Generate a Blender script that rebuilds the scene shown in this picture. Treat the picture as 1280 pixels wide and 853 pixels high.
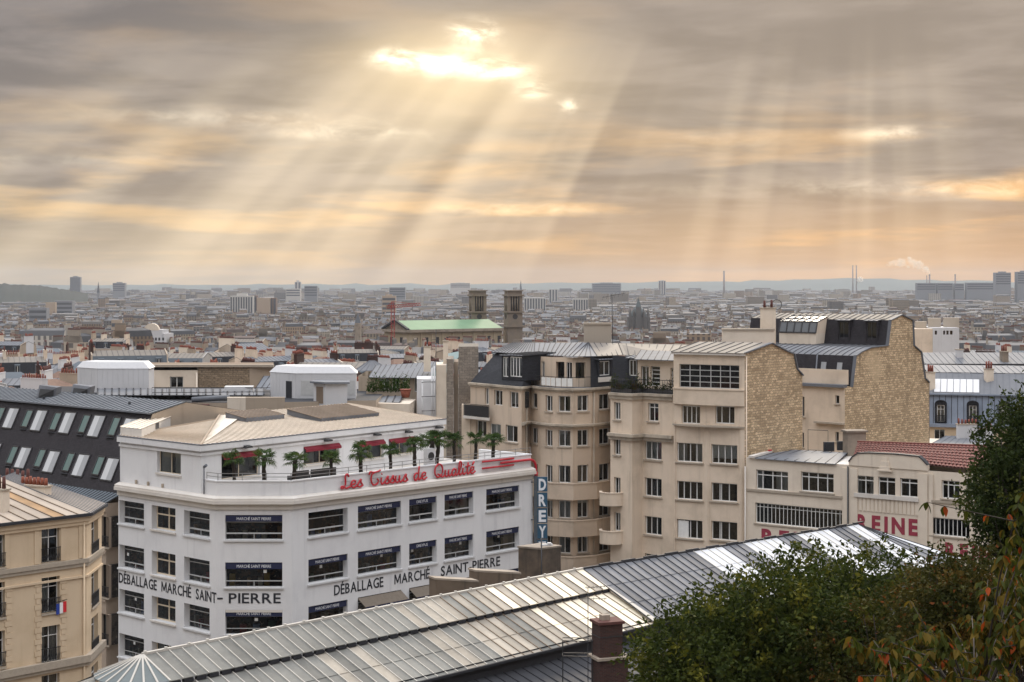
import bpy, math, random
import numpy as np
from mathutils import Vector, Matrix
R = math.radians
random.seed(7)
scene = bpy.context.scene
COL = scene.collection
for o in list(bpy.data.objects): bpy.data.objects.remove(o)

# ---------------------------------------------------------------- camera
F = 2060.0            # focal length in photo pixels (1280 wide)
CZ = 41.0             # eye height above the street
cam_d = bpy.data.cameras.new('camera'); cam = bpy.data.objects.new('camera', cam_d); COL.objects.link(cam)
cam.location = (0, 0, CZ); cam.rotation_euler = (R(90), 0, 0)
cam_d.sensor_width = 36; cam_d.lens = 36 * F / 1280; cam_d.shift_y = -71.5 / 1280
cam_d.clip_start = 0.5; cam_d.clip_end = 60000
scene.camera = cam

# ---------------------------------------------------------------- exposure
vs = scene.view_settings
vs.view_transform = 'Standard'; vs.look = 'None'; vs.gamma = 1; vs.use_curve_mapping = False
vs.exposure = 0.4

# ---------------------------------------------------------------- sun
SUN = Vector((460, 2060, 905)).normalized()       # behind the clouds, above the frame
sd = bpy.data.lights.new('sun', 'SUN'); sun = bpy.data.objects.new('sun', sd); COL.objects.link(sun)
sd.energy = 1.5; sd.angle = R(14); sd.color = (1.0, 0.86, 0.68)
sun.rotation_euler = SUN.to_track_quat('Z', 'Y').to_euler(); sun.location = (60, 200, 120)

# ---------------------------------------------------------------- sky
class NN:
    """tiny expression wrapper round math nodes"""
    def __init__(s, nt, sock): s.nt = nt; s.s = sock
    def _m(s, op, b=None, c=None, rev=False):
        n = s.nt.nodes.new('ShaderNodeMath'); n.operation = op
        a = s
        args = [a, b, c]
        if rev: args = [b, a, c]
        for i, x in enumerate(args):
            if x is None: continue
            if isinstance(x, NN): s.nt.links.new(x.s, n.inputs[i])
            else: n.inputs[i].default_value = x
        return NN(s.nt, n.outputs[0])
    def __add__(s, b): return s._m('ADD', b)
    __radd__ = __add__
    def __sub__(s, b): return s._m('SUBTRACT', b)
    def __rsub__(s, b): return s._m('SUBTRACT', b, rev=True)
    def __mul__(s, b): return s._m('MULTIPLY', b)
    __rmul__ = __mul__
    def __truediv__(s, b): return s._m('DIVIDE', b)
    def __rtruediv__(s, b): return s._m('DIVIDE', b, rev=True)
    def mx(s, b): return s._m('MAXIMUM', b)
    def mn(s, b): return s._m('MINIMUM', b)
    def pw(s, b): return s._m('POWER', b)
    def exp(s): return s._m('EXPONENT')
    def at2(s, b): return s._m('ARCTAN2', b)
    def asin(s): return s._m('ARCSINE')
    def cl(s): return s._m('ADD', 0.0)._clamp()
    def _clamp(s): s.s.node.use_clamp = True; return s
    def ss(s, a, b):
        n = s.nt.nodes.new('ShaderNodeMapRange'); n.interpolation_type = 'SMOOTHSTEP'
        s.nt.links.new(s.s, n.inputs[0]); n.inputs[1].default_value = a; n.inputs[2].default_value = b
        return NN(s.nt, n.outputs[0])

def comb(nt, x, y, z):
    n = nt.nodes.new('ShaderNodeCombineXYZ')
    for i, v in enumerate((x, y, z)):
        if isinstance(v, NN): nt.links.new(v.s, n.inputs[i])
        else: n.inputs[i].default_value = v
    return n.outputs[0]
def noise(nt, vec, scale, detail=4, rough=.55, dist=0, dim='3D', w=None):
    n = nt.nodes.new('ShaderNodeTexNoise'); n.noise_dimensions = dim
    if vec is not None: nt.links.new(vec, n.inputs['Vector'])
    if w is not None: nt.links.new(w.s, n.inputs['W'])
    n.inputs['Scale'].default_value = scale; n.inputs['Detail'].default_value = detail
    n.inputs['Roughness'].default_value = rough; n.inputs['Distortion'].default_value = dist
    return NN(nt, n.outputs[0])
def mixc(nt, f, a, b, mode='MIX'):
    n = nt.nodes.new('ShaderNodeMix'); n.data_type = 'RGBA'; n.blend_type = mode
    if isinstance(f, NN): nt.links.new(f.s, n.inputs[0])
    else: n.inputs[0].default_value = f
    for i, v in ((6, a), (7, b)):
        if isinstance(v, tuple): n.inputs[i].default_value = (v + (1,))[:4]
        else: nt.links.new(v, n.inputs[i])
    return n.outputs[2]
def lin(r, g, b):
    f = lambda c: (c / 255 / 12.92) if c <= 10 else ((c / 255 + .055) / 1.055) ** 2.4
    return (f(r), f(g), f(b))

def make_world():
    w = bpy.data.worlds.new('World'); scene.world = w; w.use_nodes = True
    nt = w.node_tree; nt.nodes.clear()
    out = nt.nodes.new('ShaderNodeOutputWorld')
    tc = nt.nodes.new('ShaderNodeTexCoord')
    sep = nt.nodes.new('ShaderNodeSeparateXYZ'); nt.links.new(tc.outputs['Generated'], sep.inputs[0])
    x, y, z = (NN(nt, sep.outputs[i]) for i in range(3))
    zc = z.mx(0.0)
    el = zc.asin(); az = x.at2(y)
    inv = 1.0 / (zc + 0.075)
    P = comb(nt, x * inv, y * inv, 0.0)
    n1 = noise(nt, P, 0.46, 5, .50, .25)
    n2 = noise(nt, P, 1.7, 5, .55, .3)
    n3 = noise(nt, comb(nt, az * 7.0, el * 30.0, 0.0), 1.0, 4, .5, .4)
    base = n1 * .66 + n3 * .26 + n2 * .08
    lowband = 1.0 - el.ss(0.045, 0.115)           # towards the horizon the deck thins out
    gapf = base.ss(.485, .585) * (0.20 + lowband * .66)
    grey = mixc(nt, n2.ss(.35, .65), lin(101, 96, 98), lin(131, 123, 121))
    warm = mixc(nt, az.ss(-.35, .35), lin(212, 174, 124), lin(222, 170, 110))
    cl = mixc(nt, gapf, grey, warm)
    # hazy band under the cloud deck
    hz = mixc(nt, az.ss(-.30, .32), lin(178, 159, 128), lin(212, 164, 110))
    hf = (1.0 - el.ss(0.0, 0.075)) * .78
    cl = mixc(nt, hf, cl, hz)
    # opening in the clouds
    def g(px, py, sx, sy):
        a0 = math.atan((px - 640) / F); e0 = math.atan((355 - py) / F)
        a = (az - a0) * (F / sx); e = (el - e0) * (F / sy)
        return ((a * a + e * e) * -1.0).exp()
    halo = (g(575, 84, 140, 60) * .95 + g(520, 150, 290, 110) * .30).mn(1.0)
    core = (g(592, 45, 24, 15) * 1.5 + g(498, 74, 28, 10) * 1.3 + g(550, 80, 42, 13) * 1.1 + g(622, 86, 32, 12) * 1.2 + g(668, 112, 20, 10) * .9
            + g(712, 134, 12, 9) * .9 + g(300, 150, 150, 10) * .22 + g(440, 167, 90, 8) * .34 + g(905, 176, 60, 10) * .26
            + g(1120, 172, 55, 8) * .45 + g(1020, 238, 200, 10) * .24 + g(650, 262, 120, 8) * .24 + g(90, 205, 120, 9) * .18 + g(1240, 240, 60, 12) * .25)
    n4 = noise(nt, comb(nt, az * 34.0, el * 75.0, 0.0), 1.0, 5, .6, .4)
    core = core * (n3.ss(.34, .62) * .5 + .25) * (n4.ss(.36, .68) * 1.25 + .08) + g(572, 72, 95, 36) * .07
    cl = mixc(nt, (halo * .74).cl(), cl, lin(224, 198, 156))
    # rays fanning out from the hidden sun
    rv = SUN.cross(Vector((0, 0, 1))).normalized(); uv = rv.cross(SUN).normalized()
    def dot(v): return x * v[0] + y * v[1] + z * v[2]
    th = dot(rv).at2(dot(uv) * -1.0)
    r1 = noise(nt, None, 5.5, 1.5, .5, dim='1D', w=th + 5.3)
    r2 = noise(nt, None, 15.0, 1.5, .5, dim='1D', w=th + 2.7)
    def tg(deg, s): 
        t = (th - R(deg)) * (1 / R(s)); return ((t * t) * -1.0).exp()
    env = tg(-41, 8.5) * 1.15 + tg(-29.5, 3.2) * .72 + tg(-1, 2.4) * .5 + tg(-12, 6) * .42 + tg(-55, 9) * .72 + tg(4, 4) * .3 + .13
    ray = (r1.ss(.24, .78) * .5 + r2.ss(.30, .72) * .5) * env
    rfade = (1.0 - el.ss(.07, .17)) * (el.ss(-.01, .04) * .6 + .4)
    ray = ray * rfade
    addr = mixc(nt, (ray * .9).cl(), (0, 0, 0), (.36, .295, .20))
    cl = mixc(nt, 1.0, cl, addr, 'ADD')
    addc = mixc(nt, (core * .8).cl(), (0, 0, 0), (1.8, 1.6, 1.2))
    cl = mixc(nt, 1.0, cl, addc, 'ADD')
    # dome boosted overhead beyond a plain overcast, added fill for the camera-facing walls
    dome = 1.0 + zc.ss(.14, 1.0) * ZEN
    up = mixc(nt, zc.ss(.15, .7), cl, (.360, .367, .385))
    bg = nt.nodes.new('ShaderNodeBackground'); bg.inputs[1].default_value = 1
    nt.links.new(up, bg.inputs[0]); nt.links.new(dome.s, bg.inputs[1])
    sky = nt.nodes.new('ShaderNodeTexSky'); sky.sky_type = 'NISHITA'; sky.sun_disc = False
    sky.sun_elevation = SUN_EL; sky.sun_rotation = SUN_AZ; sky.air_density = 1.5; sky.dust_density = 2.5
    bs = nt.nodes.new('ShaderNodeBackground'); bs.inputs[1].default_value = .05
    nt.links.new(sky.outputs[0], bs.inputs[0])
    mx = nt.nodes.new('ShaderNodeMixShader'); mx.inputs[0].default_value = .93
    nt.links.new(bs.outputs[0], mx.inputs[1]); nt.links.new(bg.outputs[0], mx.inputs[2])
    nt.links.new(mx.outputs[0], out.inputs[0])
    w.cycles.sampling_method = 'MANUAL'; w.cycles.sample_map_resolution = 1024
ZEN = 4.5
SUN_EL = math.asin(SUN.z); SUN_AZ = math.atan2(SUN.x, SUN.y)
make_world()

# ---------------------------------------------------------------- helpers
def pl(px, Y): return Vector(((px - 640) / F * Y, Y))
def at(px, py, Y): return Vector(((px - 640) / F * Y, Y, CZ - (py - 355) / F * Y))
def zy(py, Y): return CZ - (py - 355) / F * Y
def V3(p, z): return Vector((p[0], p[1], z))

def thing(name, label, cat, loc=(0, 0, 0), group=None):
    o = bpy.data.objects.new(name, None); COL.objects.link(o)
    o.empty_display_size = .5
    o.location = loc; o['label'] = label; o['category'] = cat
    if group: o['group'] = group
    return o
def wloc(o):
    l = Vector((0, 0, 0))
    while o is not None: l += o.location; o = o.parent
    return l

class MB:
    def __init__(s): s.v = []; s.f = []; s.m = []; s.sm = []
    def face(s, pts, m=0, smooth=False):
        i = len(s.v); s.v += [tuple(p) for p in pts]; s.f.append(tuple(range(i, i + len(pts)))); s.m.append(m); s.sm.append(smooth)
        return s
    def mesh(s, verts, faces, m=0, smooth=False):
        i = len(s.v); s.v += [tuple(p) for p in verts]
        for f in faces: s.f.append(tuple(a + i for a in f)); s.m.append(m); s.sm.append(smooth)
        return s
    def hexa(s, b, t, m=0):
        """box from 4 bottom and 4 top corners (same order)"""
        return s.mesh(list(b) + list(t), [(3, 2, 1, 0), (4, 5, 6, 7), (0, 1, 5, 4), (1, 2, 6, 5), (2, 3, 7, 6), (3, 0, 4, 7)], m)
    def box(s, c, sx, sy, sz, rz=0, m=0):
        """c = centre of the base"""
        cs, sn = math.cos(rz), math.sin(rz); b = []; t = []
        for a, d in ((-1, -1), (1, -1), (1, 1), (-1, 1)):
            x = a * sx / 2; y = d * sy / 2
            p = (c[0] + x * cs - y * sn, c[1] + x * sn + y * cs)
            b.append((p[0], p[1], c[2])); t.append((p[0], p[1], c[2] + sz))
        return s.hexa(b, t, m)
    def bar(s, a, b, w, h=None, m=0):
        """square bar between two points"""
        a = Vector(a); b = Vector(b); h = h or w
        d = (b - a)
        if d.length < 1e-6: return s
        d.normalize()
        up = Vector((0, 0, 1)) if abs(d.z) < .95 else Vector((0, 1, 0))
        r = d.cross(up).normalized(); u = r.cross(d).normalized()
        q = [r * (-w / 2) - u * (h / 2), r * (w / 2) - u * (h / 2), r * (w / 2) + u * (h / 2), r * (-w / 2) + u * (h / 2)]
        return s.hexa([a + k for k in q], [b + k for k in q], m)
    def tube(s, pts, rads, n=8, m=0, cap=True):
        pts = [Vector(p) for p in pts]; base = len(s.v)
        if not hasattr(rads, '__len__'): rads = [rads] * len(pts)
        for i, p in enumerate(pts):
            d = (pts[min(i + 1, len(pts) - 1)] - pts[max(i - 1, 0)]).normalized()
            up = Vector((0, 0, 1)) if abs(d.z) < .9 else Vector((1, 0, 0))
            r = d.cross(up).normalized(); u = r.cross(d)
            for k in range(n):
                a = 2 * math.pi * k / n
                s.v.append(tuple(p + (r * math.cos(a) + u * math.sin(a)) * rads[i]))
        for i in range(len(pts) - 1):
            for k in range(n):
                s.f.append((base + i * n + k, base + i * n + (k + 1) % n, base + (i + 1) * n + (k + 1) % n, base + (i + 1) * n + k)); s.m.append(m); s.sm.append(True)
        if cap:
            s.f.append(tuple(base + k for k in range(n))[::-1]); s.m.append(m); s.sm.append(False)
            s.f.append(tuple(base + (len(pts) - 1) * n + k for k in range(n))); s.m.append(m); s.sm.append(False)
        return s
    def prism(s, poly, z0, z1, m=0, top=True, bottom=False, mt=None):
        n = len(poly)
        for i in range(n):
            a, b = poly[i], poly[(i + 1) % n]
            s.face([V3(a, z0), V3(b, z0), V3(b, z1), V3(a, z1)], m)
        if top: s.face([V3(p, z1) for p in poly], m if mt is None else mt)
        if bottom: s.face([V3(p, z0) for p in reversed(poly)], m)
        return s
    def build(s, name, mats, parent=None, kind=None, label=None):
        me = bpy.data.meshes.new(name)
        off = wloc(parent) if parent else Vector((0, 0, 0))
        me.from_pydata([(v[0] - off.x, v[1] - off.y, v[2] - off.z) for v in s.v], [], s.f)
        if not isinstance(mats, (list, tuple)): mats = [mats]
        for m in mats: me.materials.append(m)
        if len(mats) > 1: me.polygons.foreach_set('material_index', s.m)
        if any(s.sm): me.polygons.foreach_set('use_smooth', s.sm)
        me.update()
        o = bpy.data.objects.new(name, me); COL.objects.link(o)
        if parent: o.parent = parent
        if kind: o['kind'] = kind
        if label: o['label'] = label
        return o
def tag(o, label, cat, group=None):
    o['label'] = label; o['category'] = cat
    if group: o['group'] = group
    return o
def one(mb, name, mat, label, cat, group=None):
    """a thing of one mesh, with its origin at its base"""
    xs = np.array(mb.v); c = Vector(((xs[:, 0].min() + xs[:, 0].max()) / 2, (xs[:, 1].min() + xs[:, 1].max()) / 2, xs[:, 2].min()))
    mb.v = [(v[0] - c.x, v[1] - c.y, v[2] - c.z) for v in mb.v]
    o = mb.build(name, mat); o.location = c
    return tag(o, label, cat, group)
def copy_tree(o, parent=None):
    c = o.copy(); COL.objects.link(c); c.parent = parent
    for ch in o.children: copy_tree(ch, c)
    return c
def offset_poly(pts, d):
    """open polyline pushed towards the camera side by d, mitred"""
    out = []
    for i, p in enumerate(pts):
        ns = []
        if i > 0: e = (pts[i] - pts[i - 1]).normalized(); ns.append(Vector((e.y, -e.x)))
        if i < len(pts) - 1: e = (pts[i + 1] - pts[i]).normalized(); ns.append(Vector((e.y, -e.x)))
        if len(ns) == 1: out.append(p + ns[0] * d)
        else:
            b = (ns[0] + ns[1]).normalized(); out.append(p + b * (d / max(.35, b.dot(ns[0]))))
    return out
def band(mb, pts, d0, d1, z0, z1, m=0, z1o=None):
    """moulding along an open polyline, from offset d0 out to d1"""
    a = offset_poly(pts, d0); b = offset_poly(pts, d1)
    z1o = z1 if z1o is None else z1o
    for i in range(len(pts) - 1):
        mb.hexa([V3(b[i], z0), V3(b[i + 1], z0), V3(a[i + 1], z0), V3(a[i], z0)],
                [V3(b[i], z1o), V3(b[i + 1], z1o), V3(a[i + 1], z1), V3(a[i], z1)], m)

# ---------------------------------------------------------------- materials
MAT = {}
def newmat(name):
    m = bpy.data.materials.new(name); m.use_nodes = True
    nt = m.node_tree; b = nt.nodes['Principled BSDF']
    return m, nt, b
def pos(nt):
    g = nt.nodes.new('ShaderNodeNewGeometry'); return g.outputs['Position']
def mapping(nt, vec, scale=(1, 1, 1), rot=(0, 0, 0)):
    n = nt.nodes.new('ShaderNodeMapping'); nt.links.new(vec, n.inputs[0])
    n.inputs['Scale'].default_value = scale; n.inputs['Rotation'].default_value = rot
    return n.outputs[0]
def bump(nt, b, h, strength=.3, dist=.02):
    n = nt.nodes.new('ShaderNodeBump'); n.inputs['Strength'].default_value = strength; n.inputs['Distance'].default_value = dist
    nt.links.new(h.s, n.inputs['Height']); nt.links.new(n.outputs[0], b.inputs['Normal'])
def dk(c, f): return tuple(k * f for k in c)
def plaster(name, col, stain=.35, streak=.3, rough=.85, dirt=None):
    m, nt, b = newmat(name); p = pos(nt)
    a = noise(nt, p, .35, 5, .6); s = noise(nt, mapping(nt, p, (1.6, 1.6, .12)), 1.0, 5, .6); f = noise(nt, p, 9, 3)
    d = dirt or dk(col, .62)
    c = mixc(nt, (a.ss(.42, .75) * stain).cl(), col, dk(d, 1.08))
    c = mixc(nt, (s.ss(.52, .78) * streak).cl(), c, d)
    c = mixc(nt, f * .16, c, dk(col, .8))
    nt.links.new(c, b.inputs['Base Color']); b.inputs['Roughness'].default_value = rough
    bump(nt, b, f, .15, .01)
    MAT[name] = m; return m
def plain(name, col, rough=.6, metal=0, var=.15, scale=4):
    m, nt, b = newmat(name); p = pos(nt)
    n = noise(nt, p, scale, 4)
    c = mixc(nt, n, dk(col, 1 - var), dk(col, 1 + var))
    nt.links.new(c, b.inputs['Base Color']); b.inputs['Roughness'].default_value = rough; b.inputs['Metallic'].default_value = metal
    MAT[name] = m; return m
SPEC = .16
def zinc(name, col, rough=.42, metal=.55, patch=.25, perobj=.22):
    m, nt, b = newmat(name); p = pos(nt)
    a = noise(nt, p, .5, 5, .65); s = noise(nt, p, 3.5, 5, .7)
    oi = nt.nodes.new('ShaderNodeObjectInfo'); r = NN(nt, oi.outputs['Random'])
    c = mixc(nt, (a.ss(.35, .7) * patch * 1.6).cl(), col, dk(col, .66))
    c = mixc(nt, (s.ss(.5, .75) * patch).cl(), c, dk(col, 1.25))
    h = nt.nodes.new('ShaderNodeHueSaturation'); nt.links.new(c, h.inputs['Color']); h.inputs['Hue'].default_value = .5
    nt.links.new((r * perobj + (1 - perobj / 2)).s, h.inputs['Value'])
    nt.links.new(h.outputs[0], b.inputs['Base Color'])
    nt.links.new((s * .18 + (rough + .12)).s, b.inputs['Roughness']); b.inputs['Metallic'].default_value = 0; b.inputs['Specular IOR Level'].default_value = SPEC
    MAT[name] = m; return m
def brick(name, rz, c1, c2, mortar, bw, bh, msize=.015, warp=.03, dark=.5, spots=.25, rough=.9):
    m, nt, b = newmat(name); p = pos(nt)
    rp = mapping(nt, p, (1, 1, 1), (0, 0, -rz))
    sx = nt.nodes.new('ShaderNodeSeparateXYZ'); nt.links.new(rp, sx.inputs[0])
    w1 = noise(nt, p, 2.5, 2); w2 = noise(nt, p, 3.1, 2, .5, 0)
    u = NN(nt, sx.outputs[0]) + (w1 - .5) * warp * 4; v = NN(nt, sx.outputs[2]) + (w2 - .5) * warp * 2
    t = nt.nodes.new('ShaderNodeTexBrick'); nt.links.new(comb(nt, u, v, 0.0), t.inputs[0])
    t.inputs['Scale'].default_value = 1; t.inputs['Brick Width'].default_value = bw; t.inputs['Row Height'].default_value = bh
    t.inputs['Mortar Size'].default_value = msize; t.inputs['Mortar Smooth'].default_value = .4; t.inputs['Bias'].default_value = 0
    for k, cc in (('Color1', c1), ('Color2', c2), ('Mortar', mortar)): t.inputs[k].default_value = cc + (1,)
    a = noise(nt, p, .22, 4, .6); sp = noise(nt, mapping(nt, p, (1, 1, 1.6)), 3.2, 3, .6)
    c = mixc(nt, (sp.ss(.56, .68) * spots * 2).cl(), t.outputs[0], dk(c1, .42))
    c = mixc(nt, (a.ss(.5, .75) * dark).cl(), c, dk(c2, .55))
    pt_ = noise(nt, p, .16, 3, .5); c = mixc(nt, (pt_.ss(.58, .66) * .55).cl(), c, dk(c1, .82))
    fl_ = noise(nt, mapping(nt, rp, (1.1, .01, .05)), 1.0, 2, .5); c = mixc(nt, (fl_.ss(.62, .72) * .5).cl(), c, dk(c2, .5))
    nt.links.new(c, b.inputs['Base Color']); b.inputs['Roughness'].default_value = rough
    bump(nt, b, 1.0 - NN(nt, t.outputs[1]), .5, .03)
    MAT[name] = m; return m
def slate(name, col, rz=0):
    m, nt, b = newmat(name); p = pos(nt)
    rp = mapping(nt, p, (1, 1, 1), (0, 0, -rz))
    sx = nt.nodes.new('ShaderNodeSeparateXYZ'); nt.links.new(rp, sx.inputs[0])
    t = nt.nodes.new('ShaderNodeTexBrick'); nt.links.new(comb(nt, NN(nt, sx.outputs[0]), NN(nt, sx.outputs[2]), 0.0), t.inputs[0])
    t.inputs['Scale'].default_value = 1; t.inputs['Brick Width'].default_value = .26; t.inputs['Row Height'].default_value = .16
    t.inputs['Mortar Size'].default_value = .008
    t.inputs['Color1'].default_value = dk(col, 1.18) + (1,); t.inputs['Color2'].default_value = dk(col, .85) + (1,); t.inputs['Mortar'].default_value = dk(col, .55) + (1,)
    a = noise(nt, p, .5, 5, .6)
    c = mixc(nt, (a.ss(.45, .75) * .35).cl(), t.outputs[0], dk(col, 1.5))
    nt.links.new(c, b.inputs['Base Color']); b.inputs['Roughness'].default_value = .65; b.inputs['Specular IOR Level'].default_value = .12
    bump(nt, b, 1.0 - NN(nt, t.outputs[1]), .4, .02)
    MAT[name] = m; return m
def glassmat(name, tint, gl=.10, dark=.5):
    m = bpy.data.materials.new(name); m.use_nodes = True; nt = m.node_tree; nt.nodes.clear()
    o = nt.nodes.new('ShaderNodeOutputMaterial'); t = nt.nodes.new('ShaderNodeBsdfTransparent'); g = nt.nodes.new('ShaderNodeBsdfGlossy')
    t.inputs[0].default_value = tint + (1,); g.inputs['Roughness'].default_value = .03; g.inputs[0].default_value = (.9, .95, 1, 1)
    lw = nt.nodes.new('ShaderNodeFresnel'); lw.inputs[0].default_value = 1.5
    f = NN(nt, lw.outputs[0]) * 1.0 + gl * .12
    mx = nt.nodes.new('ShaderNodeMixShader'); nt.links.new(f.cl().s, mx.inputs[0]); nt.links.new(t.outputs[0], mx.inputs[1]); nt.links.new(g.outputs[0], mx.inputs[2])
    nt.links.new(mx.outputs[0], o.inputs[0])
    MAT[name] = m; return m
def interior(name, cols):
    m, nt, b = newmat(name); p = pos(nt)
    oi = nt.nodes.new('ShaderNodeObjectInfo')
    n = noise(nt, mapping(nt, p, (1, 1, 1.3)), 1.5, 3, .6)
    n2 = noise(nt, p, 4.5, 2)
    c = mixc(nt, n.ss(.45, .62), cols[0], cols[1]); c = mixc(nt, n2.ss(.62, .7), c, cols[2])
    h = nt.nodes.new('ShaderNodeHueSaturation'); nt.links.new(c, h.inputs['Color'])
    nt.links.new((NN(nt, oi.outputs['Random']) * .8 + .5).s, h.inputs['Value']); nt.links.new(h.outputs[0], b.inputs['Base Color'])
    b.inputs['Roughness'].default_value = .9
    MAT[name] = m; return m
plaster('white_wall', (.73, .73, .735), .35, .45, dirt=(.46, .46, .48))
plaster('cream_ledge', (.66, .62, .57), .35, .3, dirt=(.42, .36, .29))
plaster('beige_wall', (.62, .50, .385), .5, .55, dirt=(.30, .24, .18))
plaster('beige_light', (.73, .605, .475), .45, .5, dirt=(.36, .29, .21))
plaster('cream_wall', (.74, .645, .53), .4, .42, dirt=(.42, .34, .26))
plaster('ochre_wall', (.66, .52, .36), .35, .28, dirt=(.38, .27, .15))
plaster('tan_wall', (.42, .34, .26), .35, .3, dirt=(.22, .18, .14))
plaster('grime_wall', (.34, .28, .22), .7, .7, dirt=(.10, .085, .07))
plaster('block_wall', (.16, .118, .082), .9, .95, dirt=(.03, .024, .02))
plaster('ledge_stone', (.50, .43, .34), .8, .6, dirt=(.17, .14, .11))
plaster('white_box', (.62, .62, .63), .25, .35)
plain('band_stone', (.30, .25, .19), .9, 0, .3)
plain('sill_stone', (.40, .34, .27), .9, 0, .25)
plain('white_sill', (.60, .60, .60), .8, 0, .12)
plain('cream_frame', (.66, .56, .42), .6)
plain('white_frame', (.72, .72, .70), .5)
plain('grey_frame', (.50, .50, .49), .4)
plain('dark_frame', (.05, .05, .055), .4)
plain('iron', (.025, .025, .027), .5)
plain('steel', (.35, .35, .36), .4, .6)
plain('red_paint', (.50, .018, .03), .45)
plain('red_cloth', (.20, .008, .022), .8)
plain('navy', (.010, .015, .055), .7)
plain('letter_black', (.018, .02, .028), .6)
plain('letter_white', (.8, .82, .85), .5)
plain('reine_red', (.29, .035, .06), .8, 0, .3, 2)
plain('sign_blue', (.03, .095, .16), .5, 0, .3)
plain('sign_steel', (.11, .13, .15), .5, .3, .3)
plain('curtain_white', (.62, .61, .58), .9)
plain('curtain_tan', (.45, .36, .26), .9)
plain('paper', (.8, .8, .78), .8)
plain('pot_red', (.20, .055, .035), .85, 0, .35, 3)
plain('pot_dark', (.10, .035, .028), .85, 0, .35, 3)
plain('soil', (.05, .035, .02), .9)
plain('flag_blue', (.02, .05, .3), .8); plain('flag_white', (.8, .8, .8), .8); plain('flag_red', (.6, .02, .03), .8)
zinc('zinc', (.155, .165, .185), .42, .5)
zinc('zinc_warm_sheen', (.36, .32, .265), .42, .45, .5, .35)  # hall roof: warm sky reflection put into the sheet colour
zinc('zinc_glare', (.60, .61, .63), .38, .35, .2, .2)  # hall roof: white glare put into the sheet colour
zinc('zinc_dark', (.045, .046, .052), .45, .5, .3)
zinc('zinc_blue', (.25, .29, .36), .5, .35, .25)
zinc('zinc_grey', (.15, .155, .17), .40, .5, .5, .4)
zinc('cream_roof', (.80, .72, .61), .6, .15, .25, .08)
zinc('tan_panel', (.23, .175, .13), .7, .1, .3, .1)
zinc('seam_light', (.50, .47, .42), .4, .4, .1, .05)
zinc('seam_dark', (.035, .035, .04), .6, .3, .1, .05)
slate('slate', (.030, .031, .036), 0)
slate('slate_dark', (.036, .033, .037), R(-43))
ANG_R = math.atan2(.7315, .682)
brick('stone_gable', ANG_R, (.76, .58, .37), (.40, .285, .17), (.26, .20, .13), .47, .26, .03, .14, .55, .6)
brick('rubble', ANG_R, (.36, .27, .18), (.24, .18, .12), (.15, .12, .09), .45, .26, .03, .14, .5, .5)
brick('grey_stone', ANG_R, (.34, .29, .24), (.24, .20, .165), (.16, .14, .115), .5, .3, .02, .06, .6, .4)
brick('red_brick', ANG_R, (.07, .024, .017), (.038, .014, .011), (.05, .04, .033), .24, .085, .012, .005, .4, .3)
plain('tile_red', (.155, .042, .032), .8, 0, .45, 5)
glassmat('glass', (.50, .53, .54)); glassmat('glass_green', (.45, .55, .52), .25)
interior('room_dark', [(.025, .022, .021), (.06, .05, .042), (.16, .13, .10)])
interior('room_shop', [(.03, .02, .017), (.14, .06, .03), (.28, .2, .13)])
# ---------------------------------------------------------------- ground
def g_far(Y):                       # the old town falls away towards the plain
    t = min(1, max(0, (Y - 180) / 1250.0)); return -30.0 * t
def ground_z(x, y):
    if y < 84: return 39.0 * max(0.0, 1 - max(y, -40) / 84.0) ** 1.15 if y > 0 else 39.0
    return g_far(y)
def make_ground():
    ys = [-60, -20, 0, 8, 16, 24, 32, 40, 48, 56, 64, 72, 80, 84, 120, 180, 260, 400, 600, 900, 1200, 1430, 2500, 5000, 9000, 14000, 22000, 40000]
    V = []; Fc = []; N = 24
    for y in ys:
        hw = 140 + max(0, y) * .75
        for i in range(N + 1):
            x = -hw + 2 * hw * i / N
            V.append((x, y, ground_z(x, y) - .05))
    for j in range(len(ys) - 1):
        for i in range(N):
            a = j * (N + 1) + i; Fc.append((a, a + 1, a + N + 2, a + N + 1))
    mb = MB(); mb.mesh(V, Fc)
    m, nt, b = newmat('ground'); p = pos(nt)
    c = mixc(nt, noise(nt, p, .05, 6), (.05, .05, .052), (.10, .095, .085)); nt.links.new(c, b.inputs['Base Color']); b.inputs['Roughness'].default_value = .95
    mb.build('ground', m, kind='structure')
make_ground()

# ---------------------------------------------------------------- facades and windows
class Fac:
    def __init__(s, A, B):
        s.A = Vector(A[:2]); s.B = Vector(B[:2]); s.L = (s.B - s.A).length; s.e = (s.B - s.A) / s.L
        s.n = Vector((s.e.y, -s.e.x)); s.ops = []; s.rz = math.atan2(s.e.y, s.e.x); s.z0 = None; s.z1 = None
    def u(s, px):
        k = (px - 640) / F; return (k * s.A.y - s.A.x) / (s.e.x - k * s.e.y)
    def Y(s, u): return s.A.y + u * s.e.y
    def z(s, py, u): return zy(py, s.Y(u))
    def P(s, u, z, d=0):
        q = s.A + s.e * u + s.n * d; return Vector((q.x, q.y, z))
    def px(s, x0, x1, y0, y1):
        """opening measured in the photograph -> metres on this wall"""
        u0, u1 = s.u(x0), s.u(x1); um = (u0 + u1) / 2
        return (u0, u1, s.z(y1, um), s.z(y0, um))
def fbox(mb, f, u0, u1, z0, z1, d0, d1, m=0):
    mb.hexa([f.P(u0, z0, d1), f.P(u1, z0, d1), f.P(u1, z0, d0), f.P(u0, z0, d0)],
            [f.P(u0, z1, d1), f.P(u1, z1, d1), f.P(u1, z1, d0), f.P(u0, z1, d0)], m)
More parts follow.
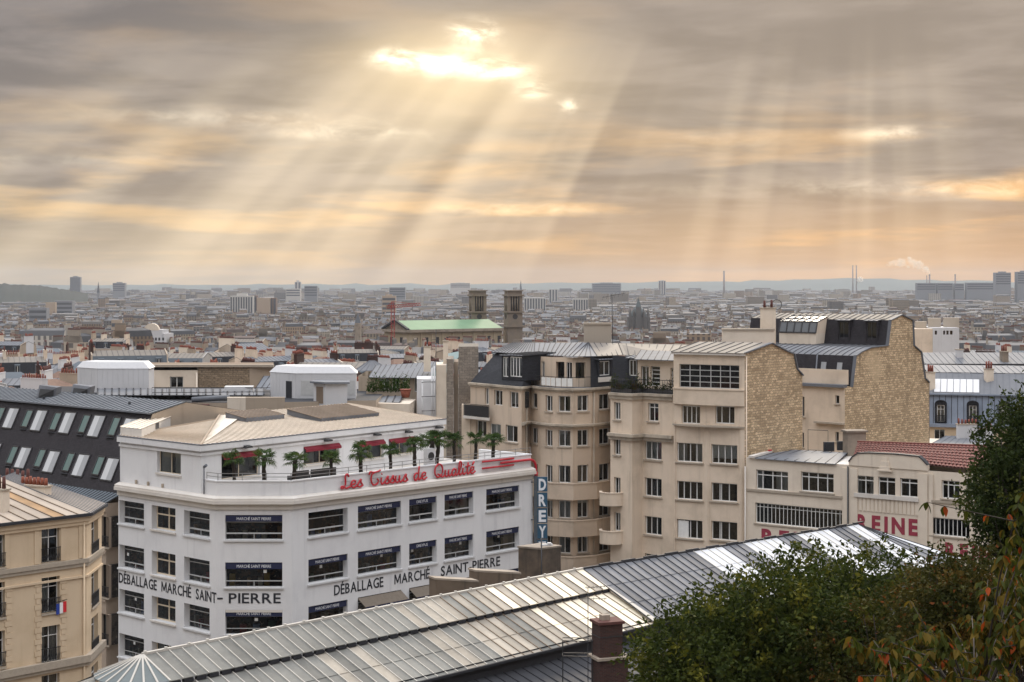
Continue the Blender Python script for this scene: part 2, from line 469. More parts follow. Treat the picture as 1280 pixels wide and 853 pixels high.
def wall_faces(mb, f, z0, z1, m=0, mrev=None):
    ops = f.ops; vs_ = sorted({z0, z1} | {o[2] for o in ops} | {o[3] for o in ops})
    vs_ = [v for v in vs_ if z0 - 1e-6 <= v <= z1 + 1e-6]
    for a, b in zip(vs_[:-1], vs_[1:]):
        if b - a < 1e-5: continue
        mid = (a + b) / 2; cov = sorted([(o[0], o[1]) for o in ops if o[2] < mid < o[3]]); u = 0
        for c0, c1 in cov + [(f.L, f.L)]:
            if c0 > u + 1e-5: mb.face([f.P(u, a), f.P(c0, a), f.P(c0, b), f.P(u, b)], m)
            u = max(u, c1)
    for (u0, u1, a, b, r) in ops:
        mr = m if mrev is None else mrev; d = -r - .07
        for q in ([(u0, a), (u0, b)], [(u0, b), (u1, b)], [(u1, b), (u1, a)], [(u1, a), (u0, a)]):
            (p0, h0), (p1, h1) = q
            mb.face([f.P(p0, h0), f.P(p1, h1), f.P(p1, h1, d), f.P(p0, h0, d)], mr)
plain('blind_slate', (.28, .29, .30), .8)
_PANE = {}
def pane_mesh(mat):
    if mat not in _PANE:
        me = bpy.data.meshes.new('pane'); me.from_pydata([(-.5, 0, -.5), (.5, 0, -.5), (.5, 0, .5), (-.5, 0, .5)], [], [(0, 1, 2, 3)])
        me.materials.append(MAT[mat]); _PANE[mat] = me
    return _PANE[mat]
WR = random.Random(11)
def window(root, f, op, rev=.22, fm='white_frame', fw=.06, bx=(.5,), by=(), bw=.055, sill='sill_stone', sd=.12, sh=.13, so=.12,
           curtain=.5, room='room_dark', shutter=0, glass='glass', rail=False, cmat=None, deep=1.1, blind=0):
    u0, u1, z0, z1 = op; f.ops.append((u0, u1, z0, z1, rev))
    W = u1 - u0; H = z1 - z0; d0 = -rev - .06; d1 = -rev
    mb = MB()
    fbox(mb, f, u0, u0 + fw, z0, z1, d0, d1); fbox(mb, f, u1 - fw, u1, z0, z1, d0, d1)
    fbox(mb, f, u0 + fw, u1 - fw, z0, z0 + fw, d0, d1); fbox(mb, f, u0 + fw, u1 - fw, z1 - fw, z1, d0, d1)
    for t in bx: fbox(mb, f, u0 + W * t - bw / 2, u0 + W * t + bw / 2, z0 + fw, z1 - fw, d0 + .004, d1 + .012)
    for t in by: fbox(mb, f, u0 + fw, u1 - fw, z0 + H * t - bw / 2, z0 + H * t + bw / 2, d0 + .006, d1 + .006)
    w = mb.build('window', MAT[fm], root)
    xs = [0] + sorted(bx) + [1]; zs = [0] + sorted(by) + [1]; off = wloc(root)
    for i in range(len(xs) - 1):
        for j in range(len(zs) - 1):
            a, b = u0 + W * xs[i] + .03, u0 + W * xs[i + 1] - .03; c, d = z0 + H * zs[j] + .03, z0 + H * zs[j + 1] - .03
            if b - a < .05 or d - c < .05: continue
            o = bpy.data.objects.new('pane', pane_mesh(glass)); COL.objects.link(o); o.parent = w
            o.location = f.P((a + b) / 2, (c + d) / 2, -rev - .035) - off; o.rotation_euler = (0, 0, f.rz); o.scale = (b - a, 1, d - c)
    rm = MB(); e = -rev - .075; k = e - deep
    q = [(u0, z0), (u1, z0), (u1, z1), (u0, z1)]
    for i in range(4):
        a, b = q[i], q[(i + 1) % 4]; rm.face([f.P(a[0], a[1], e), f.P(b[0], b[1], e), f.P(b[0], b[1], k), f.P(a[0], a[1], k)])
    rm.face([f.P(a, z, k) for a, z in q]); rm.build('interior', MAT[room], w)
    if WR.random() < curtain:
        cm = cmat or ('curtain_white' if WR.random() < .75 else 'curtain_tan'); c = MB(); mode = WR.random(); dd = -rev - .16
        spans = [(u0 + .03, u0 + W * WR.uniform(.2, .42)), (u1 - W * WR.uniform(.2, .42), u1 - .03)] if mode < .6 else [(u0 + .03, u1 - .03)]
        if mode > .85: spans = [(u0 + .03, u0 + W * .5)]
        zt = z1 - .03; zb = z0 + .03 if mode < .8 else z0 + H * WR.uniform(.0, .5)
        for a, b in spans:
            n = max(4, int((b - a) / .07)); pts = [(a + (b - a) * i / n, dd + (.025 if i % 2 else -.025)) for i in range(n + 1)]
            for (p, e1), (q1, e2) in zip(pts[:-1], pts[1:]): c.face([f.P(p, zb, e1), f.P(q1, zb, e2), f.P(q1, zt, e2), f.P(p, zt, e1)])
        c.build('curtain', MAT[cm], w)
    if blind and WR.random() < blind:
        b = MB(); zb = z1 - H * WR.choice((.2, .35, .5, .75, 1)) + .03; fbox(b, f, u0 + fw, u1 - fw, zb, z1 - .04, -rev - .12, -rev - .10); b.build('roller_blind', MAT[WR.choice(('paper', 'curtain_tan', 'blind_slate', 'paper'))], w)
    if sill:
        s = MB(); fbox(s, f, u0 - so, u1 + so, z0 - sh, z0 - .004, -.02, sd); s.build('sill', MAT[sill], w)
        s = None
    if rail:
        r = MB(); zt = z0 + min(1.0, H * .42)
        r.bar(f.P(u0 - .05, zt, .06), f.P(u1 + .05, zt, .06), .05); r.bar(f.P(u0 - .05, z0 + .1, .06), f.P(u1 + .05, z0 + .1, .06), .04)
        n = max(4, int(W / .12))
        for i in range(n + 1): r.bar(f.P(u0 + W * i / n, z0 + .1, .06), f.P(u0 + W * i / n, zt, .06), .028)
        for i in range(n): r.bar(f.P(u0 + W * i / n, z0 + .12, .06), f.P(u0 + W * (i + 1) / n, z0 + .12 + (zt - z0) * .5, .06), .03)
        r.build('railing', MAT['iron'], w)
    return w
def bld(name, label, cat, group=None, loc=(0, 0, 0)): return thing(name, label, cat, loc, group)
def ray_plane(px, py, P0, n):
    d = Vector(((px - 640) / F, 1, -(py - 355) / F)); o = Vector((0, 0, CZ)); P0 = Vector(P0)
    t = (P0 - o).dot(n) / d.dot(n); return o + d * t

# ---------------------------------------------------------------- lettering
def char_mesh(ch, bold=.02):
    key = (ch, bold)
    if key in CH: return CH[key]
    if ch == 'M' and bold > 0:
        w = .075 + bold * 2; o_ = [(0, 0), (w, 0), (w, .50), (.31, .08), (.41, .08), (.72 - w, .50), (.72 - w, 0), (.72, 0), (.72, .7), (.72 - w * 1.25, .7), (.36, .24), (w * 1.25, .7), (0, .7)]
        k_ = char_mesh('H', bold)[0][:, 1].max() / .7; CH[key] = (np.array([(x_, y_ * k_, 0) for x_, y_ in o_]), [tuple(range(13))]); return CH[key]
    c = bpy.data.curves.new('t', 'FONT'); c.body = ch; c.size = 1; c.offset = bold; c.resolution_u = 3; c.fill_mode = 'FRONT'
    o = bpy.data.objects.new('t', c); COL.objects.link(o); dg = bpy.context.evaluated_depsgraph_get()
    me = bpy.data.meshes.new_from_object(o.evaluated_get(dg))
    v = np.array([p.co[:] for p in me.vertices]); fs = [tuple(p.vertices) for p in me.polygons]
    bpy.data.objects.remove(o); bpy.data.curves.remove(c); bpy.data.meshes.remove(me)
    CH[key] = (v, fs); return CH[key]
CH = {}
def letters(text, f, u0, u1, z0, cap, d, mat, parent, bold=.02, gap=.13, space=.5, name='letter', join=None, thick=.04, frame=None):
    """raised letters on a facade; each its own part, or all in one mesh when join is a name"""
    capu = char_mesh('H', bold)[0][:, 1].max(); items = []; x = 0
    for ch in text:
        if ch == ' ': x += space * capu; continue
        v, fs = char_mesh(ch, bold); w = v[:, 0].max() - v[:, 0].min(); items.append((ch, x - v[:, 0].min(), v, fs)); x += w + gap * capu
    tot = x - gap * capu; sx = (u1 - u0) / tot; sz = cap / capu; J = MB()
    for ch, ox, v, fs in items:
        mb = J if join else MB()
        P = [f.P(u0 + (a + ox) * sx, z0 + b * sz, d) for a, b, _ in v]
        mb.mesh(P, fs)
        # rim so that the letter has thickness
        ed = {}
        for q in fs:
            for i in range(len(q)):
                k = (q[i], q[(i + 1) % len(q)]); ed[k] = 1
        if thick and not join:
            B = [f.P(u0 + (a + ox) * sx, z0 + b * sz, d - thick) for a, b, _ in v]
            for (i, j) in ed:
                if (j, i) not in ed: mb.face([P[i], P[j], B[j], B[i]])
        if not join: mb.build(name, mat, parent)
    if join: return J.build(join, mat, parent)

# ================================================================ the white fabric store
plain('awning_drab', (.17, .14, .11), .9, 0, .25)
zinc('cream_seam', (.40, .32, .245), .6, 0, .2, .05)
CLOTH = []
for i_, c_ in enumerate(((.35, .20, .10), (.45, .40, .30), (.30, .03, .03), (.10, .14, .10), (.12, .16, .28), (.5, .48, .45), (.40, .26, .05), (.08, .05, .05), (.22, .10, .06))): plain('cloth_%d' % i_, c_, .9, 0, .3); CLOTH.append('cloth_%d' % i_)
def white_store():
    W0, W1, W2, W3 = Vector((-35.8, 149.9)), Vector((-25.15, 140)), Vector((-18.69, 140)), Vector((2.04, 162.2))
    t = bld('fabric_store', 'white corner fabric store with navy window banners and a palm terrace', 'shop', loc=(-21.9, 140.2, 0))
    fl, fc, fr = Fac(W0, W1), Fac(W1, W2), Fac(W2, W3)
    ZT, ZB, PITCH = 21.36, 19.25, 4.03
    wm = MAT
    def shop(f, op, row, banner, word='MARCHÉ SAINT PIERRE', cream=False, rev=.55):
        by = (.26, .70) if row < 1 else ((.24, .78) if row < 2 else (.72,))
        if cream: w = window(t, f, op, rev, 'cream_frame', .12, (.52,), (.62,), .12, 'cream_ledge', .16, .14, .12, .1, 'room_shop')
        else: w = window(t, f, op, rev, 'grey_frame', .05, (), by, .06, 'white_sill', .16, .14, .12, .25, 'room_shop', cmat='curtain_tan')
        u0, u1, z0, z1 = op
        if not cream:      # guard rail inside the reveal
            r = MB(); zr = z0 + (z1 - z0) * .24; r.bar(f.P(u0, zr, -rev + .1), f.P(u1, zr, -rev + .1), .05)
            r.bar(f.P((u0 + u1) / 2, z0, -rev + .1), f.P((u0 + u1) / 2, zr, -rev + .1), .05)
            r.build('guard_rail', wm['grey_frame'], w)
        if banner:
            d = -.12 if rev > .3 else -.05; zb = z1 - (z1 - z0) * .27; b = MB()
            fbox(b, f, u0 + .03, u1 - .03, zb, z1 - .05 - (.18 if banner == 2 else 0), d - .05, d)
            bo = b.build('banner', wm['navy'], w)
            wd = u1 - u0; m = .2 if len(word) > 8 else .3
            letters(word, f, u0 + wd * m, u1 - wd * m, zb + .12, .24, d + .006, wm['letter_white'], bo, 0.0, .1, .4, join='banner_text')
            if banner == 2:
                b = MB(); fbox(b, f, u0 + .02, u1 - .02, z1 - .22, z1 - .01, d - .06, d + .06); b.build('awning_box', wm['cream_ledge'], w)
        if not cream:      # bolts of cloth on show behind the glass
            a = u0 + .25
            while a < u1 - .5:
                w_ = WR.uniform(.22, .6); h_ = WR.uniform(.25, .95) * (z1 - z0) * .55; b = MB(); fbox(b, f, a, a + w_, z0 + .02, z0 + h_, -rev - .75, -rev - .3); b.build('cloth_bolt', wm[WR.choice(CLOTH)], w); a += w_ + WR.uniform(.05, 1.1)
        if row > 0 and not cream and WR.random() < .8:
            pp = MB()
            for _ in range(1):
                a = WR.uniform(u0 + .3, u1 - .6); zc = z0 + (z1 - z0) * WR.uniform(.5, .6); fbox(pp, f, a, a + .28, zc, zc + .26, -rev - .03, -rev - .025)
            pp.build('price_card', wm['paper'], w)
    colsL = [(148.7, 180), (189.6, 219.3), (230, 262)]
    colsR = [(385.5, 434.7), (447.4, 501.4), (511.5, 545.9), (555.7, 591.7), (607.8, 649)]
    for row in range(5):
        z1 = ZT - PITCH * row; z0 = ZB - PITCH * row
        for i, (a, b) in enumerate(colsL): shop(fl, (max(.12, fl.u(a)), fl.u(b), z0, z1), row, 0, cream=(i == 1))
        shop(fc, (fc.u(281.5), fc.u(353), z0, z1), row, 2 if row == 2 else 1, rev=.25)
        for i, (a, b) in enumerate(colsR):
            bn = 1 if not (row == 0 and i == 0) else 0
            if row >= 2 and i in (1, 2): bn = 0
            shop(fr, (fr.u(a), fr.u(b), z0, z1), row, bn, 'DREYFUS' if i == 2 else 'MARCHÉ SAINT PIERRE')
            if row == 2 and i in (1, 2):        # folding awnings pulled out over the street
                u0, u1 = fr.u(a), fr.u(b); zb = z1 - .75
                aw = MB(); aw.hexa([fr.P(u0, z1 - .12, 0), fr.P(u1, z1 - .12, 0), fr.P(u1, zb, 1.0), fr.P(u0, zb, 1.0)],
                                   [fr.P(u0, z1 - .06, 0), fr.P(u1, z1 - .06, 0), fr.P(u1, zb + .05, 1.0), fr.P(u0, zb + .05, 1.0)])
                a_ = aw.build('awning', wm['awning_drab'], t)
                vl = MB(); fbox(vl, fr, u0, u1, zb - .42, zb + .02, 1.0, 1.04); v_ = vl.build('valance', wm['navy'], a_)
                wd = u1 - u0
                letters('MARCHÉ SAINT PIERRE', fr, u0 + wd * .28, u1 - wd * .2, zb - .3, .22, 1.046, wm['letter_white'], a_, 0.0, .1, .4, join='valance_text')
    mb = MB()
    for f in (fl, fc, fr): wall_faces(mb, f, 0, 22.3)
    W3b, W0b = W3 + Vector((-.7315, .6818)) * 20, W0 + Vector((.682, .7315)) * 24
    for a, b in ((W3, W3b), (W3b, W0b), (W0b, W0)): mb.face([V3(a, 0), V3(b, 0), V3(b, 22.3), V3(a, 22.3)])
    mb.build('wall', wm['white_wall'], t)
    P4 = [W0, W1, W2, W3]
    c = MB(); band(c, P4, 0, .16, 21.84, 22.3); band(c, P4, 0, .5, 22.32, 22.62); band(c, P4, -.1, .42, 22.622, 22.99, z1o=22.80)
    c.build('cornice', wm['cream_ledge'], t)
    tf = MB(); tf.face([V3(p, 22.96) for p in (W0, W1, W2, W3, W3b, W0b)]); tf.build('terrace_floor', wm['cream_ledge'], t)
    # terrace parapet
    ps = fl.P(fl.u(255), 0).to_2d(); pp = [ps, W1, W2, W3, W3 + Vector((-.7315, .6818)) * 7]
    p = MB(); band(p, pp, -.42, -.12, 22.965, 24.16); band(p, pp, -.46, -.06, 24.162, 24.27)
    p.build('parapet', wm['white_wall'], t)
    rl = MB(); off = offset_poly(pp[:4], -.3)
    for i in range(3):
        for h in (24.55, 24.85): rl.bar(V3(off[i], h), V3(off[i + 1], h), .05)
        n = int((off[i + 1] - off[i]).length / 2.2) + 1
        for k in range(n + 1): q = off[i].lerp(off[i + 1], k / n); rl.bar(V3(q, 24.27), V3(q, 24.88), .05)
    rl.build('terrace_railing', wm['steel'], t)
    # set-back top storey
    U0 = pl(150, 150.35); U1 = Vector((-26.75, 141.75)); U2 = Vector((-7.0, 169.0))
    gl, gr = Fac(U0, U1), Fac(U1, U2); TZ = 26.62
    window(t, gl, gl.px(196.5, 226, 565, 592.5), .3, 'cream_frame', .07, (.5,), (), .06, 'cream_ledge', .14, .16, .12, 1, cmat='curtain_white')
    for (a, b, y0, y1, cur) in ((277, 325, 565, 597, .6), (379.5, 424, 556, 579, 1), (446, 479.5, 551, 574, 1), (486, 518, 547, 568, 1), (539, 546, 541, 562, .2)):
        op = gr.px(a, b, y0, y1); w = window(t, gr, op, .3, 'cream_frame', .07, (.5,) if b - a > 12 else (), (), .06, 'cream_ledge', .14, .14, .1, cur, cmat='curtain_white')
        u0, u1, z0, z1 = op; aw = MB(); ext = .28
        aw.hexa([gr.P(u0, z1 - .14, 0), gr.P(u1, z1 - .14, 0), gr.P(u1, z1 - .34, ext), gr.P(u0, z1 - .34, ext)],
                [gr.P(u0, z1 - .02, .01), gr.P(u1, z1 - .02, .01), gr.P(u1, z1 - .28, ext + .02), gr.P(u0, z1 - .28, ext + .02)])
        fbox(aw, gr, u0, u1, z1 - .5, z1 - .3, ext, ext + .03); aw.build('awning', wm['red_cloth'], t)
    mb = MB(); wall_faces(mb, gl, 22.97, TZ); wall_faces(mb, gr, 22.97, TZ)
    nR = Vector((-.81, .586)); U2b = U2 + nR * 13; U0b = U0 + Vector((.682, .7315)) * 14
    for a, b in ((U2, U2b), (U2b, U0b), (U0b, U0)): mb.face([V3(a, 22.97), V3(b, 22.97), V3(b, TZ), V3(a, TZ)])
    mb.build('top_storey_wall', wm['white_wall'], t)
    c = MB(); band(c, [U0, U1, U2], -.1, .14, TZ - .42, TZ - .2); band(c, [U0, U1, U2], -.3, .34, TZ, TZ + .5); c.build('top_cornice', wm['white_wall'], t)
    # seamed cream roof
    E = offset_poly([U0, U1, U2], .2); ZE = TZ + .53; H = Vector((-28.6, 161.4, ZE + 1.05)); K = V3(U2b, ZE + 1.05); H0 = V3(U0b, ZE + 1.05)
    r = MB(); r.face([V3(E[1], ZE), V3(E[2], ZE), K, H]); r.face([V3(E[0], ZE), V3(E[1], ZE), H, H0]); r.build('roof', wm['cream_roof'], t)
    s = MB()
    def seams(a, b, c_, d, step, clip):
        n = int((b - a).length / step)
        for i in range(n + 1):
            p0 = a.lerp(b, i / n); q0 = d.lerp(c_, i / n) if not clip else clip(p0); up = Vector((0, 0, .03)); s.bar(p0 + up, q0 + up, .07, .06)
    eR = (V3(E[2], 0) - V3(E[1], 0)).normalized(); nR3 = Vector((-eR.y, eR.x, 0))
    A1, A2 = V3(E[1], ZE), V3(E[2], ZE); Hd = nR3.dot(H - A1)
    def clipR(p0):
        al = eR.dot(p0 - A1); ha = eR.dot(H - A1); t_ = 1.0 if al > ha or ha <= 0 else max(.02, al / ha)
        t_ = min(t_, 1.0); q = p0 + nR3 * Hd * t_; q.z = ZE + 1.05 * t_; return q
    seams(A1, A2, None, None, .55, clipR)
    A0 = V3(E[0], ZE); eL = (V3(E[1], 0) - V3(E[0], 0)).normalized(); nL3 = Vector((-eL.y, eL.x, 0)); HdL = nL3.dot(H - A0)
    def clipL(p0):
        q = p0 + nL3 * HdL; q.z = ZE + 1.05
        al = eL.dot(p0 - A0) / (V3(E[1], 0) - V3(E[0], 0)).length; hb = eL.dot(H - A0) / (V3(E[1], 0) - V3(E[0], 0)).length
        t_ = 1.0 if al < hb else max(.02, (1 - al) / max(.05, 1 - hb)); q = p0.lerp(q, min(1, t_)); return q
    seams(A0, A1, None, None, .55, clipL)
    s.bar(A1 + Vector((0, 0, .05)), H + Vector((0, 0, .05)), .16, .08); s.build('roof_seams', wm['cream_seam'], t)
    gt = MB(); band(gt, [U0, U1, U2], .2, .36, ZE - .04, ZE + .06); gt.build('gutter', wm['zinc'], t)
    # raised roof lights
    nrm = (A2 - A1).cross(K - A1).normalized()
    for px, py, la, lq in ((319, 517, 5.2, 2.8), (417, 514, 8.6, 4.6)):
        q = ray_plane(px, py, A1 + Vector((0, 0, .5)), nrm)
        b = MB(); lift = Vector((0, 0, .16 * lq / 2))
        cs = [q - eR * la / 2 - nR3 * lq / 2 - lift, q + eR * la / 2 - nR3 * lq / 2 - lift, q + eR * la / 2 + nR3 * lq / 2 + lift, q - eR * la / 2 + nR3 * lq / 2 + lift]
        b.hexa([c_ - Vector((0, 0, .55)) for c_ in cs], cs, 1); n = int(la / .42)
        for i in range(n + 1):
            a_ = cs[0].lerp(cs[1], i / n); d_ = cs[3].lerp(cs[2], i / n); b.bar(a_ + Vector((0, 0, .02)), d_ + Vector((0, 0, .02)), .2, .06, 0)
        b.build('roof_light', [wm['tan_panel'], wm['zinc_grey']], t)
    # lean-to on the roof above the left wall
    b = MB()
    T = [at(150.5, 534.5, 150.6), at(177, 537, 148.2), at(217, 520.5, 158), at(193, 518, 160)]
    Bt = [V3(p, 27.1) for p in T]; b.hexa(Bt, T, 0); L_ = b.build('roof_hut', wm['cream_ledge'], t)
    b = MB(); up = Vector((0, 0, .04))
    b.face([p + up for p in T])
    for i in range(6): b.bar(T[0].lerp(T[1], i / 5) + up * 2, T[3].lerp(T[2], i / 5) + up * 2, .07, .06)
    b.build('hut_roof', wm['cream_roof'], L_)
    m_ = T[1].lerp(T[2], .55); hf = Fac(T[1].to_2d(), T[2].to_2d()); b = MB(); fbox(b, hf, hf.L * .42, hf.L * .52, 27.55, 28.1, 0, .03); b.build('vent', wm['dark_frame'], L_)
    # flood lamps over the terrace
    for px, py in ((304.5, 558), (405, 550), (466.7, 543), (506, 539.5), (544, 534)):
        u = gr.u(px); z = gr.z(py, u); b = MB(); b.tube([gr.P(u, z + .1, .1), gr.P(u, z + .08, .5)], .03, 6)
        b.hexa([gr.P(u - .38, z - .12, .3), gr.P(u + .38, z - .12, .3), gr.P(u + .38, z - .1, .8), gr.P(u - .38, z - .1, .8)][::-1],
               [gr.P(u - .34, z + .12, .3), gr.P(u + .34, z + .12, .3), gr.P(u + .3, z + .04, .8), gr.P(u - .3, z + .04, .8)][::-1])
        b.build('flood_lamp', wm['iron'], t)
    # downpipe and little lamp at the terrace corner
    b = MB(); q = ps; b.tube([V3(q, 23), V3(q, 25.4)], .06, 6); b.tube([V3(q, 25.3), V3(q + Vector((.25, -.2)), 25.5)], .12, 6); b.build('lamp_post', wm['zinc'], t)
    for px in (168, 183, 201): u = fl.u(px); b = MB(); fbox(b, fl, u - .08, u + .08, 22.8, 23.35, -.25, -.1); b.build('vent_pipe', wm['sill_stone'], t)
    # painted lettering
    for f, words in ((fl, (('DÉBALLAGE', 148.5, 196), ('MARCHÉ', 202, 239), ('SAINT', 245, 270.5))),
                     (fc, (('-', 271.5, 278.5), ('PIERRE', 286, 351))),
                     (fr, (('DÉBALLAGE', 417.5, 479), ('MARCHÉ', 493, 537), ('SAINT-PIERRE', 551, 625)))):
        for w_, a, b in words:
            z0 = 13.88 if w_ != '-' else 14.0
            letters(w_, f, max(.1, f.u(a)), f.u(b), z0, .88 if f is not fc else .84, .03, wm['letter_black'], t, .013, .13, thick=.025)
    return t, fl, fc, fr, gr, (W0, W1, W2, W3)
STORE, s_fl, s_fc, s_fr, s_gr, SW = white_store()

# ---------------------------------------------------------------- red script sign on the store
GL = {
 'L': (1.0, [[(.78, 1.62), (.62, 2.0), (.40, 1.75), (.42, 1.0), (.36, .35), (.1, .05), (-.08, .2), (.12, .36), (.5, .02), (.98, .25)]]),
 'e': (.68, [[(.0, .42), (.42, .55), (.5, .86), (.28, 1.0), (.06, .68), (.08, .2), (.32, 0), (.68, .25)]]),
 's': (.66, [[(.0, .15), (.42, 1.05), (.44, .62), (.58, .28), (.36, .0), (.06, .12)], [(.4, .02), (.68, .2)]]),
 'T': (1.25, [[(-.12, 1.55), (.02, 1.95), (.4, 1.85), (.9, 1.88), (1.25, 2.05)], [(.62, 1.86), (.22, 1.55), (.12, .7), (.38, .06), (.82, .12), (1.0, .55), (.84, .85)]]),
 'i': (.48, [[(.12, .98), (.07, .3), (.22, 0), (.48, .25)], [(.14, 1.42), (.19, 1.5)]]),
 'u': (.92, [[(.08, 1.0), (.05, .3), (.2, 0), (.42, .15), (.55, .98)], [(.55, .98), (.52, .28), (.66, 0), (.92, .25)]]),
 'd': (.95, [[(.58, .82), (.32, 1.0), (.06, .6), (.1, .12), (.3, 0), (.54, .35)], [(.68, 2.0), (.56, .4), (.66, .02), (.95, .25)]]),
 'a': (.9, [[(.58, .82), (.32, 1.0), (.06, .6), (.1, .12), (.3, 0), (.54, .35)], [(.62, 1.0), (.56, .3), (.66, .0), (.9, .25)]]),
 'l': (.55, [[(.0, .25), (.36, 1.1), (.44, 1.75), (.28, 2.0), (.14, 1.5), (.1, .4), (.24, 0), (.55, .25)]]),
 't': (.6, [[(.36, 1.75), (.2, .5), (.28, 0), (.6, .25)], [(.02, 1.12), (.58, 1.24)]]),
 'é': (.72, [[(.0, .42), (.42, .55), (.5, .86), (.28, 1.0), (.06, .68), (.08, .2), (.32, 0), (.72, .3)], [(.3, 1.3), (.58, 1.75)]]),
 'Q': (1.35, [[(.62, 2.0), (.16, 1.55), (.06, .7), (.4, .06), (.92, .35), (1.08, 1.2), (.84, 1.85), (.45, 1.95), (.3, 1.7)], [(.42, .5), (.7, .32), (1.0, .0), (1.35, .2)]]),
}
def crom(p, n=5):
    p = [Vector((a, b, 0)) for a, b in p]; q = [p[0] * 2 - p[1]] + p + [p[-1] * 2 - p[-2]]; o = []
    for i in range(1, len(q) - 2):
        for k in range(n):
            t = k / n; a, b, c, d = q[i - 1], q[i], q[i + 1], q[i + 2]
            o.append(.5 * ((2 * b) + (c - a) * t + (2 * a - 5 * b + 4 * c - d) * t * t + (3 * b - a - 3 * c + d) * t ** 3))
    o.append(p[-1]); return o
def script_sign():
    f = s_fr; d = .12
    t = bld('script_sign', 'red script letters reading Les Tissus de Qualité along the terrace parapet', 'sign', loc=f.P(12, 22.99, d))
    for w, a, b in (('Les', 426, 452.5), ('Tissus', 461.5, 508.7), ('de', 516, 532.6), ('Qualité', 542, 593)):
        u0, u1 = f.u(a), f.u(b); tot = sum(GL[c][0] for c in w); sx = (u1 - u0) / tot; x = 0; zb = 23.08; sz = .62
        for c in w:
            adv, st = GL[c]; mb = MB()
            for s in st:
                pts = crom(s) if len(s) > 2 else [Vector((p[0], p[1], 0)) for p in s]
                mb.tube([f.P(u0 + (x + p.x) * sx, zb + p.y * sz, d) for p in pts], .085, 6)
            mb.build('letter', MAT['red_paint'], t); x += adv
        mb = MB(); mb.bar(f.P(u0, zb + .25, d - .08), f.P(u1, zb + .25, d - .08), .04); mb.bar(f.P(u0, zb + .6, d - .08), f.P(u1, zb + .6, d - .08), .04)
        mb.build('support_rail', MAT['steel'], t)
    uA, uB = f.u(602), f.u(641)
    for z in (24.05, 23.42):
        mb = MB(); mb.tube([f.P(uA, z, d), f.P(uB, z, d)], .1, 6); mb.build('speed_line', MAT['red_paint'], t)
    mb = MB(); uE = f.L + .35; z = 23.75
    pts = [f.P(f.u(625), z, d), f.P(uE - .9, z, d)] + [f.P(uE - .9 + .9 * math.sin(a), z - .9 + .9 * math.cos(a), d) for a in np.linspace(.2, 1.57, 6)] + [f.P(uE, z - 1.35, d)]
    mb.tube(pts, .13, 6); mb.tube([f.P(uE, z - 1.3, d), f.P(uE, z - 1.75, d)], [.22, .2], 6); mb.build('arrow_pipe', MAT['red_paint'], t)
script_sign()
def blade_sign():
    f = s_fr; uc = f.L + .12
    # the blade stands out from the corner, facing along the street
    A = Vector((2.2, 161.9)); B = A + Vector((1.25, .05)); g = Fac(A, B)
    t = bld('blade_sign', 'blue vertical sign with white letters DREYFUS at the store corner', 'sign', loc=(A.x, A.y, 8))
    mb = MB(); fbox(mb, g, -.05, .32, 7.5, 22.1, -.3, .0); mb.build('sign_mast', MAT['sign_steel'], t)
    for i, ch in enumerate('DREYFUS'):
        z1 = zy(596.5 + 19.6 * i, 162); z0 = z1 - 1.42
        mb = MB(); fbox(mb, g, .30, 1.28, z0, z1, -.3, .02); bx_ = mb.build('letter_box', MAT['sign_blue'], t)
        v = letters(ch, g, .42, 1.14, z0 + .16, 1.1, .07, MAT['letter_white'], bx_, .035, thick=.05)
    mb = MB()
    for z in (21.5, 17.8, 13.5): mb.bar(g.P(-.7, z, -.15), g.P(0, z, -.15), .08)
    mb.build('bracket', MAT['sign_steel'], t)
blade_sign()

# ---------------------------------------------------------------- palms on the terrace
def palm(seed):
    r = random.Random(seed); t = thing('palm_tree', 'potted fan palm', 'palm')
    mb = MB(); h = 2.45; n = 9
    mb.tube([(r.uniform(-.02, .02), r.uniform(-.02, .02), .35 + h * i / n) for i in range(n + 1)], [.13 + .035 * (i % 2) for i in range(n)] + [.17], 9); mb.build('trunk', MAT['palm_trunk'], t)
    mb = MB(); mb.tube([(0, 0, 0), (0, 0, .42)], [.28, .36], 12); mb.build('planter', MAT['pot_red'], t)
    for k in range(27):
        mb = MB(); az = k * 2.399 + r.uniform(-.2, .2); el = r.uniform(-.55, 1.15); ln = r.uniform(.45, .7); top = Vector((0, 0, h + .35))
        dirv = Vector((math.cos(az) * math.cos(el), math.sin(az) * math.cos(el), math.sin(el))); hub = top + dirv * ln
        mb.bar(top, hub, .03); side = dirv.cross(Vector((0, 0, 1))).normalized(); nn = side.cross(dirv)
        for j in range(13):
            a = (j - 6) / 6 * 1.75; d = (dirv * math.cos(a) + side * math.sin(a)).normalized(); l2 = .58 * (1 - .25 * abs(j - 6) / 6) * r.uniform(.85, 1.1)
            w = side * math.cos(a) - dirv * math.sin(a); mid = hub + d * l2 * .6 + nn * .02; tip = hub + d * l2 - Vector((0, 0, .13 + .12 * r.random()))
            mb.face([hub, mid - w * .035, tip, mid + w * .035])
        mb.build('frond', MAT['palm_leaf'], t)
    return t
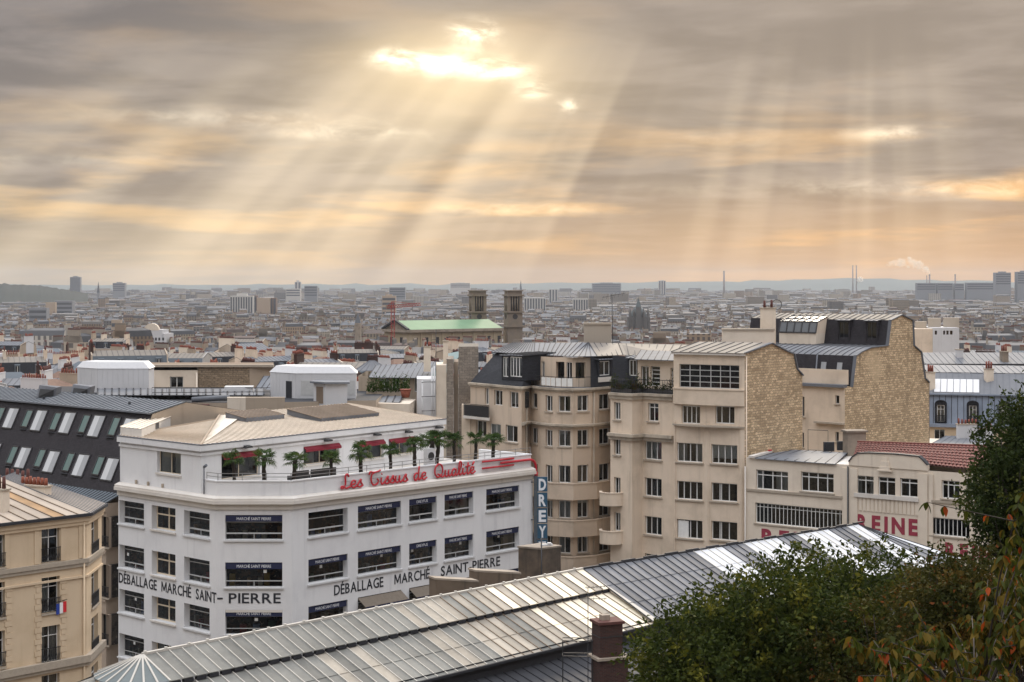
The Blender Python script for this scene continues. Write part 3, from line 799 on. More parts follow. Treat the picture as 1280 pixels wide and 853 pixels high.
def leafmat(name, cols, trans=.25, rough=.55):
    m, nt, b = newmat(name); g = nt.nodes.new('ShaderNodeNewGeometry'); r = NN(nt, g.outputs['Random Per Island'])
    n = noise(nt, g.outputs['Position'], .8, 3)
    c = mixc(nt, r, cols[0], cols[1]); c = mixc(nt, n.ss(.5, .7), c, cols[2])
    if len(cols) > 3: c = mixc(nt, r.ss(.955, .975), c, cols[3])
    nt.links.new(c, b.inputs['Base Color']); b.inputs['Roughness'].default_value = .75; b.inputs['Specular IOR Level'].default_value = .15
    tr = nt.nodes.new('ShaderNodeBsdfTranslucent'); nt.links.new(c, tr.inputs[0]); mx = nt.nodes.new('ShaderNodeMixShader'); mx.inputs[0].default_value = trans
    o = nt.nodes['Material Output']; nt.links.new(b.outputs[0], mx.inputs[1]); nt.links.new(tr.outputs[0], mx.inputs[2]); nt.links.new(mx.outputs[0], o.inputs[0])
    MAT[name] = m
leafmat('palm_leaf', [(.018, .042, .008), (.045, .085, .016), (.08, .11, .02)])
plain('palm_trunk', (.03, .022, .016), .9, 0, .4, 20)
P0 = [palm(3), palm(8), palm(15), palm(27), palm(31)]
pw = ['beside the store\'s corner lamp', 'in front of the first red awning', 'between the first and second red awnings', 'in front of the second red awning',
      'in front of the third red awning', 'in front of the fourth red awning', 'beside the narrow terrace door', 'beside the terrace air conditioner', 'at the green hedge end of the terrace', 'above the letter Q of the red sign', 'over the red speed lines', 'at the arrow end of the red sign']
for i, (px, ins, s) in enumerate(((293, .9, 1), (328, .9, 1), (374, .9, 1.02), (422, .9, .95), (460, .9, 1), (498, .9, 1.0), (532, 1.4, 1.15), (561, 2.2, 1.15), (575, 3.2, 1.1), (589, 2.2, 1.05), (607, 1.4, 1.05), (628, 1.2, 1.0))):
    o = P0[i] if i < 5 else copy_tree(P0[(i * 2) % 5])
    f = s_fc if px < 365 else s_fr
    u = f.u(px); q = f.P(u, 22.97, -ins); k = (px - 640) / F; q = q + Vector((k * ins * .7, 0, 0)) * 0
    o.location = q; q_ = WR.uniform(.88, 1.14); o.rotation_euler = (WR.gauss(0, .04), WR.gauss(0, .04), i * 1.3); o.scale = (s * 1.14 * q_, s * 1.14 * q_, s * 1.04 * WR.uniform(.9, 1.08))
    o['label'] = 'potted fan palm on the white terrace ' + pw[i]; o['group'] = 'palms on the store terrace'

def terrace_things():
    f = s_fr
    for i, (a, b, w) in enumerate(((386, 404, 'longer'), (408, 438, 'shorter'))):
        u0, u1 = f.u(a), f.u(b); t = bld('lounge_sofa', 'black %s lounge sofa on the store terrace under the second awning' % w, 'sofa', loc=f.P((u0 + u1) / 2, 22.97, -2.2))
        mb = MB(); fbox(mb, f, u0, u1, 22.97, 23.7, -2.9, -1.9); mb.build('seat', MAT['iron'], t); mb = MB(); fbox(mb, f, u0, u1, 23.702, 24.75, -2.1, -1.9); mb.build('backrest', MAT['iron'], t)
        for u in (u0, u1 - .2): mb = MB(); fbox(mb, f, u - .003, u + .203, 22.98, 24.3, -2.905, -2.105); mb.build('armrest', MAT['iron'], t)
    u = f.u(552); t = bld('air_conditioner', 'white air conditioner with round fan on the store terrace', 'air conditioner', loc=f.P(u, 22.97, -1.6))
    mb = MB(); fbox(mb, f, u - .5, u + .5, 23.9, 25.6, -1.9, -1.4); mb.build('casing', MAT['white_box'], t); mb = MB(); mb.tube([f.P(u, 24.9, -1.4), f.P(u, 24.9, -1.36)], .38, 14); mb.build('fan_grille', MAT['iron'], t); mb = MB(); fbox(mb, f, u - .5, u + .5, 22.97, 23.89, -1.85, -1.45); mb.build('stand', MAT['steel'], t)
terrace_things()
# ================================================================ market hall with the long zinc roof
def market_hall():
    D = 19.5; ZR = CZ - D
    def rp(px, py): d = D * F / (py - 355); return pl(px, d)
    R0, R1, R2 = rp(178, 818), rp(728, 711), rp(1072, 655)
    t = bld('market_hall', 'long market hall with stepped zinc roof and painted white glare stripes', 'market hall', loc=(R1.x, R1.y, 0))
    tanp = .40; T1, T2, T3 = 2.5, 6.5, 15.0; DROP = .75
    uA = (R1 - R0).normalized(); nA = Vector((uA.y, -uA.x)); uB = (R2 - R1).normalized(); nB = Vector((uB.y, -uB.x))
    rr = random.Random(4)
    def panel(a, b, c, d, mat, seam, name='zinc_panel', sw=.055, sh=.05, parent=None, cross=0):
        """a,b upper edge, c,d lower edge (d below a); batten on the a-d side"""
        mb = MB(); th = Vector((0, 0, -.04)); mb.hexa([d + th, c + th, b + th, a + th], [d, c, b, a], 0)
        l = Vector((0, 0, sh / 2)); mb.bar(a + l, d + l, sw, sh, 1)
        for k in range(1, cross + 1):
            q = k / (cross + 1); mb.bar(a.lerp(d, q) + Vector((0, 0, .012)), b.lerp(c, q) + Vector((0, 0, .012)), .05, .025, 0)
        mb.build(name, [mat, seam], parent or t)
    def pt(R_, n, tt, z): q = R_ + n * tt; return Vector((q.x, q.y, z))
    # bay A (towards the store): two tiers with a step
    LA = (R1 - R0).length; nA_ = int(LA / .80)
    for i in range(nA_):
        s0, s1 = LA * i / nA_, LA * (i + 1) / nA_; p0, p1 = R0 + uA * s0, R0 + uA * s1; fr_ = i / nA_
        q = rr.random()
        mat = MAT['zinc_warm_sheen'] if q < -.10 + 1.0 * fr_ else MAT['zinc_olive']  # pale sheets paint in the sky's reflection, denser towards the right
        if fr_ > .70 and q > .45: mat = MAT['zinc_sheen']
        seam = MAT['seam_light'] if fr_ < .6 else MAT['tan_panel']  # batten tone changes along the bay with the painted sheen
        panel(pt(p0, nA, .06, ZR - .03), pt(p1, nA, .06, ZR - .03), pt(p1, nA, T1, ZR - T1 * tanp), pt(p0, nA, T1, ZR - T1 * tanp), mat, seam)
        q = rr.random(); mat = MAT['zinc_warm_sheen'] if q < -.15 + 1.0 * fr_ else MAT['zinc_olive']
        if fr_ > .72 and q > .6: mat = MAT['zinc_sheen']
        a, b = pt(p0, nA, T1 - .1, ZR - T1 * tanp - .26), pt(p1, nA, T1 - .1, ZR - T1 * tanp - .26)
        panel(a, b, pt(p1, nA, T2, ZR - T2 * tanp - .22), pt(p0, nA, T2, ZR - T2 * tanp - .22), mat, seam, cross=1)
    sm = MB()
    for i in range(nA_ * 2):     # little vents under the step
        s0 = LA * (i + .12) / (nA_ * 2); s1 = LA * (i + .88) / (nA_ * 2)
        if i % 2: continue
        a, b = R0 + uA * s0, R0 + uA * (s1 + .3)
        sm.hexa([pt(a, nA, T1 + .02, ZR - T1 * tanp - .25), pt(b, nA, T1 + .02, ZR - T1 * tanp - .25), pt(b, nA, T1 - .2, ZR - T1 * tanp - .25), pt(a, nA, T1 - .2, ZR - T1 * tanp - .25)],
                [pt(a, nA, T1 + .02, ZR - T1 * tanp - .07), pt(b, nA, T1 + .02, ZR - T1 * tanp - .07), pt(b, nA, T1 - .2, ZR - T1 * tanp - .07), pt(a, nA, T1 - .2, ZR - T1 * tanp - .07)])
    sm.build('step_vents', MAT['seam_dark'], t)
    # bay B: one plane, sky glare painted as white sheets among the grey
    LB = (R2 - R1).length; nB_ = int(LB / .80)
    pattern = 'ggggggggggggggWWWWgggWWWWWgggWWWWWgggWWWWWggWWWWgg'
    for i in range(nB_):
        s0, s1 = LB * i / nB_, LB * (i + 1) / nB_; p0, p1 = R1 + uB * s0, R1 + uB * s1
        k = pattern[i % len(pattern)]; mat = MAT['zinc_glare'] if k == 'W' else MAT['zinc_grey']
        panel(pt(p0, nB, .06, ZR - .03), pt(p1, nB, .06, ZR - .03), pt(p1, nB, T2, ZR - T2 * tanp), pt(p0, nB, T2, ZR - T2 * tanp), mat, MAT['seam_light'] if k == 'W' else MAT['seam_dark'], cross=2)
    # wedge between the two bays
    a = pt(R1, nA, .05, ZR - .03); mb = MB()
    mb.hexa([pt(R1, nA, T2, ZR - T2 * tanp - .06), pt(R1, nB, T2, ZR - T2 * tanp - .06), a + Vector((.02, 0, -.06)), a + Vector((-.02, 0, -.06))],
            [pt(R1, nA, T2, ZR - T2 * tanp + .02), pt(R1, nB, T2, ZR - T2 * tanp + .02), a + Vector((.02, 0, .02)), a + Vector((-.02, 0, .02))]); mb.build('valley_strip', MAT['seam_light'], t)
    # rounded left end
    a0 = math.atan2(nA.y, nA.x); N = 22
    for i in range(N):
        t0, t1 = a0 - math.pi * i / N, a0 - math.pi * (i + 1) / N
        e0, e1 = Vector((math.cos(t0), math.sin(t0))), Vector((math.cos(t1), math.sin(t1)))
        if i % 2 == 0:
            e2 = Vector((math.cos(t0 - 2 * math.pi / N), math.sin(t0 - 2 * math.pi / N)))
            panel(pt(R0, e0, .08, ZR - .03), pt(R0, e2, .08, ZR - .03), pt(R0, e2, T1, ZR - T1 * tanp), pt(R0, e0, T1, ZR - T1 * tanp), MAT['zinc_dull'], MAT['seam_light'], sw=.1)
        panel(pt(R0, e0, T1 - .1, ZR - T1 * tanp - .26), pt(R0, e1, T1 - .1, ZR - T1 * tanp - .26), pt(R0, e1, T2, ZR - T2 * tanp - .22), pt(R0, e0, T2, ZR - T2 * tanp - .22), MAT['zinc_dull'], MAT['seam_light'], sw=.09)
    # right hip end
    b0 = math.atan2(nB.y, nB.x); M = 10
    c0, c1 = R2 + nB * T2, R2 - nB * T2; c2, c3 = c0 + uB * 5.2, c1 + uB * 5.2; ze = ZR - T2 * tanp
    rim = [c0.lerp(c2, k / 4) for k in range(4)] + [c2.lerp(c3, k / 10) for k in range(10)] + [c3.lerp(c1, k / 4) for k in range(5)]
    top = Vector((R2.x, R2.y, ZR - .03))
    for i in range(len(rim) - 1):
        panel(top, top + Vector((.01, 0, 0)), V3(rim[i + 1], ze), V3(rim[i], ze), MAT['zinc_grey'] if i % 3 else MAT['zinc_glare'], MAT['seam_dark'])
    # far slopes, ridge caps, eaves
    mb = MB()
    mb.face([V3(R0, ZR - .03), V3(R1, ZR - .03), pt(R1, nA, -T2, ZR - T2 * tanp), pt(R0, nA, -T2, ZR - T2 * tanp)]); mb.face([V3(R1, ZR - .03), V3(R2, ZR - .03), pt(R2, nB, -T2, ZR - T2 * tanp), pt(R1, nB, -T2, ZR - T2 * tanp)])
    mb.build('far_slope', MAT['zinc'], t)
    mb = MB(); mb.bar(V3(R0, ZR + .02), V3(R1, ZR + .02), .2, .12); n = 26
    for i in range(n): q = R0.lerp(R1, (i + .4 * rr.random()) / n); mb.box(V3(q, ZR + .06), .16, .16, .09)
    mb.build('ridge_cap', MAT['seam_light'], t)
    mb = MB(); mb.bar(V3(R1, ZR + .02), V3(R2, ZR + .02), .2, .12)
    for i in range(14): q = R1 + uB * (LB * (i * 3 + 2.2) / 42); mb.bar(V3(q, ZR + .1), V3(q + uB * 1.3, ZR + .1), .16, .1)
    mb.build('ridge_cap', MAT['zinc_dark'], t)
    def strip(P, N_, d, h0, h1, w=.12): return [pt(P, N_, d, h0)]
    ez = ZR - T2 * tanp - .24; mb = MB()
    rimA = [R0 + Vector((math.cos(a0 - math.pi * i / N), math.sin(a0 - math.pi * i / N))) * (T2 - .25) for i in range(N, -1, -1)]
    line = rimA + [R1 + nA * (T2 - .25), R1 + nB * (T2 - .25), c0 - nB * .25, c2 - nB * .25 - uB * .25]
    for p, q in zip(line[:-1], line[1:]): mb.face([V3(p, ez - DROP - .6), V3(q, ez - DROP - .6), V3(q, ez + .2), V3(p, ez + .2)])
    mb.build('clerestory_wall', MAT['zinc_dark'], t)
    mb = MB()
    l2 = [R0 + nA * (T2 + .08), R1 + nA * (T2 + .08), R1 + nB * (T2 + .08), R2 + nB * (T2 + .08)]
    for p, q in zip(l2[:-1], l2[1:]): mb.bar(V3(p, ez - .02), V3(q, ez - .02), .16, .14)
    mb.build('gutter', MAT['seam_dark'], t)
    # lower aisle roof
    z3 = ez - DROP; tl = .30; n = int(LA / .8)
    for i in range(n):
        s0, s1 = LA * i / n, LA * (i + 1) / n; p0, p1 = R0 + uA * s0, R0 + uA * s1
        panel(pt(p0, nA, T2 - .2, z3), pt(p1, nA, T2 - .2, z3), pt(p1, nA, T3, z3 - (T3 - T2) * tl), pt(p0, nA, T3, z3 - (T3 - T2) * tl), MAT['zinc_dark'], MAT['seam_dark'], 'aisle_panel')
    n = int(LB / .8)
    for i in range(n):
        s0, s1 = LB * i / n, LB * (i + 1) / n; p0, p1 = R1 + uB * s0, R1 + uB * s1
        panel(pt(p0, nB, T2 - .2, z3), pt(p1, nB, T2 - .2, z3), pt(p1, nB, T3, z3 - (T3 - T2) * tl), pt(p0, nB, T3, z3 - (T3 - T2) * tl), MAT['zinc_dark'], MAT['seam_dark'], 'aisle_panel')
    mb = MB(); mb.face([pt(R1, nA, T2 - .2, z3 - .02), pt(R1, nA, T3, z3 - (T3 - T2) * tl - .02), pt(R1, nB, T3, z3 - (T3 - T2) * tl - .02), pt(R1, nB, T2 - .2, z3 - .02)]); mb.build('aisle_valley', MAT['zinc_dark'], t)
    mb = MB()
    for i in range(N):
        t0, t1 = a0 - math.pi * i / N, a0 - math.pi * (i + 1) / N; e0, e1 = Vector((math.cos(t0), math.sin(t0))), Vector((math.cos(t1), math.sin(t1)))
        mb.face([pt(R0, e0, T2 - .2, z3), pt(R0, e1, T2 - .2, z3), pt(R0, e1, 9.5, z3 - 3 * tl), pt(R0, e0, 9.5, z3 - 3 * tl)])
        mb.face([pt(R0, e0, 9.4, z3 - 3 * tl), pt(R0, e1, 9.4, z3 - 3 * tl), pt(R0, e1, 9.4, 0), pt(R0, e0, 9.4, 0)])
    mb.build('apse_roof', MAT['zinc_dark'], t)
    zl = z3 - (T3 - T2) * tl; mb = MB()
    ln = [R0 + nA * (T3 - .4), R1 + nA * (T3 - .4), R1 + nB * (T3 - .4), R2 + nB * (T3 - .4), R2 + nB * (T3 - .4) + uB * 5, R2 - nB * 8.2 + uB * 5, R1 - nA * 8.2, R0 - nA * 8.2, ]
    for p, q in zip(ln, ln[1:] + ln[:1]): mb.face([V3(p, 0), V3(q, 0), V3(q, zl - .1), V3(p, zl - .1)])
    mb.build('wall', MAT['tan_wall'], t)
    mb = MB()     # flat far aisle
    far = [R0 - nA * T2 * .9, R1 - nA * T2 * .9, R2 - nB * T2 * .9, R2 - nB * 8.4, R1 - nA * 8.4, R0 - nA * 8.4]
    mb.prism(far, zl - .3, zl + .9); mb.build('far_aisle', MAT['zinc_dark'], t)
    # stained masonry blocks that rise behind the ridge
    for (x0, x1, xm, y0, Y, w) in ((648, 701, 678, 685, 127.5, 0), (595, 650, 655, 718, 124, 1), (545, 597, 600, 728, 121, 2)):
        A, B = pl(x0, Y + 1), pl(x1, Y); e = (B - A); bk = Vector((-.5, .85)) * (1.7 if w == 0 else 1.1)
        zt = zy(y0, Y); q = [A, B, B + bk, A + bk]
        if w == 0: q = [pl(648, Y), pl(676, Y - .9), pl(701, Y + .3), pl(676, Y + 1.6)]
        mb = MB(); mb.prism(q, zl + .5, zt); b_ = mb.build('masonry_block', MAT['block_wall'], t)
        c_ = (q[0] + q[1] + q[2] + q[3]) / 4; q2 = [c_ + (p - c_) * 1.05 for p in q]; mb = MB(); mb.prism(q2, zt + .002, zt + .14, bottom=True); mb.build('coping', MAT['grime_wall'], b_)
        if w == 0:
            mb = MB(); mb.tube([V3(q[1] + Vector((.05, -.08)), zl), V3(q[1] + Vector((.05, -.08)), zt + .9)], .06, 6); mb.build('pipe', MAT['iron'], b_)
            mb = MB(); mb.box(V3(c_ + Vector((.5, 0)), zt + .14), .9, .3, .12, .3); mb.box(V3(c_ + Vector((.7, 0)), zt + .26), .3, .3, .1); mb.build('cap_stone', MAT['white_sill'], b_)
    return R0, R1, R2, uA, nA, ZR, z3, T2, tl
zinc('zinc_sheen', (.86, .77, .60), .36, .25, .15, .2)  # bright cream sheen of the sky, painted as sheet colour
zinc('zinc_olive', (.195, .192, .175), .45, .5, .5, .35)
zinc('zinc_dull', (.16, .18, .18), .45, .5, .25, .12)
HALL = market_hall()

def brick_chimney():
    R0, R1, R2, uA, nA, ZR, z3, T2, tl = HALL
    Y = 95.5; c = pl(762, Y); rz = ANG_R - R(90) + R(42)
    zroof = 12.0
    t = bld('brick_chimney', 'dark red brick chimney standing on the lower zinc roof', 'chimney', loc=(c.x, c.y, zroof))
    rz = R(20)
    zs = zy(822, Y); zt = zy(775, Y)
    mb = MB(); mb.box(V3(c, zroof), 1.75, 1.3, zs - zroof, rz); mb.build('base', MAT['red_brick'], t)
    mb = MB(); mb.box(V3(c, zs + .002), 2.15, 1.6, .14, rz); mb.build('band', MAT['grime_wall'], t)
    c2 = c + Vector((-.14, 0)); mb = MB(); mb.box(V3(c2, zs + .144), 1.42, 1.2, zt - zs - .3, rz); mb.build('shaft', MAT['red_brick'], t)
    mb = MB(); mb.box(V3(c2, zt - .154), 1.62, 1.4, .16, rz); mb.build('crown', MAT['pot_dark'], t)
    mb = MB(); mb.box(V3(c2 + Vector((-.15, 0)), zt + .008), .5, .45, .3, rz); mb.build('flue', MAT['grime_wall'], t)
    mb = MB(); 
    for z in (zt - .9,): mb.box(V3(c2, z), 1.46, 1.24, .06, rz)
    mb.build('strap', MAT['iron'], t)
    # service platform and aerial
    mb = MB(); g = c + Vector((-1.75, -.1)); q = [g + Vector((-.95, .2)), g + Vector((.75, 0)), g + Vector((.75, .9)), g + Vector((-.95, 1.0))]
    for z in (zs + .05, zs + .95):
        for i in range(4): mb.bar(V3(q[i], z), V3(q[(i + 1) % 4], z), .05)
    for p in q: mb.bar(V3(p, zroof + .6), V3(p, zs + .97), .045)
    mb.build('platform_rail', MAT['iron'], t)
    a = bld('roof_aerial', 'thin television aerial beside the red brick chimney', 'aerial', loc=(c.x - 1.25, c.y, zroof + 1))
    m0 = pl(735, Y); mb = MB(); mb.tube([V3(m0, zroof + .8), V3(m0, zy(733, Y))], .025, 6); mb.build('mast', MAT['iron'], a)
    for z, w in ((zy(735, Y), .0), (zy(749, Y), .0)):
        mb = MB(); d = Vector((.92, .3)) if z > zy(740, Y) else Vector((.98, -.12)); p = m0 - d * (.15 if z > zy(740, Y) else .7); q = m0 + d * 1.1
        mb.bar(V3(p, z), V3(q, z + .04), .03)
        for k in range(6):
            s = V3(p.lerp(q, k / 5.5 + .03), z + .02); e = Vector((-d.y, d.x, 0)) * (.28 - .02 * k); mb.bar(s - e, s + e, .018); mb.bar(s - Vector((0, 0, .1)), s + Vector((0, 0, .1)), .015)
        mb.build('aerial_arm', MAT['iron'], a)
brick_chimney()
# ================================================================ roofs, chimneys and other shared builders
def seam_quad(mb, a, b, c, d, step=.65, m0=0, m1=1, w=.06, h=.05, thick=.06):
    """sheet roof: a-b lower edge, d-c upper edge, seams running up"""
    dn = Vector((0, 0, -thick)); mb.hexa([a + dn, b + dn, c + dn, d + dn], [a, b, c, d], m0)
    n = max(2, int((b - a).length / step)); up = Vector((0, 0, h / 2))
    for i in range(n + 1): mb.bar(a.lerp(b, i / n) + up, d.lerp(c, i / n) + up, w, h, m1)
def seam_roof(name, quads, parent, mats=('zinc', 'zinc_dark'), step=.65, **k):
    mb = MB()
    for q in quads: seam_quad(mb, *[Vector(p) for p in q], step=step, **k)
    return mb.build(name, [MAT[m] for m in mats], parent)
def chimney(parent, p, z0, z1, L, W, rz, npots, mat='beige_light', pot='pot_red', pots_h=.55, cap=True):
    mb = MB(); mb.box(V3(p, z0), L, W, z1 - z0, rz); s = mb.build('chimney_stack', MAT[mat], parent)
    if cap: mb = MB(); mb.box(V3(p, z1 + .002), L + .16, W + .16, .12, rz); mb.build('chimney_cap', MAT['sill_stone'], s)
    e = Vector((math.cos(rz), math.sin(rz)))
    for i in range(npots):
        q = Vector(p[:2]) + e * (L * ((i + .5) / npots - .5)); h = pots_h * WR.uniform(.85, 1.15)
        mb = MB(); mb.tube([V3(q, z1 + .12), V3(q, z1 + .12 + h)], [.15, .11], 7); mb.build('chimney_pot', MAT[pot], s)
    return s
def dormer(parent, f, op, d0, depth, wallm='slate', fm='white_frame', roofm='zinc', **k):
    """box dormer whose front lies d0 in front of facade f"""
    u0, u1, z0, z1 = op; g = Fac(f.P(u0 - .18, 0, d0).to_2d(), f.P(u1 + .18, 0, d0).to_2d())
    mb = MB()
    w = window(parent, g, (.18, .18 + u1 - u0, z0, z1), .1, fm, sill=None, deep=min(.8, depth - .3), **k)
    wall_faces(mb, g, z0 - .35, z1 + .18)
    for u in (0, g.L): mb.face([g.P(u, z0 - .35), g.P(u, z1 + .18), g.P(u, z1 + .18, -depth), g.P(u, z0 - .35, -depth)])
    mb.build('dormer_wall', MAT[wallm], w)
    mb = MB(); a = [g.P(-.15, z1 + .2, .18), g.P(g.L + .15, z1 + .2, .18), g.P(g.L + .15, z1 + .42, -depth - .3), g.P(-.15, z1 + .42, -depth - .3)]
    seam_quad(mb, *a, step=.5); mb.build('dormer_roof', [MAT[roofm], MAT['zinc_dark']], w)
    return w
def railing(parent, pts, z0, z1, mat='iron', step=.3, name='railing', fill=None):
    mb = MB()
    for a, b in zip(pts[:-1], pts[1:]):
        mb.bar(V3(a, z1), V3(b, z1), .06); mb.bar(V3(a, z0 + .08), V3(b, z0 + .08), .04); n = max(1, int((b - a).length / step))
        for i in range(n + 1): q = a.lerp(b, i / n); mb.bar(V3(q, z0), V3(q, z1), .035)
    r = mb.build(name, MAT[mat], parent)
    if fill:
        mb = MB()
        for a, b in zip(pts[:-1], pts[1:]): mb.face([V3(a, z0 + .1), V3(b, z0 + .1), V3(b, z1 - .05), V3(a, z1 - .05)])
        mb.build('rail_screen', MAT[fill], r)
    return r
def close_walls(mb, pts, z0, z1, m=0):
    for a, b in zip(pts[:-1], pts[1:]): mb.face([V3(a, z0), V3(b, z0), V3(b, z1), V3(a, z1)], m)
EL, ER = Vector((-.7315, .6818)), Vector((.682, .7315))

# ================================================================ ochre corner house (bottom left)
def ochre_house():
    C = Vector((-30.2, 117.0)); A = C - ER * 16; C2 = Vector((-30.35, 121.9)); C3 = C2 + EL * 9
    t = bld('corner_house', 'ochre stucco corner house with iron window guards and orange chimney pots', 'house', loc=(-34, 115, 0))
    f1, f2 = Fac(A, C), Fac(C, C2)
    k = dict(rev=.3, bx=(.5,), by=(.72,), sill='sill_stone', so=.05, rail=True, curtain=.75)
    for x0, x1, off in ((52, 74.5, 0), (-17, 6.2, 7.5), (-86, -63, 15)):
        for y0, y1 in ((660, 703), (721.5, 766), (782.5, 828), (843.5, 888)):
            window(t, f1, f1.px(x0, x1, y0 + off, y1 + off), **k)
    for y0, y1 in ((651, 694), (711, 757), (770, 816), (830, 876)): window(t, f2, f2.px(114.3, 122.7, y0, y1), **k)
    mb = MB(); ZE = 24.6
    for f in (f1, f2): wall_faces(mb, f, 0, ZE)
    B0 = A + EL * 11; close_walls(mb, [C2, C3, B0, A], 0, ZE); mb.build('wall', MAT['ochre_wall'], t)
    P = [A, C, C2]
    for z, d, h in ((21.25, .22, .3), (14.2, .35, .5), (24.2, .25, .4)):
        mb = MB(); band(mb, P, 0, d, z, z + h); band(mb, P, 0, d * .6, z - .25, z - .003); mb.build('string_course', MAT['sill_stone'] if z < 24 else MAT['ochre_wall'], t)
    mb = MB(); band(mb, P, 0, .12, 20.2, 20.35); mb.build('string_course', MAT['ochre_wall'], t)
    # pilaster strips and rusticated window edges
    for x in (45.5, 78.5, 101, 8.5):
        u = f1.u(x); mb = MB(); fbox(mb, f1, u - .18, u + .18, 21.6, 24.2, 0, .06); mb.build('pilaster', MAT['ochre_wall'], t)
    qm = MB()
    for x in (47.5, 79, 10.5):
        u = f1.u(x); z = 14.8; i = 0
        while z < 20: w = .28 if i % 2 else .16; fbox(qm, f1, u - w, u + w, z, z + .36, 0, .05); z += .4; i += 1
    qm.build('quoins', MAT['ochre_wall'], t, kind='stuff')
    u = f1.u(104); mb = MB(); mb.tube([f1.P(u, 0, .12), f1.P(u, 24.2, .12)], .07, 7); mb.build('downpipe', MAT['ochre_wall'], t)
    # zinc roof, one sheet at a time
    E = offset_poly(P, .35); zt = 27.0; T0 = V3(A + EL * 7.5, zt); T1 = Vector((-36.9, 119.2, zt)); ze = 24.72
    a, b = V3(E[0], ze), V3(E[1], ze); n = 16
    for i in range(n):
        p0, p1 = a.lerp(b, i / n), a.lerp(b, (i + 1) / n); q0, q1 = T0.lerp(T1, i / n), T0.lerp(T1, (i + 1) / n)
        mb = MB(); dn = Vector((0, 0, -.05)); mb.hexa([p0 + dn, p1 + dn, q1 + dn, q0 + dn], [p0, p1, q1, q0], 0); up = Vector((0, 0, .03)); mb.bar(p0 + up, q0 + up, .07, .06, 1)
        r = WR.random(); mm = 'zinc_sheen2' if r < .55 else ('rust_sheet' if r < .78 else 'zinc'); mb.build('zinc_sheet', [MAT[mm], MAT['tan_panel']], t)
    c = V3(E[2], ze); T2 = V3(C3 + Vector((0, -1)), zt)
    seam_roof('zinc_sheet', [(b, c, T2.lerp(T1, .6), T1)], t, ('zinc_sheen2', 'zinc'), .5)
    mb = MB(); band(mb, P, .3, .48, ze - .16, ze + .05); mb.build('gutter', MAT['zinc_dark'], t)
    chimney(t, pl(43, 119), 24.8, zy(608, 119), 2.6, .7, R(-28), 7, 'cream_wall', 'pot_orange', .55)
    chimney(t, pl(22, 122), 25.5, zy(601, 122), 2.6, .7, R(-28), 5, 'tan_wall', 'pot_dark', .7)
    chimney(t, pl(2, 114), 24.6, zy(613, 114), .9, .6, R(-28), 2, 'cream_wall', 'pot_dark', .8)
    # little flag on a window guard
    u0 = f1.u(69); fo = bld('tricolour_flag', 'small blue white and red flag hung on the ochre house', 'flag', loc=f1.P(u0, f1.z(760, u0), .15))
    for i, m in enumerate(('flag_blue', 'flag_white', 'flag_red')):
        mb = MB(); z1 = f1.z(755, u0); fbox(mb, f1, u0 + .26 * i, u0 + .26 * (i + 1), z1 - .75 + .05 * i, z1 + .05 * i, .13 + .02 * i, .15 + .02 * i); mb.build('stripe', MAT[m], fo)
    mb = MB(); mb.bar(f1.P(u0 - .05, z1 + .1, .1), f1.P(u0 + .85, z1 + .22, .16), .04); mb.build('pole', MAT['iron'], fo)
zinc('zinc_sheen2', (.46, .385, .315), .5, .25, .3, .2); plain('rust_sheet', (.36, .22, .11), .7, .1, .4, 1.2); plain('pot_orange', (.23, .065, .035), .8, 0, .25, 3)
ochre_house()

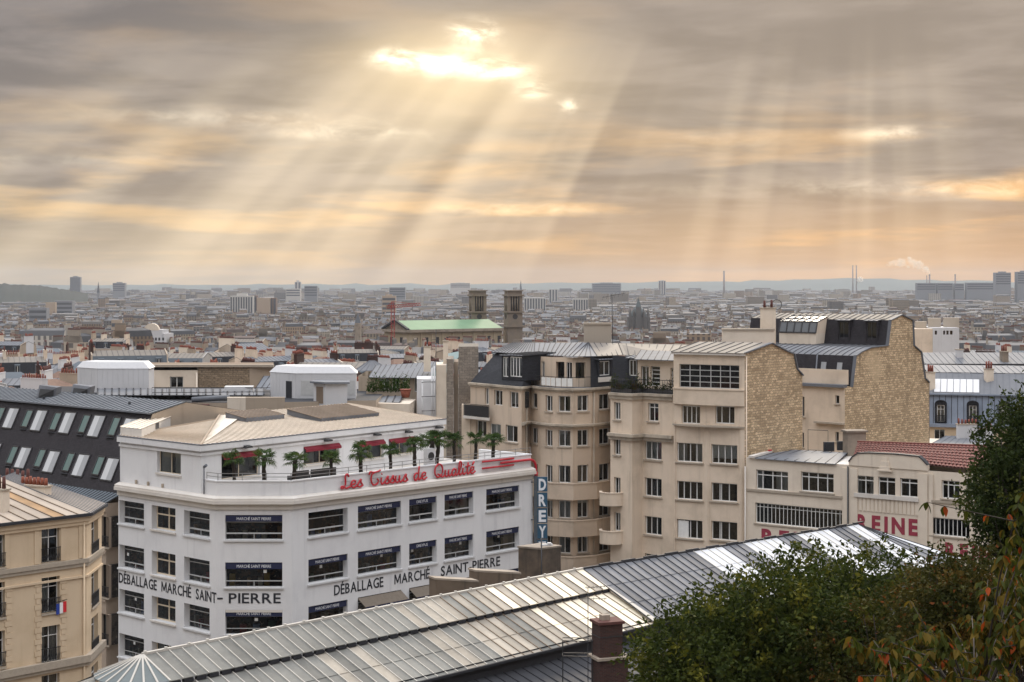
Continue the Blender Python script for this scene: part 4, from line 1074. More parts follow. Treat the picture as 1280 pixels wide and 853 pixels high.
# ================================================================ slate mansard block with skylights (left)
def slate_block():
    t = bld('slate_mansard_block', 'long dark slate mansard block with two rows of paired skylights', 'apartment block', loc=(-50, 160, 0))
    B1 = pl(152, 153.0); B0 = B1 + EL * 34; ZB, ZTp, IN = 21.5, 28.7, 3.4
    a, b = V3(B0, ZB), V3(B1, ZB); c, d = V3(B1 + ER * IN, ZTp), V3(B0 + ER * IN, ZTp)
    mb = MB(); mb.face([b, V3(B1 + ER * 16, ZB), V3(B1 + ER * 16, 28.1), V3(B1 + ER * 7.2, 29.6), c]); mb.build('end_wall', MAT['tan_wall'], t); mb = MB(); mb.face([a, b, c, d]); mb.build('slate_slope', MAT['slate_dark'], t)
    nrm = (b - a).cross(d - a).normalized()
    if nrm.y > 0: nrm = -nrm
    e = (b - a).normalized(); up = (d - a).normalized()
    big = [(14, 523), (49, 526), (84.5, 529), (121, 533), (160, 537), (29, 572.6), (64.7, 577.5), (101.3, 582), (138, 587), (-8, 567), (-22, 519)]
    sml = [(0, 520), (34.7, 523.5), (70, 527), (106, 530), (143.5, 533.4), (16, 569), (50.7, 573), (86.3, 578), (123.8, 582.5), (-18, 565)]
    for lst, w, h, g in ((big, 1.95, 2.25, 'blind'), (sml, 1.15, 1.85, 'glass_sky')):
        for px, py in lst:
            q = ray_plane(px, py, a, nrm); cs = [q - e * w / 2 - up * h / 2, q + e * w / 2 - up * h / 2, q + e * w / 2 + up * h / 2, q - e * w / 2 + up * h / 2]
            mb = MB(); fo = .1
            for i in range(4): mb.bar(cs[i] + nrm * .06, cs[(i + 1) % 4] + nrm * .06, .1, .14)
            sk = mb.build('skylight', MAT['dark_frame'], t)
            mb = MB(); mb.hexa([p + nrm * .02 for p in cs], [p + nrm * .07 for p in cs]); mb.build('pane', MAT[g], sk)
            if g == 'blind':
                mb = MB(); x = [cs[0].lerp(cs[1], .5), cs[1], cs[2], cs[3].lerp(cs[2], .5)]; mb.hexa([p + nrm * .075 for p in x], [p + nrm * .085 for p in x]); mb.build('blind', MAT['blind_grey'], sk)
            else:
                mb = MB(); mb.bar(cs[0] - up * .25 + nrm * .03, cs[1] - up * .25 + nrm * .03, .3, .04); mb.build('apron', MAT['zinc_dark'], sk)
    # zinc top
    r1, r0 = V3(B1 + ER * 7.2, 29.65), V3(B0 + ER * 7.2, 29.65); lip = Vector((0, 0, .08))
    seam_roof('zinc_roof', [(d + lip - V3(ER, 0) * .2, c + lip - V3(ER, 0) * .2, r1, r0)], t, ('zinc_top', 'zinc_dark2'), .75, w=.12, h=.08)
    mb = MB(); mb.bar(d + lip - V3(ER, 0) * .25, c + lip - V3(ER, 0) * .25, .22, .16); mb.build('gutter', MAT['zinc'], t)
    for px, py in ((55, 499), (162, 506)):
        q = ray_plane(px, py, d + lip, (c - d).cross(r0 - d).normalized()); mb = MB(); mb.box(q - Vector((0, 0, .05)), .25, .25, .3, .3); mb.build('roof_vent', MAT['zinc_dark'], t)
    # zinc skirt roof and street wall
    O = 1.4; w0, w1 = B0 - ER * O, B1 - ER * O + EL * .4
    seam_roof('skirt_roof', [(V3(w0, 20.75), V3(w1, 20.75), b, a)], t, ('zinc_dark2', 'seam_dark'), .55)
    mb = MB(); mb.bar(V3(w0 - ER * .05, 20.7), V3(w1 - ER * .05, 20.7), .2, .2); mb.build('gutter', MAT['zinc_dark'], t)
    f = Fac(w0, w1)
    for y0, y1 in ((646, 684), (706, 747), (768, 806)):
        window(t, f, f.px(126.5, 136, y0, y1), .25, 'dark_frame', .06, (.5,), (), sill='sill_stone', rail=True)
    for x in (20, 60, 95): 
        for y0, y1 in ((646, 684), (706, 747), (768, 806)): window(t, f, f.px(x, x + 9, y0 - 10, y1 - 10), .25, 'dark_frame', .06, (.5,), (), sill='sill_stone', curtain=0)
    mb = MB(); wall_faces(mb, f, 0, 20.7); close_walls(mb, [w1, B1 + ER * 12, B0 + ER * 12, w0], 0, 20.7); mb.build('wall', MAT['tan_wall2'], t)
    mb = MB(); band(mb, [w0, w1], 0, .2, 19.9, 20.5); band(mb, [w0, w1], 0, .12, 16.0, 16.2); band(mb, [w0, w1], 0, .12, 11.6, 11.8); mb.build('string_course', MAT['tan_wall2'], t)
    # back of the block
    mb = MB(); close_walls(mb, [B1 + ER * 12, B1 + ER * 16, B0 + ER * 16, B0 + ER * 12], 0, 28.0); mb.face([r0, r1, V3(B1 + ER * 16, 28.1), V3(B0 + ER * 16, 28.1)]); mb.build('back_roof', MAT['zinc_dark'], t)
    # machine vents on the ridge
    for px, py in ((60, 484), (102, 483)):
        q = at(px, py, 172) - Vector((0, 0, .35)); m = MB(); m.hexa([q + Vector((-1.1, -.6, -.8)), q + Vector((1.0, -.8, -.8)), q + Vector((1.0, 1, -.8)), q + Vector((-1.1, 1, -.8))],
                                             [q + Vector((-.9, 0, .55)), q + Vector((1.2, -.9, .35)), q + Vector((1.2, .9, .35)), q + Vector((-.9, 1, .55))])
        v = m.build('roof_cowl', MAT['zinc_grey'], t)
        m = MB(); m.hexa([q + Vector((-.8, -.71, -.6)), q + Vector((.8, -.83, -.6)), q + Vector((.85, -.87, .1)), q + Vector((-.7, -.45, .2))], [q + Vector((-.8, -.75, -.6)), q + Vector((.8, -.87, -.6)), q + Vector((.85, -.91, .1)), q + Vector((-.7, -.49, .2))]); m.build('cowl_mouth', MAT['iron'], v)
plaster('tan_wall2', (.40, .32, .25), .3, .3); zinc('zinc_grey2', (.175, .18, .195), .45, .4, .2); zinc('zinc_dark2', (.12, .14, .16), .45, .4, .2)
zinc('zinc_top', (.25, .25, .26), .5, 0, .25)
plain('blind', (.55, .56, .57), .35, 0, .06); plain('blind_grey', (.33, .34, .35), .4, 0, .05)
m_, nt_, b_ = newmat('glass_sky'); b_.inputs['Base Color'].default_value = (.10, .17, .16, 1); b_.inputs['Roughness'].default_value = .06; b_.inputs['Specular IOR Level'].default_value = .7; MAT['glass_sky'] = m_
slate_block()

# ================================================================ roofs just behind the store
def machine_room(name, label, xl, xm, xr, yt, yb, Y, dY, door=True):
    A, B, C = pl(xl, Y + dY), pl(xm, Y), pl(xr, Y); D_ = C + Vector((-.35, 4.5)); E_ = A + Vector((1.0, 3.0)); zt, zb = zy(yt, Y), zy(yb, Y)
    t = bld(name, label, 'machine room', loc=((B.x + C.x) / 2, Y + 2, zb - .4))
    poly = [A, B, C, D_, E_]; mb = MB(); mb.prism(poly, zb - .4, zt, top=False); mb.build('wall', MAT['white_box'], t)
    for a, b in ((A, B), (B, C)):
        f = Fac(a, b); n = max(2, int(f.L / .55))
        for i in range(n): s = MB(); fbox(s, f, f.L * i / n + .015, f.L * (i + 1) / n - .015, zb - .38, zt - .02, .002, .03); s.build('cladding_panel', MAT['white_box'], t)
    c = (A + B + C + D_ + E_) / 5; mb = MB(); top = [V3(c + (p - c) * .86, zt + .75) for p in poly]; low = [V3(c + (p - c) * 1.03, zt) for p in poly]
    for i in range(5): mb.face([low[i], low[(i + 1) % 5], top[(i + 1) % 5], top[i]])
    mb.face(top); mb.build('roof', MAT['roof_white'], t)
    if door:
        f = Fac(B, C)
        for a, b in ((.08, .3), (.86, .98)): m = MB(); fbox(m, f, f.L * a, f.L * b, zb + .5, zt - .8, .03, .05); m.build('louvre', MAT['grey_frame'], t)
        f = Fac(A, B); m = MB(); fbox(m, f, f.L * .62, f.L * .85, zb - .3, zt - .9, .03, .05); m.build('door', MAT['zinc_dark'], t)
plain('roof_white', (.62, .62, .63), .5, 0, .1)
machine_room('rooftop_machine_room', 'white panelled machine room beside the small white hut', 338, 370, 445, 467, 500, 184, 3)
machine_room('rooftop_machine_room', 'windowless white panelled box above the slate mansard skylights', 97, 122, 186, 461, 492, 194, 3, False)
def roof_base():
    t = bld('flat_roof_block', 'low block with dark flat roof and thin railings behind the store', 'building', loc=(-30, 190, 0))
    poly = [pl(60, 190), pl(187, 178), pl(300, 177), pl(470, 181), pl(485, 200), pl(60, 206)]; Z = 28.2
    mb = MB(); mb.prism(poly, 0, Z, top=False); mb.build('wall', MAT['tan_wall'], t)
    mb = MB(); mb.face([V3(p, Z) for p in poly]); mb.build('roof', MAT['zinc_dark'], t)
    seam_roof('zinc_roof', [(at(122, 494, 183), at(330, 494, 181), at(330, 486, 192), at(122, 486, 194))], t, ('zinc_grey2', 'zinc_dark'), .8, w=.16, h=.08)
    for y in (0, 1): railing(t, [pl(190, 178.5 + y * 9), pl(338, 180 + y * 7)], Z, Z + 1.0, step=1.6)
    for x0, x1, m in ((284, 307, 'cream_wall'), (307, 356, 'tan_wall'), (233, 262, 'pot_dark')):
        b = MB(); Y = 176.5; b.prism([pl(x0, Y), pl(x1, Y), pl(x1, Y + .8), pl(x0, Y + .8)], 26, zy(497, Y) if m != 'pot_dark' else zy(506, Y)); b.build('low_wall', MAT[m], t)
    b = MB(); b.tube([at(240, 500, 178), at(287, 497, 178)], .3, 8); b.build('duct', MAT['zinc'], t)
    b = MB(); b.box(at(299, 484, 188) - Vector((0, 0, .8)), 3.2, 2, .9, .1); b.build('roof_hatch', MAT['white_sill'], t)
    # small white hut in front of the machine room
    h = bld('rooftop_hut', 'small white hut with tan door on the store roof', 'hut', loc=at(412, 503, 178.5))
    A, B, C = pl(392, 180), pl(407, 178.5), pl(434, 178.5); zt, zb = zy(480, 178.5), zy(505, 178.5) - .3
    mb = MB(); mb.prism([A, B, C, C + Vector((-.3, 2.4)), A + Vector((.4, 2))], zb, zt); mb.build('wall', MAT['white_box'], h)
    mb = MB(); mb.prism([A + Vector((-.4, -.1)), B + Vector((-.1, -.4)), C + Vector((.3, -.3)), C + Vector((0, 2.6)), A + Vector((.2, 2.3))], zt + .002, zt + .2, bottom=True); mb.build('roof', MAT['zinc'], h)
    f = Fac(A, B); mb = MB(); fbox(mb, f, f.L * .25, f.L * .8, zb + .3, zt - .35, 0, .05); mb.build('door', MAT['tan_panel'], h)
roof_base()
def annex():
    Y = 206.0; t = bld('rubble_annex', 'cream and rubble stone annex with one white double window', 'building', loc=(-40, Y, 0))
    f1, f2, f3 = Fac(pl(150, Y + 1), pl(186, Y)), Fac(pl(186, Y), pl(247, Y)), Fac(pl(247, Y), pl(312, Y))
    window(t, f2, f2.px(212.5, 229, 471, 485), .2, 'white_frame', .1, (.5,), (), .1)
    mb = MB(); wall_faces(mb, f2, 0, zy(463, Y)); close_walls(mb, [pl(150, Y + 1), pl(186, Y)], 0, zy(458, Y)); close_walls(mb, [pl(312, Y), pl(342, Y + .5), pl(342, Y + 12), pl(150, Y + 12), pl(150, Y + 1)], 0, zy(459, Y)); mb.build('wall', MAT['tan_wall'], t)
    mb = MB(); fbox(mb, f2, 0, f2.L, 0, 10, -.01, .005); wall_faces(mb, f2, 10, zy(463, Y) + .001); mb.v = [(v[0], v[1] - .01, v[2]) for v in mb.v]; mb.build('cream_wall', MAT['cream_wall'], t)
    mb = MB(); fbox(mb, f3, 0, f3.L, 0, zy(459, Y), -.3, 0); mb.build('rubble_wall', MAT['rubble'], t)
    mb = MB(); band(mb, [pl(150, Y + 1), pl(186, Y), pl(247, Y), pl(342, Y)], -.5, .25, zy(459, Y) + .003, zy(459, Y) + .3); mb.build('coping', MAT['sill_stone'], t)
    mb = MB(); mb.face([V3(pl(150, Y + .5), zy(459, Y)), V3(pl(342, Y + .2), zy(459, Y)), V3(pl(342, Y + 12), zy(459, Y)), V3(pl(150, Y + 12), zy(459, Y))]); mb.build('roof', MAT['tan_panel'], t)
    for px in (186.5, 246): u = Fac(pl(150, Y), pl(342, Y)).u(px); mb = MB(); mb.tube([V3(pl(px, Y - .15), 10), V3(pl(px, Y - .15), zy(466, Y))], .12, 7); mb.build('downpipe', MAT['cream_wall'], t)
    seam_roof('lean_to', [(at(318, 488, 200), at(338, 488, 199), at(352, 470, 205.5), at(330, 470, 205.5))], t)
annex()
def garden_house():
    Y = 197.0; t = bld('roof_garden_house', 'zinc roofed house with attic windows above a green roof garden', 'house', loc=(-12, Y, 0))
    f = Fac(pl(448, Y), pl(545, Y - 2)); Z0, Z1 = zy(497, Y), zy(470, Y)
    for a, b, y0, y1 in ((474, 486, 473, 487), (490, 499, 472, 487), (503, 509, 474, 490), (518, 526, 472, 490)): window(t, f, f.px(a, b, y0, y1), .15, 'white_frame', .07, (.5,), sill=None, curtain=.2)
    mb = MB(); wall_faces(mb, f, 0, Z1); close_walls(mb, [f.B, f.B + Vector((0, 14)), f.A + Vector((0, 14)), f.A], 0, Z1); mb.build('wall', MAT['tan_wall'], t)
    a, b = f.P(1.5, Z1 - .1, .8), f.P(f.L + .3, Z1 - .1, .8); seam_roof('zinc_roof', [(a, b, at(556, 452, Y + 7), at(470, 457, Y + 7)), (at(470, 457, Y + 7), at(556, 452, Y + 7), b + Vector((0, 15, 0)), a + Vector((0, 15, 0)))], t, ('zinc', 'zinc_dark'), .6)
    mb = MB(); mb.hexa([at(538, 474, Y - 3), at(556, 470, Y - 3), at(580, 440, Y + 4), at(560, 444, Y + 4)], [at(538, 472, Y - 3), at(556, 468, Y - 3), at(580, 438, Y + 4), at(560, 442, Y + 4)]); mb.build('glazed_slope', MAT['glass_sky'], t)
    seam_roof('pyramid_roof', [(at(442, 464, Y + 6), at(488, 463, Y + 6), at(468, 451, Y + 9), at(462, 451, Y + 9))], t, ('zinc_grey2', 'zinc'), .7)
    seam_roof('lower_roof', [(at(436, 503, 186), at(500, 503, 184), at(505, 492, 194), at(440, 492, 194))], t, ('zinc_grey2', 'zinc_dark'), .8, w=.14, h=.08)
    mb = MB(); mb.prism([pl(430, 185), pl(512, 182.5), pl(520, 190), pl(430, 195)], 0, zy(504, 184)); mb.build('lower_wall', MAT['cream_wall'], t)
    # plants on the roof terrace
    g = bld('roof_garden', 'row of bushy green shrubs growing on the roof terrace', 'plants', loc=at(483, 492, 192)); r = random.Random(5); mb = MB()
    for i in range(1500):
        p = at(r.uniform(459, 512), 490, 192) + Vector((0, r.gauss(0, .5), 0)); p.z += abs(r.gauss(0, .75)); s = .14; d = Vector((r.gauss(0, 1), r.gauss(0, 1), r.gauss(0, 1))).normalized(); e = d.cross(Vector((.3, .5, .8))).normalized()
        mb.face([p - d * s, p + e * s * .5, p + d * s, p - e * s * .5])
    mb.build('foliage', MAT['palm_leaf'], g)
    mb = MB(); mb.prism([pl(458, 191.5), pl(512, 191.3), pl(512, 193), pl(458, 193)], zy(504, 184), zy(489.5, 192)); mb.build('planter', MAT['tan_wall'], g)
    # white party wall with flue pipes, then tall grey stone walls
    h = bld('party_wall_house', 'tall house with white rendered and grey stone blind party walls', 'house', loc=(-8, 188, 0))
    Y2 = 187.5; mb = MB(); mb.prism([pl(521, Y2), pl(545, Y2 - 1), pl(545, Y2 + 6), pl(521, Y2 + 6)], 0, zy(474, Y2)); mb.build('white_wall', MAT['white_box'], h)
    for i, (px, y0) in enumerate(((528, 476), (540, 460), (543, 458))): mb = MB(); mb.tube([at(px, 540, Y2 - 1.2), at(px, y0, Y2 - 1.2)], .09, 7); mb.build('flue_pipe', MAT['white_sill'], h)
    for y in (478, 496, 514): mb = MB(); mb.bar(at(527, y, Y2 - 1.3), at(544, y - .5, Y2 - 1.3), .06); mb.build('pipe_strap', MAT['iron'], h)
    mb = MB(); mb.prism([pl(545.3, Y2 - 1), pl(558, Y2 - 1.5), pl(558, Y2 + 6), pl(545.3, Y2 + 6)], 0, zy(456, Y2)); mb.build('tan_wall', MAT['cream_wall'], h)
    mb = MB(); mb.prism([pl(558.3, Y2 - 2), pl(567, Y2 - 2), pl(567, Y2 + 6), pl(558.3, Y2 + 6)], 0, zy(448, Y2)); mb.build('stone_wall', MAT['grey_stone'], h)
    mb = MB(); mb.prism([pl(567.3, Y2 - .5), pl(573, Y2 - .8), pl(573, Y2 + 6), pl(567.3, Y2 + 6)], 0, zy(452, Y2)); mb.build('tan_wall', MAT['beige_wall'], h)
    mb = MB(); mb.prism([pl(573.3, Y2 - 1.5), pl(598, Y2 - 1), pl(598, Y2 + 9), pl(573.3, Y2 + 9)], 0, zy(433, Y2)); mb.build('stone_wall', MAT['grey_stone'], h)
    chimney(h, pl(557, Y2 + 2), zy(456, Y2), zy(428, Y2), .55, .5, 0, 0, 'cream_wall'); chimney(h, pl(534, Y2 + 9), zy(470, Y2), zy(434, Y2 + 9), .8, .6, 0, 2, 'cream_wall')
    mb = MB(); mb.tube([V3(pl(545, Y2 + 1), 30), V3(pl(545, Y2 + 1), zy(412, Y2))], .04, 6); mb.bar(at(540, 425, Y2 + 1), at(550, 424, Y2 + 1), .04); mb.build('aerial', MAT['iron'], h)
    p = bld('terrace_pot', 'orange terracotta planter at the end of the roof garden', 'planter', loc=at(507, 497, 189)); mb = MB(); q = at(507, 497, 189); mb.tube([q, q + Vector((0, 0, .9))], [.45, .65], 10); mb.build('pot', MAT['pot_orange'], p); mb = MB(); mb.tube([q + Vector((0, 0, .86)), q + Vector((0, 0, .95))], [.7, .7], 10); mb.build('rim', MAT['pot_orange'], p)
garden_house()
# ================================================================ beige apartment house with a rounded bay (behind the store)
def bay_house():
    t = bld('bay_apartment_house', 'beige apartment house with rounded bay, curved balconies and slate mansard', 'apartment block', loc=(3, 175, 0))
    D = [pl(588, 183), pl(652, 175), pl(663, 177.6), pl(676, 175.2), pl(694, 173.2), pl(716, 172.5), pl(739, 173.4), pl(772, 177)]
    fs = [Fac(a, b) for a, b in zip(D[:-1], D[1:])]
    def W(i, x0, x1, y0, y1, **k):
        kw = dict(rev=.22, bx=(.5,), by=(), fw=.09, bw=.09, curtain=.5, blind=.3); kw.update(k); window(t, fs[i], fs[i].px(x0, x1, y0, y1), **kw)
    S = fs
    for x0, x1, y0, y1 in ((606, 611, 485, 506), (617.5, 628, 488, 507), (637, 648, 490, 510)): W(0, x0, x1, y0, y1, sill=None)
    for x0, x1, y0, y1 in ((595, 608, 526, 546), (612, 626, 530, 549), (632, 647, 532, 553)): W(0, x0, x1, y0, y1)
    for x0, x1, y0, y1 in ((612, 626, 574, 594), (632, 647, 576, 597)): W(0, x0, x1, y0, y1)
    rows = [(495, 515), (538, 558.5), (582, 604), (626, 648), (669.5, 692), (713, 735)]
    for r, (a, b) in enumerate(rows):
        W(2, 665, 671.5, a - 3.5, b - 5, bx=()) if r == 0 else W(2, 664.5, 672, a - 3, b - 4)
        W(3, 682, 690.5, a - .5, b - .5, bx=(.5,))
        W(4, 698, 713, a, b); W(5, 722, 735.5, a - .8, b - .8); W(6, 749, 762.5, a - 2.5, b - 3)
    mb = MB(); ZE = 29.85
    for f in fs: wall_faces(mb, f, 0, ZE)
    BK = [D[-1], D[-1] + Vector((-1, 13)), D[0] + Vector((2, 12)), D[0]]; close_walls(mb, BK, 0, ZE); mb.build('wall', MAT['beige_wall'], t)
    mb = MB(); mb.prism([pl(577, 183.5), pl(588, 182.9), pl(590, 190), pl(579, 190)], 0, zy(507, 183)); mb.build('side_wall', MAT['beige_light'], t)
    c = MB(); band(c, D, -.1, .35, ZE, ZE + .22); band(c, D, 0, .15, ZE - .2, ZE - .003); c.build('cornice', MAT['ledge_stone'], t)
    c = MB(); band(c, D[1:], 0, .55, 26.1, 26.3); band(c, D[1:], 0, .35, 25.95, 26.098); c.build('ledge', MAT['ledge_stone'], t)
    for y in (602.5, 648.5, 693.5):
        zt = zy(y, 173); b = MB(); bp = D[2:]; band(b, bp, .75, .92, zt - 1.55, zt - .12); band(b, bp, 0, .92, zt - 1.75, zt - 1.552); band(b, bp, .70, .98, zt - .118, zt)
        b.build('balcony', MAT['beige_wall'], t)
    for i_, x_ in ((1, 657.5), (5, 741.5)):
        f_ = fs[i_] if i_ == 1 else fs[6]; u_ = f_.u(x_); mb = MB(); mb.tube([f_.P(u_, 2, .1), f_.P(u_, 29.6, .1)], .07, 7); mb.build('downpipe', MAT['ledge_stone'], t)
    # corner balcony on the left
    b = MB(); q = [pl(579, 182), pl(612, 178.6), pl(613, 180.5), pl(580, 184)]; zb = zy(521, 181); b.prism(q, zb - .25, zb, bottom=True); ba = b.build('corner_balcony', MAT['cream_ledge'], t)
    railing(ba, [pl(579.5, 182.2), pl(611.5, 178.8)], zb, zb + 1.35, step=.16); mb = MB(); mb.face([V3(pl(580, 182.4), zb + .05), V3(pl(611, 179), zb + .05), V3(pl(611, 179), zb + 1.25), V3(pl(580, 182.4), zb + 1.25)]); mb.build('balcony_screen', MAT['dark_frame'], ba)
    # slate mansard left with dormers
    ZT = 33.3; T0, T1 = pl(621, 186), pl(664, 179.5); sl = MB()
    sl.face([V3(D[0], ZE + .24), V3(D[1], ZE + .24), V3(T1, ZT), V3(T0, ZT)]); sl.face([V3(D[1], ZE + .24), V3(pl(664, 176.8), ZE + .24), V3(pl(667, 179.5), ZT), V3(T1, ZT)])
    sl.face([V3(D[0] + Vector((2, 12)), ZE + .24), V3(D[0], ZE + .24), V3(T0, ZT), V3(T0 + Vector((1, 6)), ZT)])
    sl.build('slate_slope', MAT['slate'], t); sl = MB(); sl.face([V3(D[6], ZE + .24), V3(D[7], ZE + .24), V3(D[7] + Vector((.2, .9)), ZT), V3(D[6] + Vector((.0, .9)), ZT)]); sl.face([V3(D[6], ZE + .24), V3(D[6] + Vector((0, .9)), ZT), V3(D[6] + Vector((0, 4)), ZT), V3(D[6] + Vector((0, 4)), ZE + .24)])
    sl.build('slate_slope', MAT['slate'], t)
    for x0, x1, bx in ((623.5, 630.5, (.5,)), (632.5, 647.5, (.25, .5, .75))): dormer(t, fs[0], fs[0].px(x0, x1, 446.5, 471.5), -.5, 4.0, bx=bx, fw=.1, bw=.12, curtain=.6)
    dormer(t, fs[6], fs[6].px(750, 763, 451.5, 469.5), -.05, 1.6, bx=(.5,), fw=.09, bw=.08); mb = MB(); fbox(mb, fs[6], *fs[6].px(748, 764, 471.5, 477.5), -.05, .04); mb.build('dormer_apron', MAT['cream_ledge'], t)
    # set-back penthouse with terrace
    Q = [pl(664, 179), pl(676, 177), pl(694, 175.4), pl(716, 174.6), pl(739, 175)]; g = [Fac(a, b) for a, b in zip(Q[:-1], Q[1:])]
    window(t, g[0], g[0].px(674.2, 675.6, 452, 470), .1, sill=None); window(t, g[1], g[1].px(677, 681, 452, 472), .15, bx=(.5,), sill=None)
    window(t, g[2], g[2].px(695, 705.5, 452.5, 474), .6, 'dark_frame', bx=(), sill=None, curtain=0); window(t, g[2], g[2].px(708, 715, 453, 474), .15, sill=None); window(t, g[3], g[3].px(719.5, 732, 453, 474), .3, 'cream_frame', bx=(), sill=None, curtain=1, cmat='curtain_tan')
    mb = MB()
    for f in g: wall_faces(mb, f, ZE + .2, 33.2)
    mb.build('penthouse_wall', MAT['beige_wall'], t)
    mb = MB(); mb.face([V3(p, ZE + .226) for p in D[2:7] + Q[::-1]]); mb.build('terrace_floor', MAT['zinc'], t)
    rp = offset_poly(D[2:7], -.05); railing(t, rp, ZE + .22, ZE + 1.35, step=.55)
    for a, b in ((rp[1], rp[2]), (rp[2], rp[3])):
        n = 3
        for i in range(n): p, q = a.lerp(b, (i + .06) / n), a.lerp(b, (i + .94) / n); mb = MB(); mb.face([V3(p, ZE + .4), V3(q, ZE + .4), V3(q, ZE + 1.25), V3(p, ZE + 1.25)]); mb.v = [(v[0], v[1] - .04, v[2]) for v in mb.v]; mb.build('rail_panel', MAT['white_frame'], t)
    # zinc roof
    ex = [V3(T0 + Vector((-.6, -.4)), ZT + .05), V3(T1 + Vector((.3, -.5)), ZT + .05)]; rg0, rg1 = at(641, 428.5, 190), at(735, 428.5, 184); rg2 = at(862, 431, 182)
    e2, e3 = V3(Q[1] + Vector((0, -.6)), ZT + .05), V3(Q[3] + Vector((0, -.7)), ZT + .05); e4 = V3(Q[4] + Vector((.6, -.3)), ZT + .05); e5 = V3(D[7] + Vector((.6, .5)), ZT + .05); e6 = V3(pl(850, 172), ZT + .1)
    seam_roof('zinc_roof', [(ex[0], ex[1], rg0.lerp(rg1, .3), rg0), (ex[1], e3, rg1, rg0.lerp(rg1, .3)), (e3, e4, rg1 + Vector((.1, 0, 0)), rg1)], t, ('zinc_grey2', 'zinc_dark'), .6)
    seam_roof('zinc_roof', [(e4, e5, rg1.lerp(rg2, .3), rg1), (e5, e6, rg2, rg1.lerp(rg2, .3))], t, ('zinc_warm_sheen2', 'zinc_dark'), .8)
    mb = MB(); mb.face([rg0, rg1, rg1 + Vector((0, 10, -1)), rg0 + Vector((0, 8, -1))]); mb.face([rg1, rg2, rg2 + Vector((0, 10, -1)), rg1 + Vector((0, 10, -1))]); mb.build('back_roof', MAT['zinc_dark'], t)
    mb = MB(); mb.box(V3(pl(747, 186), zy(436, 186)), 34 * 186 / F, 1.1, zy(406, 186) - zy(436, 186)); ch = mb.build('chimney_stack', MAT['tan_wall3'], t)
    mb = MB(); mb.box(V3(pl(747, 186), zy(406, 186) + .002), 35.5 * 186 / F, 1.3, .2); mb.build('chimney_cap', MAT['sill_stone'], ch)
    a = bld('roof_aerial', 'television aerial rising beside the big beige chimney slab', 'aerial', loc=at(766, 428, 187)); mb = MB(); mb.tube([at(766, 432, 187), at(765, 371, 187)], .045, 6); mb.build('mast', MAT['iron'], a)
    mb = MB(); mb.bar(at(753, 372, 187), at(782, 366.5, 188), .05)
    for k in range(6): p = at(754 + 5 * k, 372 - k, 187 + .2 * k); mb.bar(p - Vector((.15, .5, .3)), p + Vector((.15, .5, .3)), .035)
    mb.build('aerial_arm', MAT['iron'], a)
plaster('tan_wall3', (.44, .38, .31), .2, .3); zinc('zinc_warm_sheen2', (.20, .178, .155), .45, .4, .2)
bay_house()

